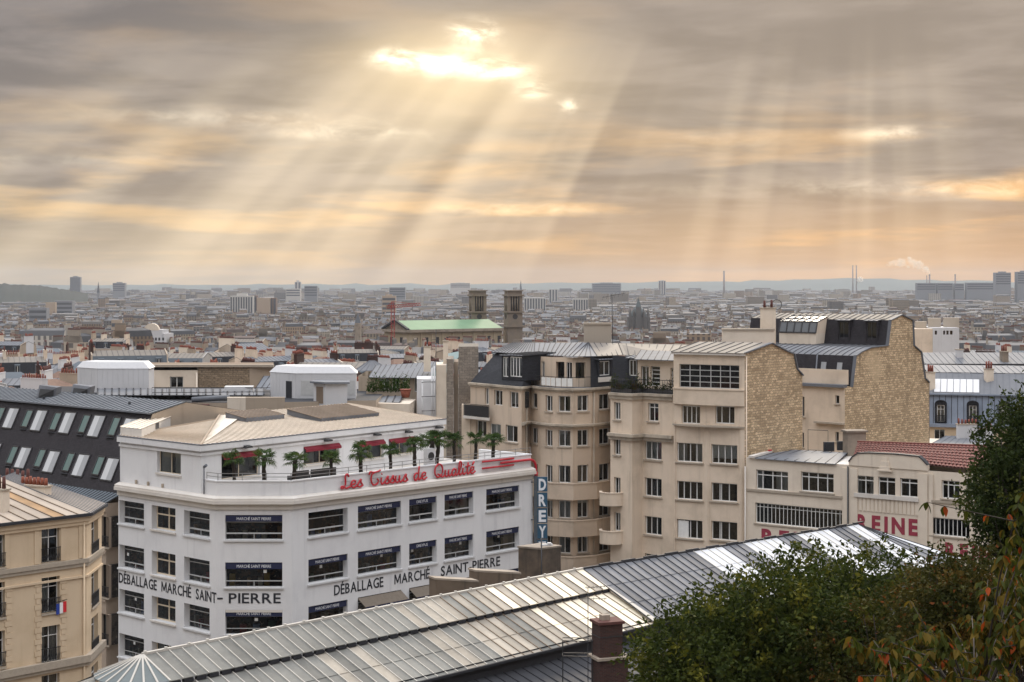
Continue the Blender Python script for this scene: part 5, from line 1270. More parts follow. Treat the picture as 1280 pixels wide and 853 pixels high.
# ================================================================ beige apartment house with rubble gable
def gable_house():
    t = bld('gable_apartment_house', 'beige apartment house with glazed top floor and pale rubble gable', 'apartment block', loc=(18, 163, 0))
    A = [pl(763, 167.2), pl(790, 165.2), pl(803, 166.2), pl(843, 163.6)]; Bp = [pl(842, 163.0), pl(862, 161.6), pl(884, 161.0), pl(908, 159.7), pl(931, 159.2)]
    fa = [Fac(a, b) for a, b in zip(A[:-1], A[1:])]; fb = [Fac(a, b) for a, b in zip(Bp[:-1], Bp[1:])]; flat = Fac(Bp[0], Bp[-1])
    def W(f, x0, x1, y0, y1, **k):
        kw = dict(rev=.25, bx=(.25, .5, .75), by=(), fw=.09, bw=.08, curtain=.45, blind=.25, sd=.18); kw.update(k); return window(t, f, f.px(x0, x1, y0, y1), **kw)
    for y0, y1 in ((503, 525), (549, 569), (597, 618), (641, 664)): W(fa[0], 767.5, 775.5, y0, y1, bx=(.5,))
    W(fa[2], 810, 823, 504, 527, bx=(.5,), by=(.75,))
    # the bay windows sit on flat planes between the rounded corners
    f3 = fa[2]
    for y0, y1 in ((552, 575), (598, 621), (646, 669), (693, 716)): W(f3, 806, 827, y0, y1, bx=(.33, .66))
    g1, g2 = Fac(Bp[0], Bp[2]), Fac(Bp[2], Bp[4])
    W(flat, 849, 924, 456, 485.5, bx=(.17, .34, .52, .68, .84), by=(.25, .5, .75), fm='grey_frame', fw=.07, bw=.07, sill=None, curtain=0, rev=.18)
    W(flat, 852, 875, 507.5, 530, sill=None); W(flat, 894, 918, 508, 530, sill=None, bx=(.3, .7))
    for y0, y1, k in ((554, 578, 0), (602, 625, 1), (650, 673.5, 2), (697, 720, 0)):
        W(flat, 846, 878, y0, y1); W(flat, 889, 921.5, y0 + 2.2, y1 + 2.2, bx=(.3, .36, .66) if k else (.25, .5, .75))
        if k == 2: 
            u0, u1, z0, z1 = flat.px(847.5, 860, y0 + 1, y1 - 1); mb = MB(); fbox(mb, flat, u0, u1, z0, z1, -.2, -.12); mb.build('shutter', MAT['white_frame'], t)
    ZA, ZBt = 29.75, 34.1
    mb = MB()
    for f in fa: wall_faces(mb, f, 0, ZA)
    wall_faces(mb, flat, 0, ZBt)
    close_walls(mb, [A[-1], Bp[0]], 0, ZA); close_walls(mb, [Bp[0], Bp[0] + Vector((2, 9))], ZA, ZBt); close_walls(mb, [A[0] + Vector((1, 12)), A[0]], 0, ZA); mb.build('wall', MAT['beige_light'], t)
    # soft vertical bulges between the bays
    for (a, b) in ((842.5, 845.2), (879.5, 887.6), (923.5, 930.5)):
        u0, u1 = flat.u(a), flat.u(b); n = 5; mb = MB(); P = [(u0 + (u1 - u0) * i / n, .16 * math.sin(math.pi * i / n)) for i in range(n + 1)]
        for (p, d1), (q, d2) in zip(P[:-1], P[1:]): mb.face([flat.P(p, 5, d1 + .003), flat.P(q, 5, d2 + .003), flat.P(q, 27.4, d2 + .003), flat.P(p, 27.4, d1 + .003)])
        mb.build('pier', MAT['beige_light'], t)
    c = MB(); band(c, A, -.2, .4, ZA, ZA + .25); band(c, A, 0, .22, ZA - .35, ZA - .003); c.build('cornice', MAT['ledge_stone'], t)
    zl = zy(545, 165); c = MB(); band(c, A, 0, .55, zl - .15, zl + .15); band(c, A, 0, .3, zl - .5, zl - .152); c.build('ledge', MAT['ledge_stone'], t)
    # bowed balcony under the glazed floor, and the ledge below it
    n = 8; bow = [flat.P(flat.L * i / n, 0, .12 + .55 * math.sin(math.pi * min(1, max(0, (i / n) ** .85)))).to_2d() for i in range(n + 1)]
    z1 = zy(485.5, 161.5); c = MB(); band(c, bow, -.16, .0, z1 - 1.45, z1 - .12); band(c, bow, -.2, .08, z1 - .118, z1); band(c, bow, -.6, .0, z1 - 1.6, z1 - 1.452); c.build('balcony', MAT['beige_light'], t)
    z2 = zy(531, 161.5); c = MB(); band(c, bow, -.8, .1, z2 - .16, z2); c.build('ledge', MAT['sill_stone'], t)
    c = MB(); fbox(c, flat, -.1, flat.L + .05, ZBt - .05, ZBt + .18, -.2, .3); c.build('eaves', MAT['cream_ledge'], t)
    # round balconies on the left corner
    for y in (616, 664):
        cx = fa[0].P(fa[0].u(766), 0).to_2d(); zt = zy(y, 166); ring = [cx + Vector((math.cos(a) * 1.35, math.sin(a) * 1.25)) for a in np.linspace(R(150), R(340), 11)]
        b = MB(); band(b, ring, -.14, 0, zt - 1.35, zt - .1); band(b, ring, -.2, .06, zt - .098, zt); b.face([V3(p, zt - 1.4) for p in ring]); b.face([V3(p, zt - 1.2) for p in ring]); b.build('round_balcony', MAT['beige_light'], t)
    # terrace storey, set back, with planted railing
    T = [pl(797, 168.2), pl(842, 165.5)]; ft = Fac(*T); W(ft, 801, 811, 458, 483, sill=None, bx=(.5,)); W(ft, 813, 825, 458, 483, sill=None, bx=(), by=(.2, .4, .6, .8), curtain=0); W(ft, 838, 841.5, 460, 484, sill=None, bx=())
    mb = MB(); wall_faces(mb, ft, ZA + .2, 33.3); close_walls(mb, [T[0] + Vector((.5, 6)), T[0]], ZA + .2, 33.3); mb.build('terrace_wall', MAT['beige_light'], t)
    seam_roof('terrace_roof', [(V3(T[0] + Vector((-.4, -.8)), 33.35), V3(T[1] + Vector((0, -.8)), 33.35), V3(T[1] + Vector((1, 5)), 34.0), V3(T[0] + Vector((.8, 6)), 34.0))], t, ('zinc', 'zinc_dark'), .7)
    mb = MB(); mb.face([V3(p, ZA + .256) for p in A] + [V3(pl(842, 172), ZA + .256), V3(pl(765, 176), ZA + .256)]); mb.build('terrace_floor', MAT['zinc'], t)
    rp = offset_poly(A, -.1); railing(t, rp, ZA + .25, ZA + 1.6, step=.3)
    # slate dormer wall behind the terrace
    mb = MB(); mb.face([V3(pl(765, 171), ZA + .25), V3(pl(800, 169), ZA + .25), V3(pl(800, 170), 33.5), V3(pl(766, 172), 33.5)]); mb.build('slate_slope', MAT['slate'], t); fd = Fac(pl(765, 171), pl(800, 169)); dormer(t, fd, fd.px(785.5, 795, 450, 470), -.1, 1.2, bx=(.5,), fw=.09)
    # gable
    C = pl(1003, 166.2); f = Fac(Bp[-1], C)
    prof = [(931, 442), (964, 429.5), (984, 440), (992, 443), (996, 462), (1003, 470), (1003.5, 560)]
    P = [f.P(0, 8)] + [f.P(f.u(x), f.z(y, f.u(x))) for x, y in prof]; P[-1].z = 8
    bk = V3(-f.n * .5, 0); mb = MB(); mb.face(P); mb.build('gable_wall', MAT['stone_gable'], t)
    mb = MB(); n = len(P)
    for i in range(n): a, b = P[i], P[(i + 1) % n]; mb.face([a, b, b + bk, a + bk])
    mb.face([p + bk for p in reversed(P)]); mb.build('gable_back', MAT['beige_wall'], t)
    mb = MB()
    for i in range(1, n - 2): mb.bar(P[i] + Vector((0, 0, .05)), P[i + 1] + Vector((0, 0, .05)), .4, .1)
    mb.build('gable_coping', MAT['zinc'], t)
    mb = MB(); mb.tube([f.P(.12, 8, .1), f.P(.12, P[1].z - .3, .1)], .07, 7); mb.build('downpipe', MAT['beige_light'], t)
    rl = flat.P(-.1, ZBt + .2, .35); rr_ = flat.P(flat.L + .1, ZBt + .2, .35); apx = P[2] + Vector((0, 0, .05)); apl = apx + (rl - rr_)
    seam_roof('zinc_roof', [(rl, rr_, apx, apl)], t, ('zinc_warm_sheen2', 'zinc_dark'), .9)
    mb = MB(); mb.face([apl, apx, P[4] + Vector((0, 0, .05)), P[4] + (rl - rr_)]); mb.build('back_roof', MAT['zinc_grey2'], t)
    b = MB(); b.box(V3(pl(935, 168), 33), 64 * 168 / F, 1.0, zy(413, 168) - 33); s = b.build('chimney_stack', MAT['cream_wall'], t); b = MB(); b.box(V3(pl(935, 168), zy(413, 168) + .003), 65.5 * 168 / F, 1.25, .18); b.build('chimney_cap', MAT['sill_stone'], s)
    chimney(t, pl(960, 169.5), 33, zy(386, 169.5), 1.45, 1.0, 0, 2, 'cream_wall', 'pot_dark', .8)
    b = MB(); 
    for i in range(14): a = i / 14 * 6.283; a2 = (i + 1) / 14 * 6.283; c0 = at(971, 381, 169.5); b.bar(c0 + Vector((math.cos(a) * .5, 0, math.sin(a) * .5)), c0 + Vector((math.cos(a2) * .5, 0, math.sin(a2) * .5)), .06)
    b.build('satellite_ring', MAT['iron'], t)
    # planters along the terrace rail
    r = random.Random(9)
    g = bld('terrace_plants', 'dark leafy plants filling the railing of the gable house terrace', 'plants', loc=V3(pl(803, 166), ZA + .26)); mb = MB()
    for i in range(1600):
        k = r.random() * (len(rp) - 1); j = int(k); p = V3(rp[j].lerp(rp[j + 1], k - j), ZA + .6 + abs(r.gauss(0, .45)) * (1 + .5 * math.sin(k * 9))) + Vector((r.gauss(0, .1), .3 + r.gauss(0, .2), 0)); s = .12
        d = Vector((r.gauss(0, 1), r.gauss(0, 1), r.gauss(0, 1))).normalized(); e = d.cross(Vector((.3, .5, .8))).normalized(); mb.face([p - d * s, p + e * s * .5, p + d * s, p - e * s * .5])
    mb.build('foliage', MAT['dark_leaf'], g)
    for i in range(3):
        a, b_ = rp[i], rp[i + 1]; mb = MB(); o_ = Vector((0, .3)); mb.hexa([V3(a + o_ * .4, ZA + .27), V3(b_ + o_ * .4, ZA + .27), V3(b_ + o_ * 2, ZA + .27), V3(a + o_ * 2, ZA + .27)], [V3(a + o_ * .4, ZA + .7), V3(b_ + o_ * .4, ZA + .7), V3(b_ + o_ * 2, ZA + .7), V3(a + o_ * 2, ZA + .7)]); mb.build('planter', MAT['dark_frame'], g)
leafmat('dark_leaf', [(.03, .05, .015), (.06, .07, .02), (.10, .06, .03)])
gable_house()

# ================================================================ cream workshop with red lettering
def workshop():
    t = bld('reine_workshop', 'cream workshop with red REINE lettering and red tiled roof', 'workshop', loc=(35, 152, 0))
    A, B = pl(933, 158), pl(1250, 143.0); f = Fac(A, B); um, ur = f.u(1063), f.u(1160)
    def W(x0, x1, y0, y1, **k):
        kw = dict(rev=.2, bx=(.25, .5, .75), by=(), fw=.09, bw=.09, curtain=.3, sd=.12); kw.update(k); return window(t, f, f.px(x0, x1, y0, y1), **kw)
    W(945, 985, 588.5, 613, bx=(.19, .5, .77), by=(.74,)); W(1001, 1042, 591, 615.5, bx=(.22, .5, .79), by=(.74,))
    n = 22; W(944, 1054, 633, 659, bx=tuple(i / n for i in range(1, n)), by=(.8,), bw=.05, deep=1.5)
    for a, b in ((1070.5, 1092), (1097.5, 1119), (1125, 1147)): W(a, b, 595 + (a - 1070) * .06, 618.5 + (a - 1070) * .06, bx=(.5,), by=(.75,), sill=None)
    W(1177, 1199.5, 601, 624, bx=(.33, .66), by=(.75,)); W(1207, 1230, 603, 626, bx=(.33, .66), by=(.75,))
    W(1163.5, 1212, 648.5, 671, bx=tuple(i / 9 for i in range(1, 9)), bw=.06, deep=1.5); W(1163, 1206, 701, 724, bx=tuple(i / 8 for i in range(1, 8)), bw=.06, deep=1.5)
    W(944, 1054, 690, 716, bx=tuple(i / n for i in range(1, n)), by=(.8,), bw=.05, deep=1.5); W(1072, 1146, 690, 720, bx=tuple(i / 9 for i in range(1, 9)), bw=.06, deep=1.5)
    ZL = 24.35; mb = MB(); wall_faces(mb, f, 0, ZL)
    b1, b2 = B + ER * 12, A + ER * 9; close_walls(mb, [B, b1, b2, A], 0, ZL); mb.build('wall', MAT['cream_wall'], t)
    # curved parapet over the middle
    prof = [(1061.5, 577), (1066, 571), (1073, 566.5), (1085, 566), (1120, 567.5), (1149, 570.5), (1154, 575), (1160, 581.5)]
    P = [f.P(f.u(1061.5), ZL - .02, .1)] + [f.P(f.u(x), f.z(y, f.u(x)), .1) for x, y in prof] + [f.P(f.u(1160), ZL - .02, .1)]; bk = V3(-f.n * .45, 0)
    mb = MB(); mb.face(P)
    for i in range(len(P)): a, b = P[i], P[(i + 1) % len(P)]; mb.face([a, b, b + bk, a + bk])
    mb.face([p + bk for p in reversed(P)]); mb.build('parapet', MAT['cream_wall'], t)
    mb = MB()
    for i in range(1, len(P) - 2): mb.bar(P[i] + bk * .5, P[i + 1] + bk * .5, .6, .1)
    mb.build('parapet_coping', MAT['zinc_dark'], t)
    u = f.u(1107); mb = MB(); z = f.z(589, u)
    for k, (w, h0, h1) in enumerate(((.7, 0, .12), (.5, .122, .4), (.4, .402, .9), (.25, .902, 1.25))): fbox(mb, f, u - w, u + w, z + h0, z + h1, .1, .32 - .05 * k)
    mb.build('ornament', MAT['cream_wall'], t)
    # piers, string courses, flutes
    for x, w in ((1057.5, .35), (1066, .5), (1154, .45), (1164, .2)): u = f.u(x); mb = MB(); fbox(mb, f, u - w, u + w, 0, ZL - .3, 0, .1); mb.build('pier', MAT['cream_wall'], t)
    for x0, x1, y in ((933, 1054, 615), (1165, 1250, 628)): u0, u1 = f.u(x0), f.u(x1); z = f.z(y + 2, (u0 + u1) / 2); mb = MB(); fbox(mb, f, u0, u1, z - .1, z + .12, 0, .14); mb.build('string_course', MAT['sill_stone'], t)
    u0, u1 = f.u(1068.5), f.u(1149); z = f.z(622.5, (u0 + u1) / 2); mb = MB(); fbox(mb, f, u0, u1, z - .12, z + .25, 0, .22); mb.build('string_course', MAT['cream_ledge'], t)
    n = 16
    for i in range(n): a = u0 + (u1 - u0) * (i + .15) / n; b = u0 + (u1 - u0) * (i + .85) / n; mb = MB(); fbox(mb, f, a, b, z - 1.35, z - .13, 0, .07); mb.build('flute', MAT['cream_wall'], t)
    for x in (932.8, 1061): mb = MB(); mb.tube([f.P(f.u(x), 3, .2), f.P(f.u(x), f.z(583, f.u(x)), .2)], .07, 7); mb.build('downpipe', MAT['cream_ledge'] if x < 1000 else MAT['iron'], t)
    # letters
    zc = f.z(665.5, f.u(1108)); letters('REINE', f, f.u(1070.5), f.u(1147), zc, 1.42, .03, MAT['reine_red'], t, .045, .3, thick=.025)
    zc = f.z(681, f.u(968)); letters('REINE', f, f.u(952), f.u(1040), zc, 1.42, .03, MAT['reine_red'], t, .045, .3, thick=.025)
    zc = f.z(697, f.u(1190)); letters('REINE', f, f.u(1181.5), f.u(1255), zc, 1.3, .03, MAT['reine_red'], t, .045, .3, thick=.025)
    # left zinc roof
    a, b = f.P(f.u(945), ZL + .02, .25), f.P(f.u(1046), ZL + .02, .25); a0 = f.P(.0, ZL + .02, .1); c, d = at(1060, 566, 159.5), at(983, 561.5, 166.5)
    seam_roof('zinc_roof', [(a, b, c, d)], t, ('zinc', 'zinc_dark'), 1.0)
    mb = MB(); mb.face([f.P(0, ZL, 0), f.P(um, ZL, 0), V3(b2.lerp(b1, .4), ZL), V3(b2, ZL)]); mb.build('roof_deck', MAT['cream_ledge'], t)
    mb = MB(); mb.bar(a + Vector((-.35, .2, .1)), d + Vector((-.3, 0, .12)), .5, .2); mb.build('verge', MAT['cream_ledge'], t)
    mb = MB(); q0 = (a + Vector((-.35, .2, .26))).lerp(d + Vector((-.3, 0, .28)), .5); mb.bar(q0, d + Vector((-.3, 0, .28)), .5, .12); mb.build('verge_flashing', MAT['red_paint'], t)
    # tiled roof: courses of clay tiles
    lo0, lo1 = f.P(f.u(1064), ZL + .75, -.35), f.P(f.u(1250), ZL + .2, -.35); hi0, hi1 = at(1072, 553, 156.5), at(1250, 559, 150)
    n = 8
    for i in range(n):
        p0, p1 = lo0.lerp(hi0, i / n), lo1.lerp(hi1, i / n); q0, q1 = lo0.lerp(hi0, (i + 1.15) / n), lo1.lerp(hi1, (i + 1.15) / n); up = Vector((0, 0, .1))
        m = int((p1 - p0).length / .34); mb = MB()
        for k in range(m):
            a_, b_, c_, d_ = p0.lerp(p1, (k + .06) / m) + up, p0.lerp(p1, (k + .94) / m) + up, q0.lerp(q1, (k + .94) / m), q0.lerp(q1, (k + .06) / m); h = Vector((0, 0, .05 + .03 * WR.random()))
            mid0, mid1 = p0.lerp(p1, (k + .5) / m) + up + h, q0.lerp(q1, (k + .5) / m) + h
            mb.face([a_, mid0, mid1, d_]); mb.face([mid0, b_, c_, mid1]); mb.face([a_, b_, mid0])
        mb.build('tile_course', MAT['tile_red'], t, kind='stuff')
    mb = MB(); mb.face([lo0 - Vector((0, 0, .02)), lo1 - Vector((0, 0, .02)), hi1, hi0]); mb.face([hi0, hi1, hi1 + Vector((2, 6, -2)), hi0 + Vector((2, 6, -2))]); mb.face([lo0, hi0, hi0 + Vector((2, 6, -2)), V3(lo0, ZL)]); mb.build('roof_boards', MAT['pot_dark'], t)
    mb = MB(); mb.bar(hi0 + Vector((0, 0, .08)), hi1 + Vector((0, 0, .08)), .3, .14); mb.build('ridge_tiles', MAT['tile_red'], t)
    # air conditioners, chimney, railing on the flat part
    for px, py in ((1036, 561), (1053, 560)):
        ac = bld('air_conditioner', 'grey air conditioner on the workshop roof ' + ('beside the dark chimney' if px > 1040 else 'beside the thin railing'), 'air conditioner', loc=at(px, py + 3, 162)); q = at(px, py + 3, 162); mb = MB(); mb.box(q, 1.0, .5, .9); mb.build('casing', MAT['zinc_dark'], ac); mb = MB(); mb.tube([q + Vector((0, -.25, .45)), q + Vector((0, -.29, .45))], .33, 12); mb.build('fan_grille', MAT['iron'], ac)
    mb = MB(); mb.box(V3(pl(1068, 160), 23), 1.9, 1.2, zy(540, 160) - 23, .2); s = mb.build('chimney_stack', MAT['grime_wall'], t); mb = MB(); mb.box(V3(pl(1068, 160), zy(540, 160)), 2.2, 1.5, .18, .2); mb.build('chimney_cap', MAT['grime_wall'], s)
    railing(t, [pl(1010, 165), pl(1035, 164)], 24.3, 26.4, step=2.0)
workshop()

# ================================================================ tall house with stone gable and two mansards
def stone_gable_house():
    t = bld('stone_gable_house', 'tall house with large yellow stone gable and stepped slate mansards', 'apartment block', loc=(40, 190, 0))
    f = Fac(pl(1056, 180), pl(1162, 194))
    def G(x, y): u = f.u(x); return f.P(u, f.z(y, u))
    prof = [(1056, 482), (1064.5, 484), (1069, 445), (1076, 440), (1088, 434.5), (1109, 432), (1112.6, 400.5), (1126.7, 393.5), (1140.7, 400.5), (1142, 432), (1151, 440), (1156, 473), (1161, 478)]
    P = [f.P(0, 5)] + [G(*p) for p in prof] + [f.P(f.L, 5)]
    mb = MB(); mb.face(P); mb.build('gable_wall', MAT['stone_gable'], t)
    ex = V3(EL, 0) * 19
    def ext(i, mat, name, seams=None):
        a, b = P[i], P[i + 1]; off = -V3(f.n, 0) * 0
        if seams: return seam_roof(name, [(a, a + ex, b + ex, b)], t, seams, .8)
        mb = MB(); mb.face([a, a + ex, b + ex, b]); return mb.build(name, MAT[mat], t)
    fw = Fac((P[0] + ex).to_2d(), P[0].to_2d())
    for x0, x1, y0, y1 in ((1044, 1049, 494.5, 505), (1044, 1048.5, 540, 553), (1002, 1005.5, 496, 521), (1002, 1005, 541, 560)): window(t, fw, fw.px(x0, x1, y0, y1), .2, 'grey_frame', .06, (), curtain=.3)
    zt = P[1].z - .25; mb = MB(); wall_faces(mb, fw, 5, zt); mb.build('wall', MAT['beige_light'], t)
    mb = MB(); fbox(mb, fw, 0, fw.L, zt, zt + .3, -.5, .4); mb.build('cornice', MAT['zinc'], t)
    mb = MB(); fbox(mb, fw, 0, fw.L, zt + .302, zt + 1.9, -.75, -.6); mb.build('attic_wall', MAT['beige_light'], t)
    u0, u1 = fw.u(1020), fw.u(1056); z = fw.z(531, u1); mb = MB(); fbox(mb, fw, u0, u1, z, z + .2, 0, .5); mb.build('ledge', MAT['sill_stone'], t)
    P[2] = P[2] + Vector((0, 0, .0)); ext(2, 'slate_dark', 'slate_slope')
    ext(3, None, 'zinc_ledge', ('zinc_grey2', 'zinc_dark')); ext(4, None, 'zinc_ledge', ('zinc_grey2', 'zinc_dark')); ext(5, None, 'zinc_ledge', ('zinc_grey2', 'zinc_dark')); ext(6, 'slate_dark', 'slate_slope'); ext(7, None, 'zinc_roof', ('zinc_warm_sheen2', 'zinc_dark'))
    ext(8, None, 'zinc_roof', ('zinc_grey2', 'zinc_dark')); ext(9, 'slate_dark', 'back_slope')
    mb = MB(); mb.face([P[0] + ex, P[1] + ex, P[6] + ex, P[7] + ex, P[8] + ex, P[9] + ex, P[10] + ex, f.P(f.L, 5) + ex]); mb.build('far_gable', MAT['tan_wall'], t)
    close = MB(); close_walls(close, [(f.P(f.L, 5)).to_2d(), (f.P(f.L, 5) + ex).to_2d()], 5, P[13].z); close.build('back_wall', MAT['tan_wall'], t)
    # dark flashing along the gable
    mb = MB()
    for i in range(2, 13):
        if i in (1, 13): continue
        mb.bar(P[i], P[i + 1], .35, .12)
    mb.build('gable_coping', MAT['zinc'], t)
    # dormers in the upper slope
    du = Fac((P[6] + ex).to_2d(), P[6].to_2d())
    for x0, x1 in ((1048, 1060), (1083, 1095)):
        u0, u1 = du.u(x0), du.u(x1); dormer(t, du, (u0, u1, P[6].z + .35, P[7].z - .25), -.05, 1.3, 'slate_dark', 'dark_frame', 'zinc_grey2', bx=(.5,), curtain=.2)
    # glazed studio bay
    q0, q1 = du.u(984), du.u(1030); z0 = P[6].z - .3; zc = P[6].z + 1.3; g = Fac(du.P(q0, 0, 1.7).to_2d(), du.P(q1, 0, 1.7).to_2d())
    st = MB(); fbox(st, g, 0, g.L, z0 - .4, zc - .1, -2.5, 0); sb = st.build('studio_bay', MAT['cream_wall'], t)
    n = 3
    for i in range(n):
        a, b = g.L * .45 * i / n, g.L * .45 * (i + 1) / n
    mb = MB(); lo = [g.P(0, zc, .05), g.P(g.L, zc, .05)]; hi = [g.P(0, zc + 1.25, -.3), g.P(g.L, zc + 1.25, -.3)]; tp = [g.P(0, P[7].z + .35, -2.6), g.P(g.L, P[7].z + .35, -2.6)]
    for i in range(6):
        x = i / 5; mb.bar(lo[0].lerp(lo[1], x), hi[0].lerp(hi[1], x), .12); mb.bar(hi[0].lerp(hi[1], x), tp[0].lerp(tp[1], x), .12)
    for a, b in ((lo[0], lo[1]), (hi[0], hi[1]), (tp[0], tp[1]), (hi[0].lerp(tp[0], .5), hi[1].lerp(tp[1], .5))): mb.bar(a, b, .12)
    mb.build('studio_frame', MAT['dark_frame'], sb)
    for i in range(5):
        x, y = i / 5 + .02, (i + 1) / 5 - .02
        for A_, B_ in ((lo, hi), (hi, tp)): mb = MB(); mb.face([A_[0].lerp(A_[1], x), A_[0].lerp(A_[1], y), B_[0].lerp(B_[1], y), B_[0].lerp(B_[1], x)]); mb.build('studio_pane', MAT['glass_grey'], sb)
    mb = MB(); mb.face([g.P(g.L, zc - .1, 0), g.P(g.L + .05, zc + 1.25, -.3), tp[1], g.P(g.L, zc - .1, -2.6)]); mb.face([g.P(0, zc - .1, 0), hi[0], tp[0], g.P(0, zc - .1, -2.6)]); mb.build('studio_cheek', MAT['beige_light'], sb)
    # skylights low down
    dl = P[3] - P[2]; du2 = Fac((P[2] + ex).to_2d(), P[2].to_2d())
    for x in (1027, 1047): u = du2.u(x); q = du2.P(u, P[2].z, 0) + dl * .62; e = V3(du2.e, 0); up = dl.normalized(); n_ = V3(du2.n, .2).normalized(); mb = MB(); cs = [q - e * .32 - up * .5, q + e * .32 - up * .5, q + e * .32 + up * .5, q - e * .32 + up * .5]; mb.hexa([p + n_ * .02 for p in cs], [p + n_ * .1 for p in cs]); mb.build('skylight', MAT['blind_grey'], t)
    mb = MB(); u = du2.u(1021); mb.tube([du2.P(u, 27.5, .5), du2.P(u, P[2].z, .4), du2.P(u, P[3].z, -.1) + Vector((0, 0, 0))], .08, 7); mb.build('downpipe', MAT['zinc'], t)
m_, nt_, b_ = newmat('glass_grey'); b_.inputs['Base Color'].default_value = (.14, .15, .16, 1); b_.inputs['Roughness'].default_value = .1; MAT['glass_grey'] = m_
stone_gable_house()

# ================================================================ blue zinc mansard house and its neighbours (right)
def blue_mansard():
    t = bld('blue_mansard_house', 'blue grey zinc mansard house with arched dormers and one new white panel', 'house', loc=(60, 213, 0))
    f = Fac(pl(1159, 215), pl(1345, 210)); Zb, Zm, Zt = zy(529.5, 214), zy(493.5, 215), zy(466, 221)
    mb = MB(); window(t, f, f.px(1168, 1181, 537, 552), .2, sill=None); window(t, f, f.px(1222, 1234, 537, 552), .2, sill=None); wall_faces(mb, f, 0, Zb - .5)
    close_walls(mb, [f.B, f.B + Vector((0, 14)), f.A + Vector((0, 14)), f.A], 0, Zb - .5); mb.build('wall', MAT['ochre_wall'], t)
    mb = MB(); fbox(mb, f, -.1, f.L, Zb - .5, Zb - .05, -.5, .35); mb.build('cornice', MAT['zinc_blue'], t)
    n = 24
    for i in range(n):     # upright zinc sheets
        a, b = f.L * i / n, f.L * (i + 1) / n; mb = MB(); p = [f.P(a, Zb - .05, 0), f.P(b, Zb - .05, 0), f.P(b, Zm, -.7), f.P(a, Zm, -.7)]; bk = V3(-f.n * .1, 0); mb.hexa([p[0], p[1], p[1] + bk, p[0] + bk], [p[3], p[2], p[2] + bk, p[3] + bk], 0); mb.bar(p[0], p[3], .06, .07, 1); mb.build('zinc_sheet', [MAT['zinc_blue'], MAT['zinc_dark']], t)
    a, b, c, d = f.P(-.1, Zm + .05, -.5), f.P(f.L, Zm + .05, -.5), f.P(f.L, Zt, -6), f.P(-.1, Zt, -6)
    seam_roof('zinc_roof', [(a, b, c, d)], t, ('zinc_grey2', 'zinc'), .8); seam_roof('zinc_roof', [(d + Vector((0, 0, .1)), c + Vector((0, 0, .1)), c + Vector((0, 4, .9)), d + Vector((0, 4, .9))), ], t, ('zinc_grey2', 'zinc'), .8)
    mb = MB(); mb.bar(a, b, .3, .2); mb.build('gutter', MAT['zinc_blue'], t)
    u0, u1 = f.u(1168), f.u(1225); mb = MB(); w0 = a.lerp(b, u0 / f.L); w1 = a.lerp(b, u1 / f.L); h0 = d.lerp(c, u0 / f.L); h1 = d.lerp(c, u1 / f.L); up = Vector((0, 0, .1))
    seam_quad(mb, w0.lerp(h0, .08) + up, w1.lerp(h1, .08) + up, w1.lerp(h1, .68) + up, w0.lerp(h0, .68) + up, .8); mb.build('white_panel', [MAT['roof_white'], MAT['zinc']], t)
    for x0, x1 in ((1168.5, 1183.5), (1208.5, 1223.5), (1248, 1263)):
        u0, u1 = f.u(x0), f.u(x1); z0, z1 = Zb + .2, Zb + 2.35; g = Fac(f.P(u0, 0, .1).to_2d(), f.P(u1, 0, .1).to_2d()); um = g.L / 2
        w = window(t, g, (.28, g.L - .28, z0, z1), .12, 'white_frame', .08, (.5,), (.75,), sill=None, curtain=.9, deep=.5)
        mb = MB(); wall_faces(mb, g, z0 - .2, z1 + .1)
        for u in (0, g.L): mb.face([g.P(u, z0 - .2), g.P(u, z1 + .1), g.P(u, z1 + .1, -1), g.P(u, z0 - .2, -1)])
        arch = [g.P(0, z1 + .1)] + [g.P(um - um * math.cos(x), z1 + .1 + .45 * math.sin(x)) for x in np.linspace(0, math.pi, 7)] + [g.P(g.L, z1 + .1)]
        mb.face(arch); mb.build('dormer_surround', MAT['slate'], w); mb = MB()
        for p, q in zip(arch[1:-2], arch[2:-1]): mb.hexa([p + V3(g.n * .12, 0), q + V3(g.n * .12, 0), q - V3(g.n * 1.2, 0), p - V3(g.n * 1.2, 0)], [p + V3(g.n * .12, .1), q + V3(g.n * .12, .1), q - V3(g.n * 1.2, -.1), p - V3(g.n * 1.2, -.1)])
        mb.build('dormer_hood', MAT['slate'], w); railing(w, [g.P(.2, 0, .12).to_2d(), g.P(g.L - .2, 0, .12).to_2d()], z0, z0 + .8, step=.12)
    chimney(t, pl(1236, 217), Zm - .2, zy(462, 217), 1.0, .8, .2, 3, 'cream_wall', 'pot_red', .9); chimney(t, pl(1163, 217), Zm - 1.0, zy(466, 217), .8, 1.4, .1, 3, 'cream_wall', 'pot_red', .9)
    s = bld('zinc_shed', 'low shed with pale zinc roof and white chimney by the stone gable', 'shed', loc=(52, 203, 0))
    A, B = pl(1165, 203), pl(1240, 200); zt = zy(556, 202); mb = MB(); mb.prism([A, B, B + Vector((0, 8)), A + Vector((0, 8))], 0, zt); mb.build('wall', MAT['cream_wall'], s)
    seam_roof('roof', [(V3(A, zt + .05), V3(B, zt + .05), at(1240, 545, 210), at(1183, 545, 211))], s, ('zinc_grey2', 'zinc'), .8)
    chimney(s, pl(1209, 208), zt, zy(531, 208), 2.6, .7, 0, 6, 'white_box', 'pot_red', .6); chimney(s, pl(1236, 206), zt, zy(536, 206), .9, .7, 0, 2, 'white_box', 'pot_red', .5)
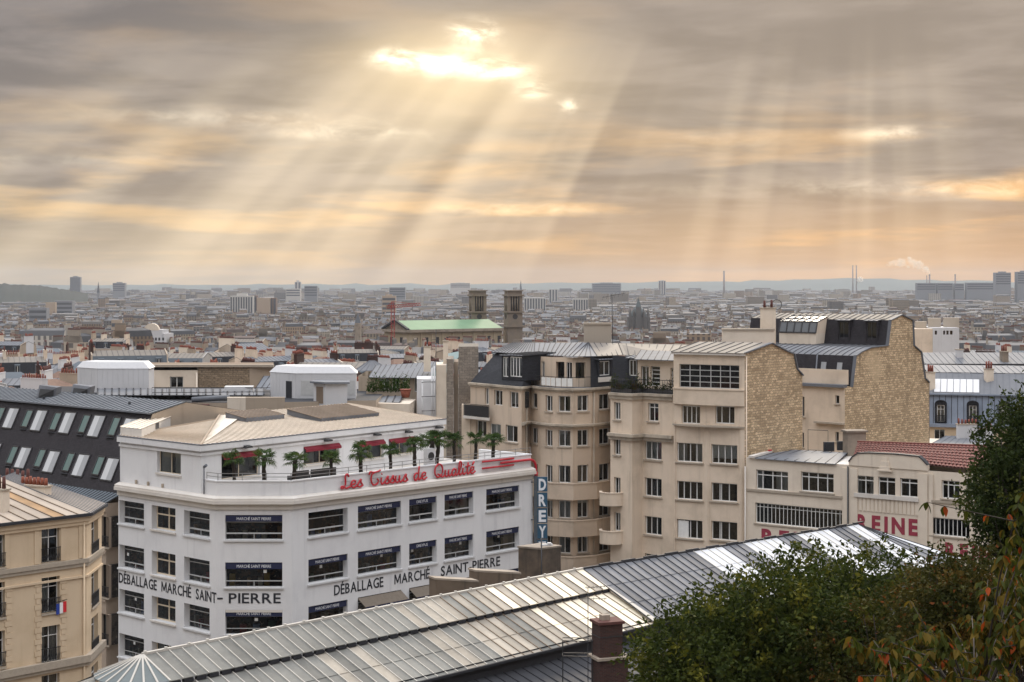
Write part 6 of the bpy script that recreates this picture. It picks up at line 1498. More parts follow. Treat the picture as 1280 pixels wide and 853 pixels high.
    # slate-banded house behind
    t = bld('slate_band_house', 'grey roofed house with white dormers in a dark slate band', 'house', loc=(66, 250, 0)); Y = 248; f = Fac(pl(1150, Y), pl(1350, Y)); z0, z1, z2 = zy(470, Y), zy(455.5, Y), zy(441, Y + 6)
    mb = MB(); close_walls(mb, [f.A, f.B, f.B + Vector((0, 14)), f.A + Vector((0, 14)), f.A], 0, z0); mb.build('wall', MAT['cream_wall'], t)
    mb = MB(); mb.face([f.P(0, z0), f.P(f.L, z0), f.P(f.L, z1, -.5), f.P(0, z1, -.5)]); mb.build('slate_slope', MAT['slate'], t)
    seam_roof('zinc_roof', [(f.P(0, z1 + .05, -.4), f.P(f.L, z1 + .05, -.4), f.P(f.L, z2, -6.5), f.P(0, z2, -6.5))], t, ('zinc_grey2', 'zinc'), .9)
    for x in (1180, 1207, 1234, 1262): dormer(t, f, f.px(x - 3.6, x + 3.6, 459.5, 466), .15, 1.2, 'white_box', bx=(.5,), fw=.12, bw=.1)
    chimney(t, pl(1199, 252), z1, zy(437.5, 252), 1.0, .8, 0, 0, 'white_box'); chimney(t, pl(1255, 250), z1, zy(440, 250), .9, 1.6, 0, 3, 'grime_wall', 'pot_red', .9)
    # white block with flat roof further back
    t = bld('white_flat_block', 'small white block with dark square windows and chimney slabs above', 'building', loc=(72, 300, 0)); Y = 300; f = Fac(pl(1166, Y), pl(1199, Y + 1)); zt = zy(410, Y)
    for x0, x1 in ((1168.5, 1171.5), (1179, 1181.5), (1183, 1186), (1187.5, 1191)): window(t, f, f.px(x0, x1, 413.5, 418.5), .15, 'dark_frame', .05, (), sill=None, curtain=0)
    mb = MB(); wall_faces(mb, f, 0, zt); close_walls(mb, [f.B, f.B + Vector((0, 10)), f.A + Vector((0, 10)), f.A], 0, zt); mb.face([V3(f.A, zt), V3(f.B, zt), V3(f.B + Vector((0, 10)), zt), V3(f.A + Vector((0, 10)), zt)]); mb.build('wall', MAT['white_box'], t)
    mb = MB(); mb.prism([pl(1143, Y), pl(1166, Y + .1), pl(1166, Y + 8), pl(1143, Y + 8)], 0, zt - .2); mb.build('side_wall', MAT['beige_light'], t)
    for x0, x1, y in ((1160, 1176, 398), (1179, 1199, 397.5), (1144, 1158, 402)): mb = MB(); mb.prism([pl(x0, Y + 4), pl(x1, Y + 4), pl(x1, Y + 6), pl(x0, Y + 6)], zt - 1, zy(y, Y + 4)); mb.build('chimney_stack', MAT['tan_wall3'], t)
blue_mansard()
# ================================================================ old town houses, one by one
CR = random.Random(21)
WALLS = ['cream_wall', 'beige_light', 'tan_wall', 'white_box', 'beige_wall', 'ochre_pale', 'grey_wall']
plaster('ochre_pale', (.56, .45, .30), .3, .3); plaster('grey_wall', (.36, .35, .34), .3, .3)
plain('win_dark', (.035, .035, .04), .25, 0, .2)
plain('roof_brown', (.17, .10, .07), .85, 0, .4, 2)
WN = {'cream_wall': 'cream', 'beige_light': 'beige', 'tan_wall': 'tan', 'white_box': 'white', 'beige_wall': 'dull beige', 'ochre_pale': 'ochre', 'grey_wall': 'grey'}
def local_obj(mb, name, mats, parent): return mb.build(name, [MAT[m] for m in mats] if isinstance(mats, (tuple, list)) else MAT[mats], parent)
_win_me = {}
def far_window(parent, x, y, z, w, h, rz=0):
    k = (round(w, 1), round(h, 1))
    if k not in _win_me:
        mb = MB(); w_, h_ = k; mb.hexa([(-w_ / 2, -.04, 0), (w_ / 2, -.04, 0), (w_ / 2, .05, 0), (-w_ / 2, .05, 0)], [(-w_ / 2, -.04, h_), (w_ / 2, -.04, h_), (w_ / 2, .05, h_), (-w_ / 2, .05, h_)], 0)
        mb.box((0, -.06, 0), .09, .06, h_, 0, 1); mb.box((0, -.08, -.1), w_ + .3, .2, .1, 0, 1)
        o = mb.build('window', [MAT['win_dark'], MAT['white_frame']]); _win_me[k] = o.data; bpy.data.objects.remove(o)
    o = bpy.data.objects.new('window', _win_me[k]); COL.objects.link(o); o.parent = parent; o.location = (x, y, z); o.rotation_euler = (0, 0, rz); return o
def proto_house(i, detail=True):
    r = random.Random(100 + i); wm = WALLS[i % len(WALLS)]; rt = (0, 1, 0, 2, 1, 0, 3)[(i // 2) % 7]
    w = r.choice((11, 14, 17, 20)); d = r.choice((11, 12.5, 14)); h = r.uniform(19.5, 24.5); nch = r.choice((1, 2, 2, 3))
    root = thing('town_house', '', 'house'); hw, hd = w / 2, d / 2
    mb = MB(); mb.prism([(-hw, -hd), (hw, -hd), (hw, hd), (-hw, hd)], -14, h, top=False); local_obj(mb, 'wall', wm, root)
    rn = ('slate and zinc mansard', 'low zinc roof', 'flat zinc roof', 'brown hipped roof')[rt]; nd = 0
    if rt == 0:
        s = 1.1; z1 = h + 2.7; A = [(-hw, -hd), (hw, -hd), (hw, hd), (-hw, hd)]; B = [(-hw, -hd + s), (hw, -hd + s), (hw, hd - s), (-hw, hd - s)]
        mb = MB(); mb.face([V3(A[0], h), V3(A[1], h), V3(B[1], z1), V3(B[0], z1)]); mb.face([V3(A[2], h), V3(A[3], h), V3(B[3], z1), V3(B[2], z1)]); local_obj(mb, 'mansard_slope', r.choice(('slate', 'zinc_dark2', 'slate')), root)
        zr = z1 + 1.1; mb = MB(); seam_quad(mb, V3(B[0], z1), V3(B[1], z1), Vector((hw, 0, zr)), Vector((-hw, 0, zr)), 1.2); seam_quad(mb, V3(B[2], z1), V3(B[3], z1), Vector((-hw, 0, zr)), Vector((hw, 0, zr)), 1.2); local_obj(mb, 'zinc_roof', (r.choice(('zinc', 'zinc_grey2', 'zinc_warm_sheen2')), 'zinc_dark'), root)
        gm = r.choice(('cream_wall', 'tan_wall', 'grey_wall'))
        for sx in (-1, 1): mb = MB(); x = sx * (hw - .02); mb.mesh([(x - .25 * sx, y, z) for y, z in ((-hd, h), (hd, h), (hd - s, z1 + .3), (0, zr + .3), (-hd + s, z1 + .3))] + [(x, y, z) for y, z in ((-hd, h), (hd, h), (hd - s, z1 + .3), (0, zr + .3), (-hd + s, z1 + .3))], [(0, 1, 2, 3, 4), (5, 6, 7, 8, 9), (2, 3, 8, 7), (3, 4, 9, 8), (4, 0, 5, 9), (1, 2, 7, 6)]); local_obj(mb, 'party_gable', gm, root)
        ztop = zr
        if detail:
            nd = int(w / 3.6)
            for k in range(nd):
                x = -hw + w * (k + .5) / nd; mb = MB(); mb.hexa([(x - .65, -hd + .1, h + .25), (x + .65, -hd + .1, h + .25), (x + .65, -hd + 1.5, h + .25), (x - .65, -hd + 1.5, h + .25)], [(x - .65, -hd + .1, h + 2.15), (x + .65, -hd + .1, h + 2.15), (x + .65, -hd + 1.5, h + 2.35), (x - .65, -hd + 1.5, h + 2.35)]); dm = local_obj(mb, 'dormer', 'zinc_dark2' if i % 2 else 'white_box', root)
                far_window(dm, x, -hd + .08, h + .45, .8, 1.4)
    elif rt == 1:
        zr = h + r.uniform(1.8, 3.0); mb = MB(); e = .3
        seam_quad(mb, Vector((-hw, -hd - e, h)), Vector((hw, -hd - e, h)), Vector((hw, 0, zr)), Vector((-hw, 0, zr)), 1.2); seam_quad(mb, Vector((hw, hd + e, h)), Vector((-hw, hd + e, h)), Vector((-hw, 0, zr)), Vector((hw, 0, zr)), 1.2); local_obj(mb, 'zinc_roof', (r.choice(('zinc', 'zinc_grey2', 'zinc_dark2')), 'zinc_dark'), root)
        mb = MB()
        for sx in (-1, 1): mb.face([(sx * hw, -hd, h), (sx * hw, hd, h), (sx * hw, 0, zr)])
        local_obj(mb, 'gable', wm, root); ztop = zr
    elif rt == 2:
        mb = MB(); mb.prism([(-hw, -hd), (hw, -hd), (hw, hd), (-hw, hd)], h, h + .02); local_obj(mb, 'roof', r.choice(('zinc_dark2', 'tan_panel', 'zinc')), root)
        mb = MB(); q = [Vector(p) for p in ((-hw, -hd), (hw, -hd), (hw, hd), (-hw, hd), (-hw, -hd))]; band(mb, q, -.3, .15, h - .3, h + .7); local_obj(mb, 'parapet', wm, root)
        mb = MB(); mb.box((r.uniform(-hw * .4, hw * .4), 1, h), 4, 3.4, 2.5); local_obj(mb, 'lift_house', r.choice(('white_box', 'tan_wall', 'cream_wall')), root); ztop = h + .8
    else:
        zr = h + 3.0; mb = MB(); a = [Vector(p) for p in ((-hw - .3, -hd - .3, h), (hw + .3, -hd - .3, h), (hw + .3, hd + .3, h), (-hw - .3, hd + .3, h))]; p, q = Vector((-hw + 4, 0, zr)), Vector((hw - 4, 0, zr))
        mb.face([a[0], a[1], q, p]); mb.face([a[2], a[3], p, q]); mb.face([a[1], a[2], q]); mb.face([a[3], a[0], p]); local_obj(mb, 'hipped_roof', r.choice(('roof_brown', 'zinc_dark2')), root); ztop = zr - .8
    for k in range(nch):
        x = (-hw + .35, hw - .35, r.uniform(-hw * .4, hw * .4))[k]; L = r.uniform(3, d * .62); y = r.uniform(-1.5, 1.5); zt = ztop + r.uniform(1.0, 2.3)
        mb = MB(); mb.box((x, y, h - .5), .7, L, zt - h + .5); mb.box((x, y, zt), .85, L + .15, .12); cs = local_obj(mb, 'chimney_stack', r.choice(('cream_wall', 'tan_wall', 'beige_light', 'white_box', 'red_brick')), root)
        mb = MB(); npt = int(L / .5)
        for j in range(npt): mb.tube([(x, y - L / 2 + (j + .5) * L / npt, zt + .12), (x, y - L / 2 + (j + .5) * L / npt, zt + .12 + r.uniform(.5, .95))], [.17, .13], 6)
        o = local_obj(mb, 'chimney_pots', r.choice(('pot_red', 'pot_red', 'pot_orange', 'pot_dark')), cs); o['kind'] = 'stuff'
    n = max(3, int(w / 2.9))
    if detail:
        for fl in range(3):
            for k in range(n): far_window(root, -hw + w * (k + .5) / n, -hd, h - 2.6 - 3.1 * fl, 1.1, 1.9)
        mb = MB(); q = [Vector((-hw, -hd)), Vector((hw, -hd))]; band(mb, q, 0, .35, h - .25, h + .05); band(mb, q, 0, .2, h - 3.2, h - 3.0); local_obj(mb, 'cornice', 'cream_ledge', root)
    root['label'] = '%s %s-bay town house with %s%s and %s' % (WN[wm], {3: 'three', 4: 'four', 5: 'five', 6: 'six'}[n], rn, (', %s dormers' % {3: 'three', 4: 'four', 5: 'five'}[nd]) if nd else '', ('one chimney wall', 'two chimney walls', 'three chimney walls')[nch - 1])
    root['group'] = 'old town houses beyond the store'
    return root, w, d, h
EXC = [(-80, 0, 12, 200), (-62, 160, -28, 214), (-34, 150, 0, 216), (-14, 150, 45, 200), (28, 120, 62, 212), (50, 190, 110, 268), (66, 285, 90, 314), (-80, 100, -20, 200)]
def blocked(x, y, m=7):
    for a, b, c, d in EXC:
        if a - m < x < c + m and b - m < y < d + m: return True
    # church square
    return -75 < x < 14 and 862 < y < 985
def blocks(y0, y1, bx, by):
    """centres, angles and sizes of street blocks in the field of view"""
    y = y0; out = []
    while y < y1:
        hw = .36 * y + 40; x = -hw + CR.uniform(0, bx)
        while x < hw:
            out.append((x + CR.uniform(-6, 6), y + CR.uniform(-8, 8), CR.gauss(0, .32) + (.78 if CR.random() < .22 else 0), bx, by)); x += bx
        y += by
    return out
def houses_in(bl):
    x0, y0, th, bx, by = bl; c, s = math.cos(th), math.sin(th); out = []
    for row, face in ((-by * .26, 0), (by * .24, math.pi * (CR.random() < .3))):
        u = -bx * .46
        while u < bx * .44:
            w = CR.choice((11, 14, 17, 20)); uu = u + w / 2
            out.append((x0 + c * uu - s * row, y0 + s * uu + c * row, th + face, w)); u += w + (CR.random() < .12) * 4
    return out
def town():
    protos = {}
    cand = []
    for b in blocks(214, 2900, 74, 56):
        for h in houses_in(b):
            if not blocked(h[0], h[1]) and abs(h[0]) < .335 * h[1] + 12: cand.append(h)
    cand.sort(key=lambda h: h[1])
    near, rest = cand[:300], cand[300:]
    pr = [proto_house(i) for i in range(28)]; used = [0] * 28
    byw = {}
    for i, p in enumerate(pr): byw.setdefault(p[1], []).append(i)
    for x, y, th, w in near:
        i = CR.choice(byw.get(w) or list(range(28))); root = pr[i][0]
        o = root if not used[i] else copy_tree(root); used[i] += 1
        g = g_far(y); lift = CR.uniform(-1.5, 1.5) + (CR.random() < .1) * 2.5
        o.location = (x, y, g + lift); o.rotation_euler = (0, 0, th)
    for i in range(28):
        if not used[i]:
            def kill(o):
                for c in list(o.children): kill(c)
                bpy.data.objects.remove(o)
            kill(pr[i][0])
    return rest
REST = town()

# ================================================================ the rest of the city as one mass
def city_mass(rest):
    rnd = np.random.RandomState(5); V = []; Fq = []; C = []; M = []
    wcol = [(.48, .41, .32), (.54, .49, .41), (.38, .34, .29), (.62, .60, .56), (.30, .27, .23), (.44, .34, .25), (.24, .235, .235), (.50, .44, .37)]
    rcol = [(.13, .14, .16), (.17, .18, .20), (.075, .08, .09), (.20, .205, .22), (.05, .052, .06), (.11, .065, .05), (.27, .255, .24), (.14, .155, .185)]
    pcol = [(.20, .075, .05), (.16, .06, .045), (.24, .10, .06), (.45, .38, .30)]
    nv = 0
    def quad(a, b, c, d, col, m):
        nonlocal nv
        V.extend((a, b, c, d)); Fq.append((nv, nv + 1, nv + 2, nv + 3)); nv += 4; C.append(col); M.append(m)
    def house(x, y, th, w, d, z0, h, rt, wc, rc, ch, pc):
        c, s = math.cos(th), math.sin(th); hw, hd = w / 2, d / 2
        def p(a, b, z): return (x + c * a - s * b, y + s * a + c * b, z)
        k = [(-hw, -hd), (hw, -hd), (hw, hd), (-hw, hd)]
        for i in range(4):
            a, b = k[i], k[(i + 1) % 4]; quad(p(*a, z0), p(*b, z0), p(*b, h), p(*a, h), wc, 0)
        if rt == 0:
            s1 = 1.2; z1 = h + 2.6; z2 = z1 + 1.0
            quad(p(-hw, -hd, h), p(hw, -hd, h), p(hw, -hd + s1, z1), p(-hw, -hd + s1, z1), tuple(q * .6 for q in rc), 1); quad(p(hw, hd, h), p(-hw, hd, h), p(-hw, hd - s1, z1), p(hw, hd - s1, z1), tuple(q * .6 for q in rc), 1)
            quad(p(-hw, -hd + s1, z1), p(hw, -hd + s1, z1), p(hw, 0, z2), p(-hw, 0, z2), rc, 1); quad(p(hw, hd - s1, z1), p(-hw, hd - s1, z1), p(-hw, 0, z2), p(hw, 0, z2), rc, 1)
            for sx in (-1, 1): quad(p(sx * hw, -hd, h), p(sx * hw, hd, h), p(sx * hw, hd - s1, z1), p(sx * hw, -hd + s1, z1), wc, 2); 
            zt = z2
        elif rt == 1:
            z2 = h + 2.4; quad(p(-hw, -hd, h), p(hw, -hd, h), p(hw, 0, z2), p(-hw, 0, z2), rc, 1); quad(p(hw, hd, h), p(-hw, hd, h), p(-hw, 0, z2), p(hw, 0, z2), rc, 1)
            for sx in (-1, 1): quad(p(sx * hw, -hd, h), p(sx * hw, hd, h), p(sx * hw, .01, z2), p(sx * hw, 0, z2), wc, 2)
            zt = z2
        else: quad(p(-hw, -hd, h), p(hw, -hd, h), p(hw, hd, h), p(-hw, hd, h), rc, 1); zt = h
        for j in range(ch):
            cx = (-hw + .4, hw - .4, 0)[j]; L = d * .3; z3 = zt + 1.6; b = h - .3
            for (t0, t1, e, col) in ((b, z3, .4, wc), (z3, z3 + .75, .22, pc)):
                q = [(cx - e, -L), (cx + e, -L), (cx + e, L), (cx - e, L)]
                for i in range(4): a_, b_ = q[i], q[(i + 1) % 4]; quad(p(*a_, t0), p(*b_, t0), p(*b_, t1), p(*a_, t1), col, 2)
                quad(p(*q[0], t1), p(*q[1], t1), p(*q[2], t1), p(*q[3], t1), col, 2)
    R1_ = random.Random(3)
    for x, y, th, w in rest:
        z0 = g_far(y); h = z0 + R1_.uniform(17, 25) + (R1_.random() < .05) * 6
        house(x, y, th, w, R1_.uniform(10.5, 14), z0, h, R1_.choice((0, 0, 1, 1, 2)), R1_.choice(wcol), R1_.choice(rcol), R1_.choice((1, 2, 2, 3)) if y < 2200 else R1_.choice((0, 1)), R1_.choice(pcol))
    y = 2900.0
    while y < 10800:
        step = 36 + (y - 2900) * .010; hw = .345 * y + 60; x = -hw
        while x < hw:
            w = R1_.uniform(14, 42) * (1 + (y - 2900) / 9000); tall = R1_.random() < .02 + .02 * (y > 5000)
            h = -30 + (R1_.uniform(16, 26) if not tall else R1_.uniform(30, 46)) + max(0, y - 6000) * .0012
            if R1_.random() < .86: house(x, y + R1_.uniform(-step * .4, step * .4), R1_.gauss(0, .45), w, R1_.uniform(11, 18), -30, h, R1_.choice((0, 1, 2, 2)), R1_.choice(wcol), R1_.choice(rcol), 0, pcol[0])
            x += w + R1_.uniform(2, 22)
        y += step
    me = bpy.data.meshes.new('city_mass'); V_ = np.array(V, dtype=np.float32); n = len(Fq)
    me.vertices.add(len(V_)); me.vertices.foreach_set('co', V_.ravel()); me.loops.add(n * 4); me.loops.foreach_set('vertex_index', np.arange(n * 4, dtype=np.int32)); me.polygons.add(n)
    me.polygons.foreach_set('loop_start', np.arange(0, n * 4, 4, dtype=np.int32)); me.polygons.foreach_set('material_index', np.array(M, dtype=np.int32))
    ca = me.color_attributes.new('Col', 'FLOAT_COLOR', 'CORNER'); cc = np.ones((n * 4, 4), dtype=np.float32); cc[:, :3] = np.repeat(np.array(C, dtype=np.float32) * rnd.uniform(.48, .88, (n, 1)) * np.array([1.04, 1.0, .95]), 4, axis=0); ca.data.foreach_set('color', cc.ravel())
    me.update(); me.validate()
    def cm(name, win, rough):
        m, nt, b = newmat(name); a = nt.nodes.new('ShaderNodeVertexColor'); a.layer_name = 'Col'; c = a.outputs[0]; p = pos(nt)
        if win:
            s = nt.nodes.new('ShaderNodeSeparateXYZ'); nt.links.new(p, s.inputs[0]); fz = (NN(nt, s.outputs[2]) * (1 / 3.1))._m('FRACT'); fx = ((NN(nt, s.outputs[0]) + NN(nt, s.outputs[1]) * .8) * (1 / 2.7))._m('FRACT')
            f = fz._m('GREATER_THAN', .32) * fx._m('GREATER_THAN', .5); c = mixc(nt, (f * .75).cl(), c, (.05, .05, .055))
        else: c = mixc(nt, (noise(nt, p, .3, 3) * .4).cl(), c, (.12, .12, .13))
        nt.links.new(c, b.inputs['Base Color']); b.inputs['Roughness'].default_value = rough; return m
    for m in (cm('city_wall', True, .9), cm('city_roof', False, .8), cm('city_chimney', False, .9)): me.materials.append(m)
    o = bpy.data.objects.new('city_houses', me); COL.objects.link(o); o['kind'] = 'stuff'; o['label'] = 'sea of distant grey roofed city houses reaching to the horizon'; o['category'] = 'houses'
city_mass(REST)

# ================================================================ landmarks
def church():
    c0 = Vector((-55.3, 890)); e = Vector((.8, .6)); n = Vector((-.6, .8)); L, Wd = 62.0, 25.5; zb = -20.0; ze, zr = 15.9, 20.9
    t = bld('basilica', 'stone basilica with bright green copper roof and two square towers', 'church', loc=(c0.x, c0.y, zb))
    P = [c0, c0 + e * L, c0 + e * L + n * Wd, c0 + n * Wd]; f = Fac(P[0], P[1]); mb = MB(); mb.prism(P, zb, ze, top=False); mb.build('nave_wall', MAT['church_stone'], t)
    a, b, c, d = [V3(p, ze + .3) for p in P]; ra, rb = V3(c0 + n * Wd / 2, zr), V3(c0 + e * L + n * Wd / 2, zr); o1 = V3(n * -1.0, 0)
    mb = MB(); mb.face([a + o1, b + o1, rb, ra]); mb.face([c - o1, d - o1, ra, rb]); mb.build('copper_roof', MAT['copper_green'], t)
    mb = MB(); mb.face([V3(P[0], ze), V3(P[3], ze), ra]); mb.build('pediment', MAT['grime_wall'], t)
    mb = MB(); pp = P[3] - e * .8, P[0] - e * .8 - n * .8, P[1] - n * .8; band(mb, list(pp), -.5, .9, ze - 1.2, ze + .2); mb.build('cornice', MAT['grime_wall'], t)
    mb = MB(); mb.bar(a - V3(e, 0) + Vector((0, 0, .2)), ra - V3(e, 0) + Vector((0, 0, .2)), 1.6, .8); mb.bar(d - V3(e, 0) + Vector((0, 0, .2)), ra - V3(e, 0) + Vector((0, 0, .2)), 1.6, .8); mb.build('raking_cornice', MAT['slate'], t)
    for i in range(9):
        u = 3 + i * 7.0; mb = MB(); fbox(mb, f, u, u + 2.2, ze - 8.5, ze - 4, -.5, .04); mb.build('window', MAT['win_dark'], t); mb = MB(); fbox(mb, f, u + 4.0, u + 4.9, zb, ze - 1.3, 0, .5); mb.build('pilaster', MAT['church_stone'], t)
    f2 = Fac(P[3], P[0])
    for i in range(2): mb = MB(); fbox(mb, f2, 6 + i * 10, 9 + i * 10, ze - 9, ze - 4, -.4, .05); mb.build('window', MAT['win_dark'], t)
    for px, Y in ((641.5, 931), (597, 954)):
        q = pl(px, Y); w = 8.6; rz = math.atan2(e.y, e.x) - R(22); ztop = zy(363, Y); z1 = zy(398, Y); z2 = zy(391, Y); z3 = zy(370.5, Y)
        def b_(name, z0, z1_, s, mat, parent=t): m = MB(); m.box(V3(q, z0), s, s, z1_ - z0, rz); return m.build(name, MAT[mat], parent)
        T = b_('tower_shaft', zb, z2, w, 'church_stone2'); b_('tower_cornice', z2, z2 + .8, w + 1.6, 'church_stone2', T); b_('belfry_core', z2 + .8, z3, w * .72, 'win_dark', T)
        for sx in (-1, 1):
            for sy in (-1, 1):
                o_ = Vector((math.cos(rz) * sx - math.sin(rz) * sy, math.sin(rz) * sx + math.cos(rz) * sy)) * (w / 2 - .9); m = MB(); m.box(V3(q + o_, z2 + .802), 1.7, 1.7, z3 - z2 - .8, rz); m.build('belfry_pier', MAT['church_stone2'], T)
        for k in (-1, 0, 1):
            for side in range(4):
                aa = rz + side * math.pi / 2; o_ = Vector((math.cos(aa), math.sin(aa))) * (w / 2 - .4) + Vector((-math.sin(aa), math.cos(aa))) * k * 1.5; m = MB(); m.tube([V3(q + o_, z2 + .8), V3(q + o_, z3)], .36, 7); m.build('column', MAT['church_stone2'], T)
        b_('belfry_cornice', z3, z3 + 1.0, w + 1.4, 'church_stone2', T); b_('attic', z3 + 1.0, ztop - .6, w * .95, 'church_stone2', T); b_('crown', ztop - .6, ztop, w + .9, 'church_stone2', T)
        fa = rz - math.pi / 2 if True else 0
        for aa in (rz - math.pi / 2, rz + math.pi):
            o_ = Vector((math.cos(aa), math.sin(aa))) * (w / 2); m = MB(); m.tube([V3(q + o_ * .98, z1 + 1), V3(q + o_ * 1.03, z1 + 1)], 1.5, 14); m.build('clock', MAT['win_dark'], T)
        b_('lower_cornice', zy(409, Y), zy(409, Y) + .9, w + 1.8, 'church_stone2', T)
plaster('church_stone', (.42, .34, .23), .4, .4); plaster('church_stone2', (.23, .185, .14), .5, .5, dirt=(.14, .12, .10)); plain('copper_green', (.105, .215, .105), .6, 0, .25, .12)
church()
def crane():
    Y = 845.0; t = bld('tower_crane', 'red tower crane rising behind the basilica pediment', 'crane', loc=V3(pl(491, Y), -20))
    def lat(a, b, w, name):
        mb = MB(); a = Vector(a); b = Vector(b); d = (b - a).normalized(); up = Vector((0, 0, 1)) if abs(d.z) < .8 else Vector((0, 1, 0)); r = d.cross(up).normalized() * w / 2; u = r.cross(d).normalized() * w / 2; n = int((b - a).length / w / 1.2) + 1
        for s in (r + u, r - u, -r + u, -r - u): mb.bar(a + s, b + s, .22)
        for i in range(n):
            p, q = a.lerp(b, i / n), a.lerp(b, (i + 1) / n); mb.bar(p + r + u, q - r + u, .16); mb.bar(p - r - u, q + r - u, .16); mb.bar(p + r - u, q + r + u, .16); mb.bar(p - r + u, q - r - u, .16)
        mb.build(name, MAT['crane_red'], t)
    base = V3(pl(491, Y), -20); lat(base, at(491, 383, Y), 1.7, 'mast'); lat(at(484, 384, Y + 3), at(525.5, 380.5, Y - 6), 1.3, 'jib'); lat(at(491, 384, Y), at(491, 377, Y), 1.2, 'cab_tower')
    mb = MB(); mb.box(at(485.5, 386, Y + 3), 2.6, 1.5, 1.8); mb.build('counterweight', MAT['grime_wall'], t)
    mb = MB(); mb.bar(at(491, 377, Y), at(484, 383, Y + 3), .2); mb.bar(at(491, 377, Y), at(520, 380.5, Y - 5), .2); mb.build('stay', MAT['crane_red'], t)
plain('crane_red', (.34, .03, .025), .6)
crane()
def tower_block(name, label, x0, x1, yt, Y, mat, strips=0, vert=True, depth=None, cat='tower block', group=None, top=None, base=-30, rot=0):
    q = pl((x0 + x1) / 2, Y); w = (x1 - x0) * Y / F; d = depth or w * .6; zt = zy(yt, Y)
    t = bld(name, label, cat, group, loc=V3(q, base)); c, s = math.cos(rot), math.sin(rot)
    mb = MB(); mb.box(V3(q, base), w, d, zt - base, rot); mb.build('wall', MAT[mat], t)
    e = Vector((c, s)); n = Vector((s, -c)); f = Fac(q - e * w / 2 + n * d / 2, q + e * w / 2 + n * d / 2)
    for i in range(strips):
        mb = MB()
        if vert: fbox(mb, f, f.L * (i + .22) / strips, f.L * (i + .78) / strips, base, zt - 2, 0, .15)
        else: z = zt - 3 - i * 6.4; fbox(mb, f, f.L * .03, f.L * .97, z - 3.2, z, 0, .15)
        mb.build('window_strip', MAT['far_glass'], t)
    if top: mb = MB(); mb.box(V3(q, zt), w * .45, d * .5, top, rot); mb.build('plant_room', MAT[mat], t)
    return t
plain('far_glass', (.09, .10, .115), .4, 0, .2); plain('far_brown', (.20, .145, .12), .8, 0, .2); plain('far_tan', (.42, .33, .25), .8); plain('far_grey', (.24, .25, .27), .8); plain('far_pale', (.52, .50, .47), .8); plain('far_stack', (.26, .22, .21), .8)
tower_block('tower_block', 'dark brown high-rise slab striped with pale vertical bands', 288.5, 317, 370, 2600, 'far_pale', 9, True, 16, top=4)
tower_block('tower_block', 'narrow dark high-rise end joined beside the striped slab', 313, 322, 369.5, 2620, 'far_brown', 2, True, 16)
tower_block('tower_block', 'tan high-rise block with a darker windowed side', 322.5, 338, 372.5, 2500, 'far_tan', 0, True, 14)
tower_block('tower_block', 'slim brown high-rise with vertical strips beside the tan block', 338, 346, 372.5, 2510, 'far_brown', 2, True, 14)
for i, a in enumerate(((88.5, 101, 346.5, 5200, 'far_grey', 5, True, 'tall lone grey tower above the wooded hill', 3), (142, 157, 354, 5400, 'far_grey', 4, False, 'squat grey tower with a spire beside it on the skyline', 3), (381, 397, 357.5, 4200, 'far_grey', 4, False, 'bluish slab with horizontal bands left of the crane', 0),
                       (368.5, 376.5, 352.5, 6400, 'far_pale', 2, True, 'pale tower with domed cap on the far skyline', 6), (358, 376, 361, 4300, 'far_pale', 3, False, 'wide pale slab below the domed skyline tower', 0), (487, 507, 359.5, 4300, 'far_grey', 4, False, 'grey office slab behind the red crane', 0),
                       (478, 495, 370, 2300, 'far_tan', 5, False, 'tan block with dark top beneath the red crane', 2), (1243, 1262, 341, 4500, 'far_grey', 5, False, 'tall grey tower standing at the end of the long slabs', 3), (1270, 1290, 340, 4500, 'far_grey', 5, False, 'outermost grey tower beside the grey high-rise', 3),
                       (823, 832, 351, 6800, 'far_pale', 3, True, 'single pale tower on the hazy skyline', 2), (740, 776, 354.5, 6000, 'far_grey', 5, False, 'long low institute block on the hazy skyline', 3), (563, 588, 354, 7200, 'far_pale', 3, False, 'pale block on the skyline behind the church towers', 2), (686, 697, 361.5, 4400, 'far_pale', 3, True, 'white ended slab right of the church towers', 0), (655, 682, 372, 3000, 'far_pale', 8, True, 'ribbed pale slab right of the near church tower', 0), (716, 735, 373.5, 2900, 'far_pale', 6, True, 'ribbed pale slab left of the domed church', 0),
                       (70, 92, 376, 2500, 'far_grey', 3, False, 'grey glass office with cream ends', 0), (38, 60, 385, 2000, 'far_grey', 3, False, 'low glass office below the cream block', 0), (58, 70, 378, 2450, 'far_tan', 0, False, 'plain tan block beside the grey glass office', 0), (140, 152, 400, 1500, 'far_tan', 2, False, 'pinkish tan block with one large window', 0))):
    x0, x1, yt, Y, m, st, ve, lab, tp = a; tower_block('high_rise', lab, x0, x1, yt, Y, m, st, ve, None if x1 - x0 < 30 else 30, top=tp or None)
SL = ['first', 'second', 'third', 'fourth']
for i, (a, b, y) in enumerate(((1145, 1169, 354), (1171, 1190, 354), (1192.5, 1204, 354.5), (1207, 1242, 353.5))):
    tower_block('long_slab', SL[i] + ' of four dark slabs in a row counted from the smoking stack towards the grey towers', a, b, y, 4700, 'far_grey', 3, False, 18, 'slab block', 'row of dark slabs')
for x, m in ((1169.5, 1171), (1190, 1192.5)): pass
def stack(label, px, yt, Y, r0, r1, mat='far_stack', bands=True):
    q = pl(px, Y); zt = zy(yt, Y); t = bld('factory_chimney', label, 'chimney', 'power station chimneys', loc=V3(q, -30))
    mb = MB(); mb.tube([V3(q, -30), V3(q, zt)], [r0, r1], 12); mb.build('shaft', MAT[mat], t); mb = MB(); mb.tube([V3(q, zt), V3(q, zt + 2)], [r1 * 1.15, r1 * 1.15], 12); mb.build('rim', MAT['far_grey'], t)
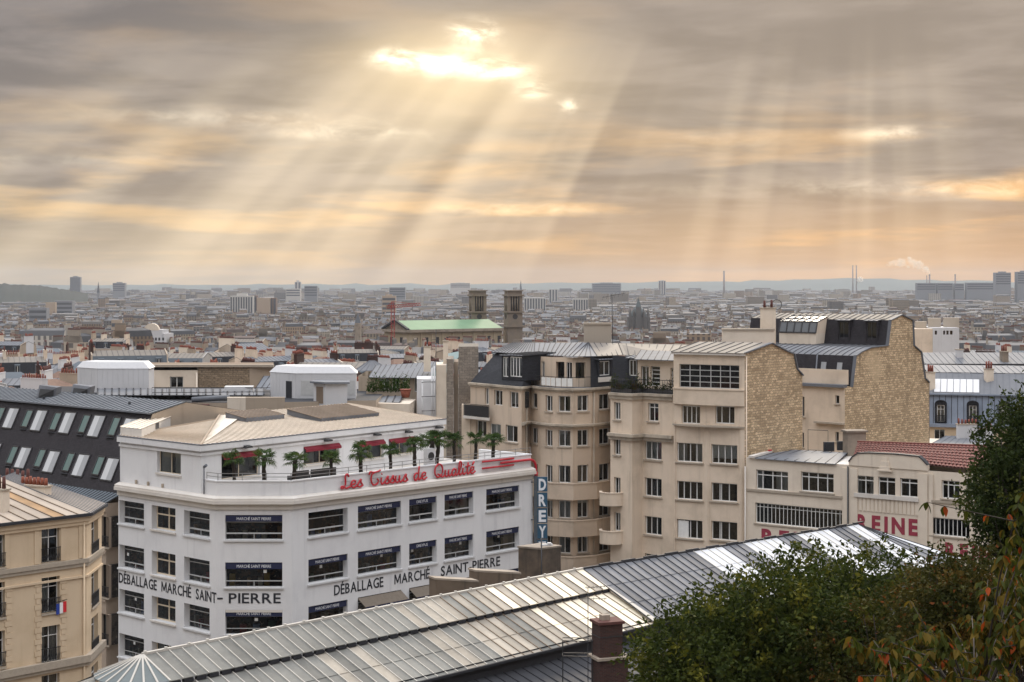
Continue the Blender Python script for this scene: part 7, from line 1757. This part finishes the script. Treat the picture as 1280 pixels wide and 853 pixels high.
stack('slender lone chimney on the skyline with nothing beside it', 905, 339.5, 7000, 4.5, 3.6)
stack('nearer of the twin thin chimneys with steam between', 1066, 332.5, 8000, 3.6, 2.6); stack('second of the twin thin chimneys by the steam puff', 1070.5, 332.5, 8040, 3.6, 2.6)
stack('stack trailing the long plume of smoke', 1162, 344, 4800, 2.6, 2.2); stack('thinner stack beside the smoking one', 1158.5, 345.5, 4850, 1.5, 1.3); stack('stack standing above the dark slabs without smoke', 1194, 344, 4750, 2.6, 2.2)
def spire_church(name, label, px, yt, yb, Y, w, mat):
    q = pl(px, Y); zt, zb = zy(yt, Y), zy(yb, Y); t = bld(name, label, 'church', loc=V3(q, -28)); mb = MB(); mb.box(V3(q, -28), w, w, zb + 28); mb.build('tower', MAT[mat], t)
    mb = MB(); b = [V3(q + Vector((x * w / 2, y * w / 2)), zb) for x, y in ((-1, -1), (1, -1), (1, 1), (-1, 1))]; tip = V3(q, zt)
    for i in range(4): mb.face([b[i], b[(i + 1) % 4], tip])
    mb.build('spire', MAT['far_glass'], t)
spire_church('spire_church', 'needle spire beside the lone grey tower', 123, 352, 366, 3800, 6, 'far_grey'); spire_church('spire_church', 'small pointed spire on the skyline by the church towers', 651, 350, 362, 5200, 7, 'far_grey'); spire_church('spire_church', 'dark slim steeple left of the basilica pediment', 447.5, 391, 404, 1100, 4, 'grime_wall')
def domed_church():
    Y = 1650.0; q = pl(798, Y); t = bld('domed_church', 'dark domed church with lantern spire and pinnacles amid the roofs', 'church', loc=V3(q, -29))
    mb = MB(); mb.box(V3(q, -29), 22, 18, 28 + zy(395, Y)); mb.build('body', MAT['church_dark'], t); k = F / Y
    mb = MB(); n = 16; z0 = zy(396, Y); prev = None; rings = [(8.6, -2), (8.2, 2), (6.6, 6), (4.2, 8.6), (1.6, 10), (.4, 11)]
    mb.tube([V3(q, z0 + h) for _, h in rings], [r_ for r_, _ in rings], n); mb.build('dome', MAT['far_dome'], t)
    s = q + Vector((-.8, -10)); mb = MB(); mb.box(V3(s, -29), 5.2, 5.2, zy(384, Y) + 29); mb.build('front_tower', MAT['church_dark'], t)
    mb = MB(); zt = zy(371.5, Y); zs = zy(384, Y); b = [V3(s + Vector((x * 2.8, y * 2.8)), zs) for x, y in ((-1, -1), (1, -1), (1, 1), (-1, 1))]
    for i in range(4): mb.face([b[i], b[(i + 1) % 4], V3(s, zt)])
    mb.build('spire', MAT['far_dome'], t)
    for dx in (-9, -5, 4.5, 9): p = q + Vector((dx, -8)); mb = MB(); mb.tube([V3(p, -20), V3(p, zy(392, Y)), V3(p, zy(383, Y))], [1.3, 1.3, .1], 8); mb.build('pinnacle', MAT['church_dark'], t)
plain('church_dark', (.13, .125, .12), .9, 0, .3, .2); plain('far_dome', (.09, .11, .115), .6, 0, .3, .2)
domed_church()
def palace():
    Y = 930.0; t = bld('white_hotel', 'ornate white apartment palace with arched central gable', 'building', loc=V3(pl(178, Y), -20)); f = Fac(pl(148, Y), pl(206, Y - 4)); zt = zy(417, Y)
    mb = MB(); fbox(mb, f, 0, f.L, -20, zt, -14, 0); mb.build('wall', MAT['white_box'], t)
    u0, u1 = f.u(172), f.u(203); mb = MB(); fbox(mb, f, u0, u1, -20, zy(412, Y), -10, .8); mb.build('central_block', MAT['white_box'], t)
    um = f.u(190); mb = MB(); P = [f.P(um + 4.5 * math.cos(a), zy(413, Y) + 4 * math.sin(a), .9) for a in np.linspace(0, math.pi, 9)]; Q = [p + Vector((0, 3, 0)) for p in P]; mb.face(P)
    for i in range(8): mb.face([P[i], P[i + 1], Q[i + 1], Q[i]])
    mb.build('arched_gable', MAT['cream_wall'], t)
    for i in range(14):
        for j in range(3): u = f.L * (i + .5) / 14; d = .85 if u0 < u < u1 else .05; far_w = MB(); z = zy(422 + 5.5 * j, Y); fbox(far_w, f, u - .5, u + .5, z - 1.6, z, d - .1, d + .04); far_w.build('window', MAT['win_dark'], t)
palace()
# wooded hill and far ridges
def ridge(name, px0, px1, Y, prof, depth, mat, seed):
    r = random.Random(seed); n = 90; xs = [(px0 + (px1 - px0) * i / n) for i in range(n + 1)]; V = []
    rows = ((0, -.35), (.35, .6), (.5, 1), (1.0, .2))
    jit = [r.gauss(0, 1) for _ in range(n + 1)]
    for dy, hf in rows:
        for i, px in enumerate(xs):
            t = (px - px0) / (px1 - px0); h = np.interp(t, [p[0] for p in prof], [p[1] for p in prof]); top = zy(h, Y) + jit[i] * (Y * .0003); z = -32 + (top + 32) * max(0, hf) if hf > 0 else -33
            q = pl(px, Y + depth * dy); V.append((q.x, q.y, z))
    N = n + 1; Fc = [(j * N + i, j * N + i + 1, (j + 1) * N + i + 1, (j + 1) * N + i) for j in range(3) for i in range(n)]
    mb = MB(); mb.mesh(V, Fc, 0, True); mb.build(name, MAT[mat], kind='structure')
plain('wood_far', (.012, .018, .012), .95, 0, .5, .02); plain('hill_far', (.08, .10, .09), .95, 0, .3, .002)
ridge('wooded_hill', -160, 110, 4000, [(0, 350), (.45, 352.5), (.62, 355), (.8, 358), (1, 368)], 900, 'wood_far', 2)
ridge('far_hills', -120, 1420, 11400, [(0, 356), (.2, 356.5), (.45, 355.5), (.6, 353), (.68, 351.5), (.76, 348.5), (.82, 349.5), (.9, 352), (1, 352)], 1500, 'hill_far', 5)
# ================================================================ trees on the slope below the camera
def tree(name, label, base, height, crown_c, crown_r, leafm, nleaf, leaf, seed, lobes=16, trunk_r=.3, droop=0, cat='tree', barkm='bark', leaf_objs=0, fill=.62):
    r = random.Random(seed); rn = np.random.RandomState(seed); t = thing(name, label, cat, base)
    base = Vector(base); cc = Vector(crown_c); cr = Vector(crown_r)
    mb = MB(); fork = base.lerp(cc, .55); n = 6
    mb.tube([base.lerp(fork, i / n) + Vector((r.gauss(0, .12), r.gauss(0, .12), 0)) * (i > 0) for i in range(n + 1)], [trunk_r * (1 - .5 * i / n) for i in range(n + 1)], 9); mb.build('trunk', MAT[barkm], t)
    # clumps that make up the crown, and a limb to each
    cl = []; lm = MB()
    while len(cl) < lobes:
        d = Vector((r.gauss(0, 1), r.gauss(0, 1), r.gauss(.25, 1))).normalized(); k = r.uniform(.40, 1.0)
        c = cc + Vector((d.x * cr.x, d.y * cr.y, d.z * cr.z)) * k; cl.append((c, r.uniform(.20, .44) * min(cr.x, cr.z)))
        m = fork.lerp(c, .5) + Vector((r.gauss(0, .3), r.gauss(0, .3), .3)); lm.tube([fork, m, c], [trunk_r * .42, trunk_r * .25, trunk_r * .07], 6)
        for _ in range(3):
            q = c + Vector((r.gauss(0, 1), r.gauss(0, 1), r.gauss(.2, 1))).normalized() * cl[-1][1] * 1.05; lm.tube([m.lerp(c, .6), m.lerp(q, .75), q], [trunk_r * .12, trunk_r * .07, trunk_r * .03], 5)
    lm.build('limbs', MAT[barkm], t)
    # leaves gathered in sprays on the shell of every clump
    nspray = nleaf // 14; idx = rn.choice(len(cl), nspray, p=np.array([c[1] ** 2 for c in cl]) / sum(c[1] ** 2 for c in cl))
    C = np.array([cl[i][0][:] for i in idx]); RR = np.array([cl[i][1] for i in idx]); d = rn.normal(size=(nspray, 3)); d /= np.linalg.norm(d, axis=1)[:, None]
    sp = C + d * (RR * (fill + (1.12 - fill) * rn.rand(nspray) ** .6))[:, None]
    sd = d + rn.normal(size=(nspray, 3)) * .7 - np.array([0, 0, droop]); sd /= np.linalg.norm(sd, axis=1)[:, None]
    k = 14; tpos = np.tile(np.linspace(0, 1, k), nspray); P = np.repeat(sp, k, 0) + np.repeat(sd, k, 0) * (tpos * leaf * 4.2)[:, None] + rn.normal(size=(nspray * k, 3)) * leaf * .55
    ax = np.repeat(sd, k, 0) * .6 + rn.normal(size=(nspray * k, 3)) * .75 - np.array([0, 0, .25 + droop]); ax /= np.linalg.norm(ax, axis=1)[:, None]
    sd2 = np.cross(ax, rn.normal(size=ax.shape)); sd2 /= np.linalg.norm(sd2, axis=1)[:, None]; nr = np.cross(ax, sd2)
    ln = leaf * rn.uniform(.7, 1.25, (nspray * k, 1)); N = nspray * k
    V = np.empty((N, 4, 3), dtype=np.float32); V[:, 0] = P; V[:, 1] = P + ax * ln * .5 + sd2 * ln * .26 + nr * ln * .08; V[:, 2] = P + ax * ln - nr * ln * .12; V[:, 3] = P + ax * ln * .5 - sd2 * ln * .26 + nr * ln * .08
    off = np.array(base); me = bpy.data.meshes.new('crown'); me.vertices.add(N * 4); me.vertices.foreach_set('co', (V - off).astype(np.float32).ravel()); me.loops.add(N * 4); me.loops.foreach_set('vertex_index', np.arange(N * 4, dtype=np.int32)); me.polygons.add(N); me.polygons.foreach_set('loop_start', np.arange(0, N * 4, 4, dtype=np.int32)); me.update(); me.validate()
    me.materials.append(MAT[leafm]); o = bpy.data.objects.new('crown', me); COL.objects.link(o); o.parent = t
    return t, cl
plain('bark', (.045, .035, .027), .95, 0, .4, 6)
leafmat('leaf_green', [(.018, .030, .005), (.055, .070, .010), (.150, .140, .016)], .3)
leafmat('leaf_dark', [(.014, .025, .006), (.036, .052, .010), (.085, .090, .014)], .25)
leafmat('leaf_autumn', [(.026, .034, .007), (.060, .056, .010), (.100, .064, .011), (.15, .045, .01)], .3)
leafmat('leaf_cherry', [(.045, .062, .016), (.095, .100, .025), (.13, .085, .02), (.36, .07, .02)], .3)
def gz(p): return Vector((p.x, p.y, ground_z(p.x, p.y)))
c = at(1048, 822, 58); tree('broadleaf_tree', 'large dark green tree crown in front of the striped zinc roof', gz(c), 0, c + Vector((0, 0, -.5)), (4.0, 3.8, 3.6), 'leaf_green', 60000, .20, 6, 30, .34)
c = at(1135, 808, 54); tree('broadleaf_tree', 'smaller olive green tree between the big crown and autumn shrub', gz(c), 0, c, (2.7, 2.6, 2.6), 'leaf_autumn', 22000, .15, 14, 16, .26)
c = at(898, 838, 56); tree('broadleaf_tree', 'low dark green tree beside the brick chimney', gz(c), 0, c + Vector((0, 0, -.2)), (2.5, 2.3, 2.2), 'leaf_green', 26000, .19, 31, 18, .24)
c = at(1282, 640, 47); tree('broadleaf_tree', 'tall very dark tree covering the end of the workshop', gz(c), 0, c + Vector((.2, 0, -.4)), (2.0, 2.2, 3.3), 'leaf_dark', 52000, .14, 8, 34, .3)
c = at(1222, 770, 44); tree('broadleaf_tree', 'shadowy olive and rust tree at the foot of the tallest tree', gz(c), 0, c, (1.9, 1.9, 1.7), 'leaf_autumn', 18000, .14, 9, 14, .24)
# near cherry branches with big drooping leaves
def cherry():
    r = random.Random(12); base = gz(at(1210, 853, 20)); t = thing('cherry_tree', 'autumn cherry branches with large drooping yellow and orange leaves', 'tree', base)
    mb = MB(); top = at(1220, 900, 20); mb.tube([base, base.lerp(top, .5) + Vector((.1, 0, 0)), top], [.16, .12, .08], 8); mb.build('trunk', MAT['bark'], t)
    tips = [(1105, 800), (1062, 806), (1135, 835), (1165, 815), (1200, 800), (1215, 770), (1235, 725), (1265, 690), (1278, 740), (1250, 790), (1285, 800), (1180, 850), (1110, 845), (1225, 830), (1268, 845), (1150, 780), (1290, 660), (1275, 620), (1080, 850), (1240, 855), (1200, 845), (1165, 790), (1290, 770), (1130, 815), (1188, 825), (1258, 815), (1095, 825), (1278, 715), (1243, 762), (1222, 800)]
    lme = []
    for mi in ('leaf_y', 'leaf_o', 'leaf_g'):
        m = MB(); w = .26; pts = [(0, 0), (.18, w * .75), (.45, w), (.75, w * .6), (1, 0), (.75, -w * .6), (.45, -w), (.18, -w * .75)]
        m.mesh([(x, y, .22 * abs(y) - .22 * x * x) for x, y in pts] + [(.45, 0, -.06)], [(8, 0, 1, 2), (8, 2, 3, 4), (8, 4, 5, 6), (8, 6, 7, 0)], 0, True); o = m.build('leaf', MAT[mi]); lme.append(o.data); bpy.data.objects.remove(o)
    br = MB(); spots = []
    for px, py in tips:
        Y = r.uniform(18.5, 23.5); e = at(px, py, Y); m = top.lerp(e, .55) + Vector((0, 0, .25)); pts = [top, m, e]; br.tube(pts, [.018, .011, .004], 5)
        for s in np.linspace(.15, 1.0, 22):
            p = m.lerp(e, s) if r.random() < .85 else top.lerp(m, .5 + .5 * s)
            spots.append(p + Vector((r.gauss(0, .05), r.gauss(0, .05), r.gauss(0, .03))))
        for _ in range(2):
            q = e + Vector((r.gauss(0, .3), r.gauss(0, .3), r.gauss(0, .2))); br.tube([m.lerp(e, .7), q], [.008, .004], 5)
            spots += [m.lerp(e, .7).lerp(q, s) for s in (.3, .55, .8, 1)]
    br.build('branches', MAT['bark'], t)
    r.shuffle(spots); J = {0: MB(), 1: MB(), 2: MB()}
    for i, p in enumerate(spots):
        n = 2 if i >= 150 else 1
        for k in range(3):
            az = r.uniform(0, 6.283); dr = r.uniform(.5, 1.25); s = r.uniform(.10, .155); x = r.random(); ci = 1 if x < .045 else (0 if x < .42 else 2)
            M = Matrix.Translation(p) @ Matrix.Rotation(az, 4, 'Z') @ Matrix.Rotation(dr, 4, 'Y') @ Matrix.Rotation(r.uniform(-.5, .5), 4, 'X') @ Matrix.Scale(s, 4)
            if i < 97:
                o = bpy.data.objects.new('leaf', lme[ci]); COL.objects.link(o); o.parent = t; o.matrix_basis = Matrix.Translation(-base) @ M
            else:
                me = lme[ci]; J[ci].mesh([M @ v.co for v in me.vertices], [tuple(q.vertices) for q in me.polygons], 0, True)
    for ci, mi in enumerate(('leaf_y', 'leaf_o', 'leaf_g')):
        if J[ci].v: J[ci].build('foliage', MAT[mi], t, kind='stuff')
def lf(name, col):
    m, nt, b = newmat(name); oi = nt.nodes.new('ShaderNodeNewGeometry'); n = noise(nt, pos(nt), 3, 3); rr = NN(nt, oi.outputs['Random Per Island']); c = mixc(nt, (n * .5 + rr * .5).cl(), dk(col, .55), dk(col, 1.4)); nt.links.new(c, b.inputs['Base Color']); b.inputs['Roughness'].default_value = .6; b.inputs['Specular IOR Level'].default_value = .12
    tr = nt.nodes.new('ShaderNodeBsdfTranslucent'); nt.links.new(c, tr.inputs[0]); mx = nt.nodes.new('ShaderNodeMixShader'); mx.inputs[0].default_value = .35; o = nt.nodes['Material Output']; nt.links.new(b.outputs[0], mx.inputs[1]); nt.links.new(tr.outputs[0], mx.inputs[2]); nt.links.new(mx.outputs[0], o.inputs[0]); MAT[name] = m
lf('leaf_y', (.125, .085, .012)); lf('leaf_o', (.32, .06, .012)); lf('leaf_g', (.050, .060, .009))
cherry()

# ================================================================ smoke and haze
def smoke():
    def puff(pts, rads, label, dens, seed):
        r = random.Random(seed); mb = MB(); n = 14
        P = [Vector(p) for p in pts]; Q = []; RR = []
        for i in range(len(P) - 1):
            for k in range(6): s = k / 6; Q.append(P[i].lerp(P[i + 1], s)); RR.append((rads[i] * (1 - s) + rads[i + 1] * s) * r.uniform(.8, 1.25))
        Q.append(P[-1]); RR.append(rads[-1] * .4); mb.tube(Q, RR, n); mb.f = [tuple(reversed(f)) for f in mb.f]
        m = bpy.data.materials.new('smoke'); m.use_nodes = True; nt = m.node_tree; nt.nodes.clear(); o = nt.nodes.new('ShaderNodeOutputMaterial'); v = nt.nodes.new('ShaderNodeVolumePrincipled'); v.inputs['Color'].default_value = (.99, .985, .98, 1); v.inputs['Anisotropy'].default_value = .75
        nz = noise(nt, pos(nt), .045, 4, .6); nt.links.new((nz.ss(.38, .62) * dens).s, v.inputs['Density']); nt.links.new(v.outputs[0], o.inputs['Volume'])
        one(mb, 'smoke_plume', m, label, 'smoke')['kind'] = 'stuff'
    Y = 4800; puff([at(1162, 343.5, Y), at(1158, 338, Y), at(1148, 331, Y), at(1135, 328, Y), at(1120, 328.5, Y), at(1108, 331, Y)], [4, 9, 13, 14, 11, 6], 'long drifting plume of grey smoke from the stack', .045, 1)
    Y = 7950; puff([at(1072, 352, Y), at(1075, 349, Y), at(1079, 351.5, Y)], [7, 14, 8], 'small white steam puff by the twin chimneys', .07, 2)
smoke()
def haze():
    mb = MB(); mb.box((0, 6700, -36), 11000, 14000, 186); o = mb.build('haze', [], kind='stuff'); m = bpy.data.materials.new('haze'); m.use_nodes = True; nt = m.node_tree; nt.nodes.clear()
    out = nt.nodes.new('ShaderNodeOutputMaterial'); v = nt.nodes.new('ShaderNodeVolumePrincipled'); v.inputs['Density'].default_value = HAZE; v.inputs['Color'].default_value = (.86, .91, 1.0, 1); v.inputs['Anisotropy'].default_value = .1
    nt.links.new(v.outputs[0], out.inputs['Volume']); o.data.materials.append(m); o['label'] = 'thin pale haze lying over the whole city'
HAZE = 3.8e-5
haze()
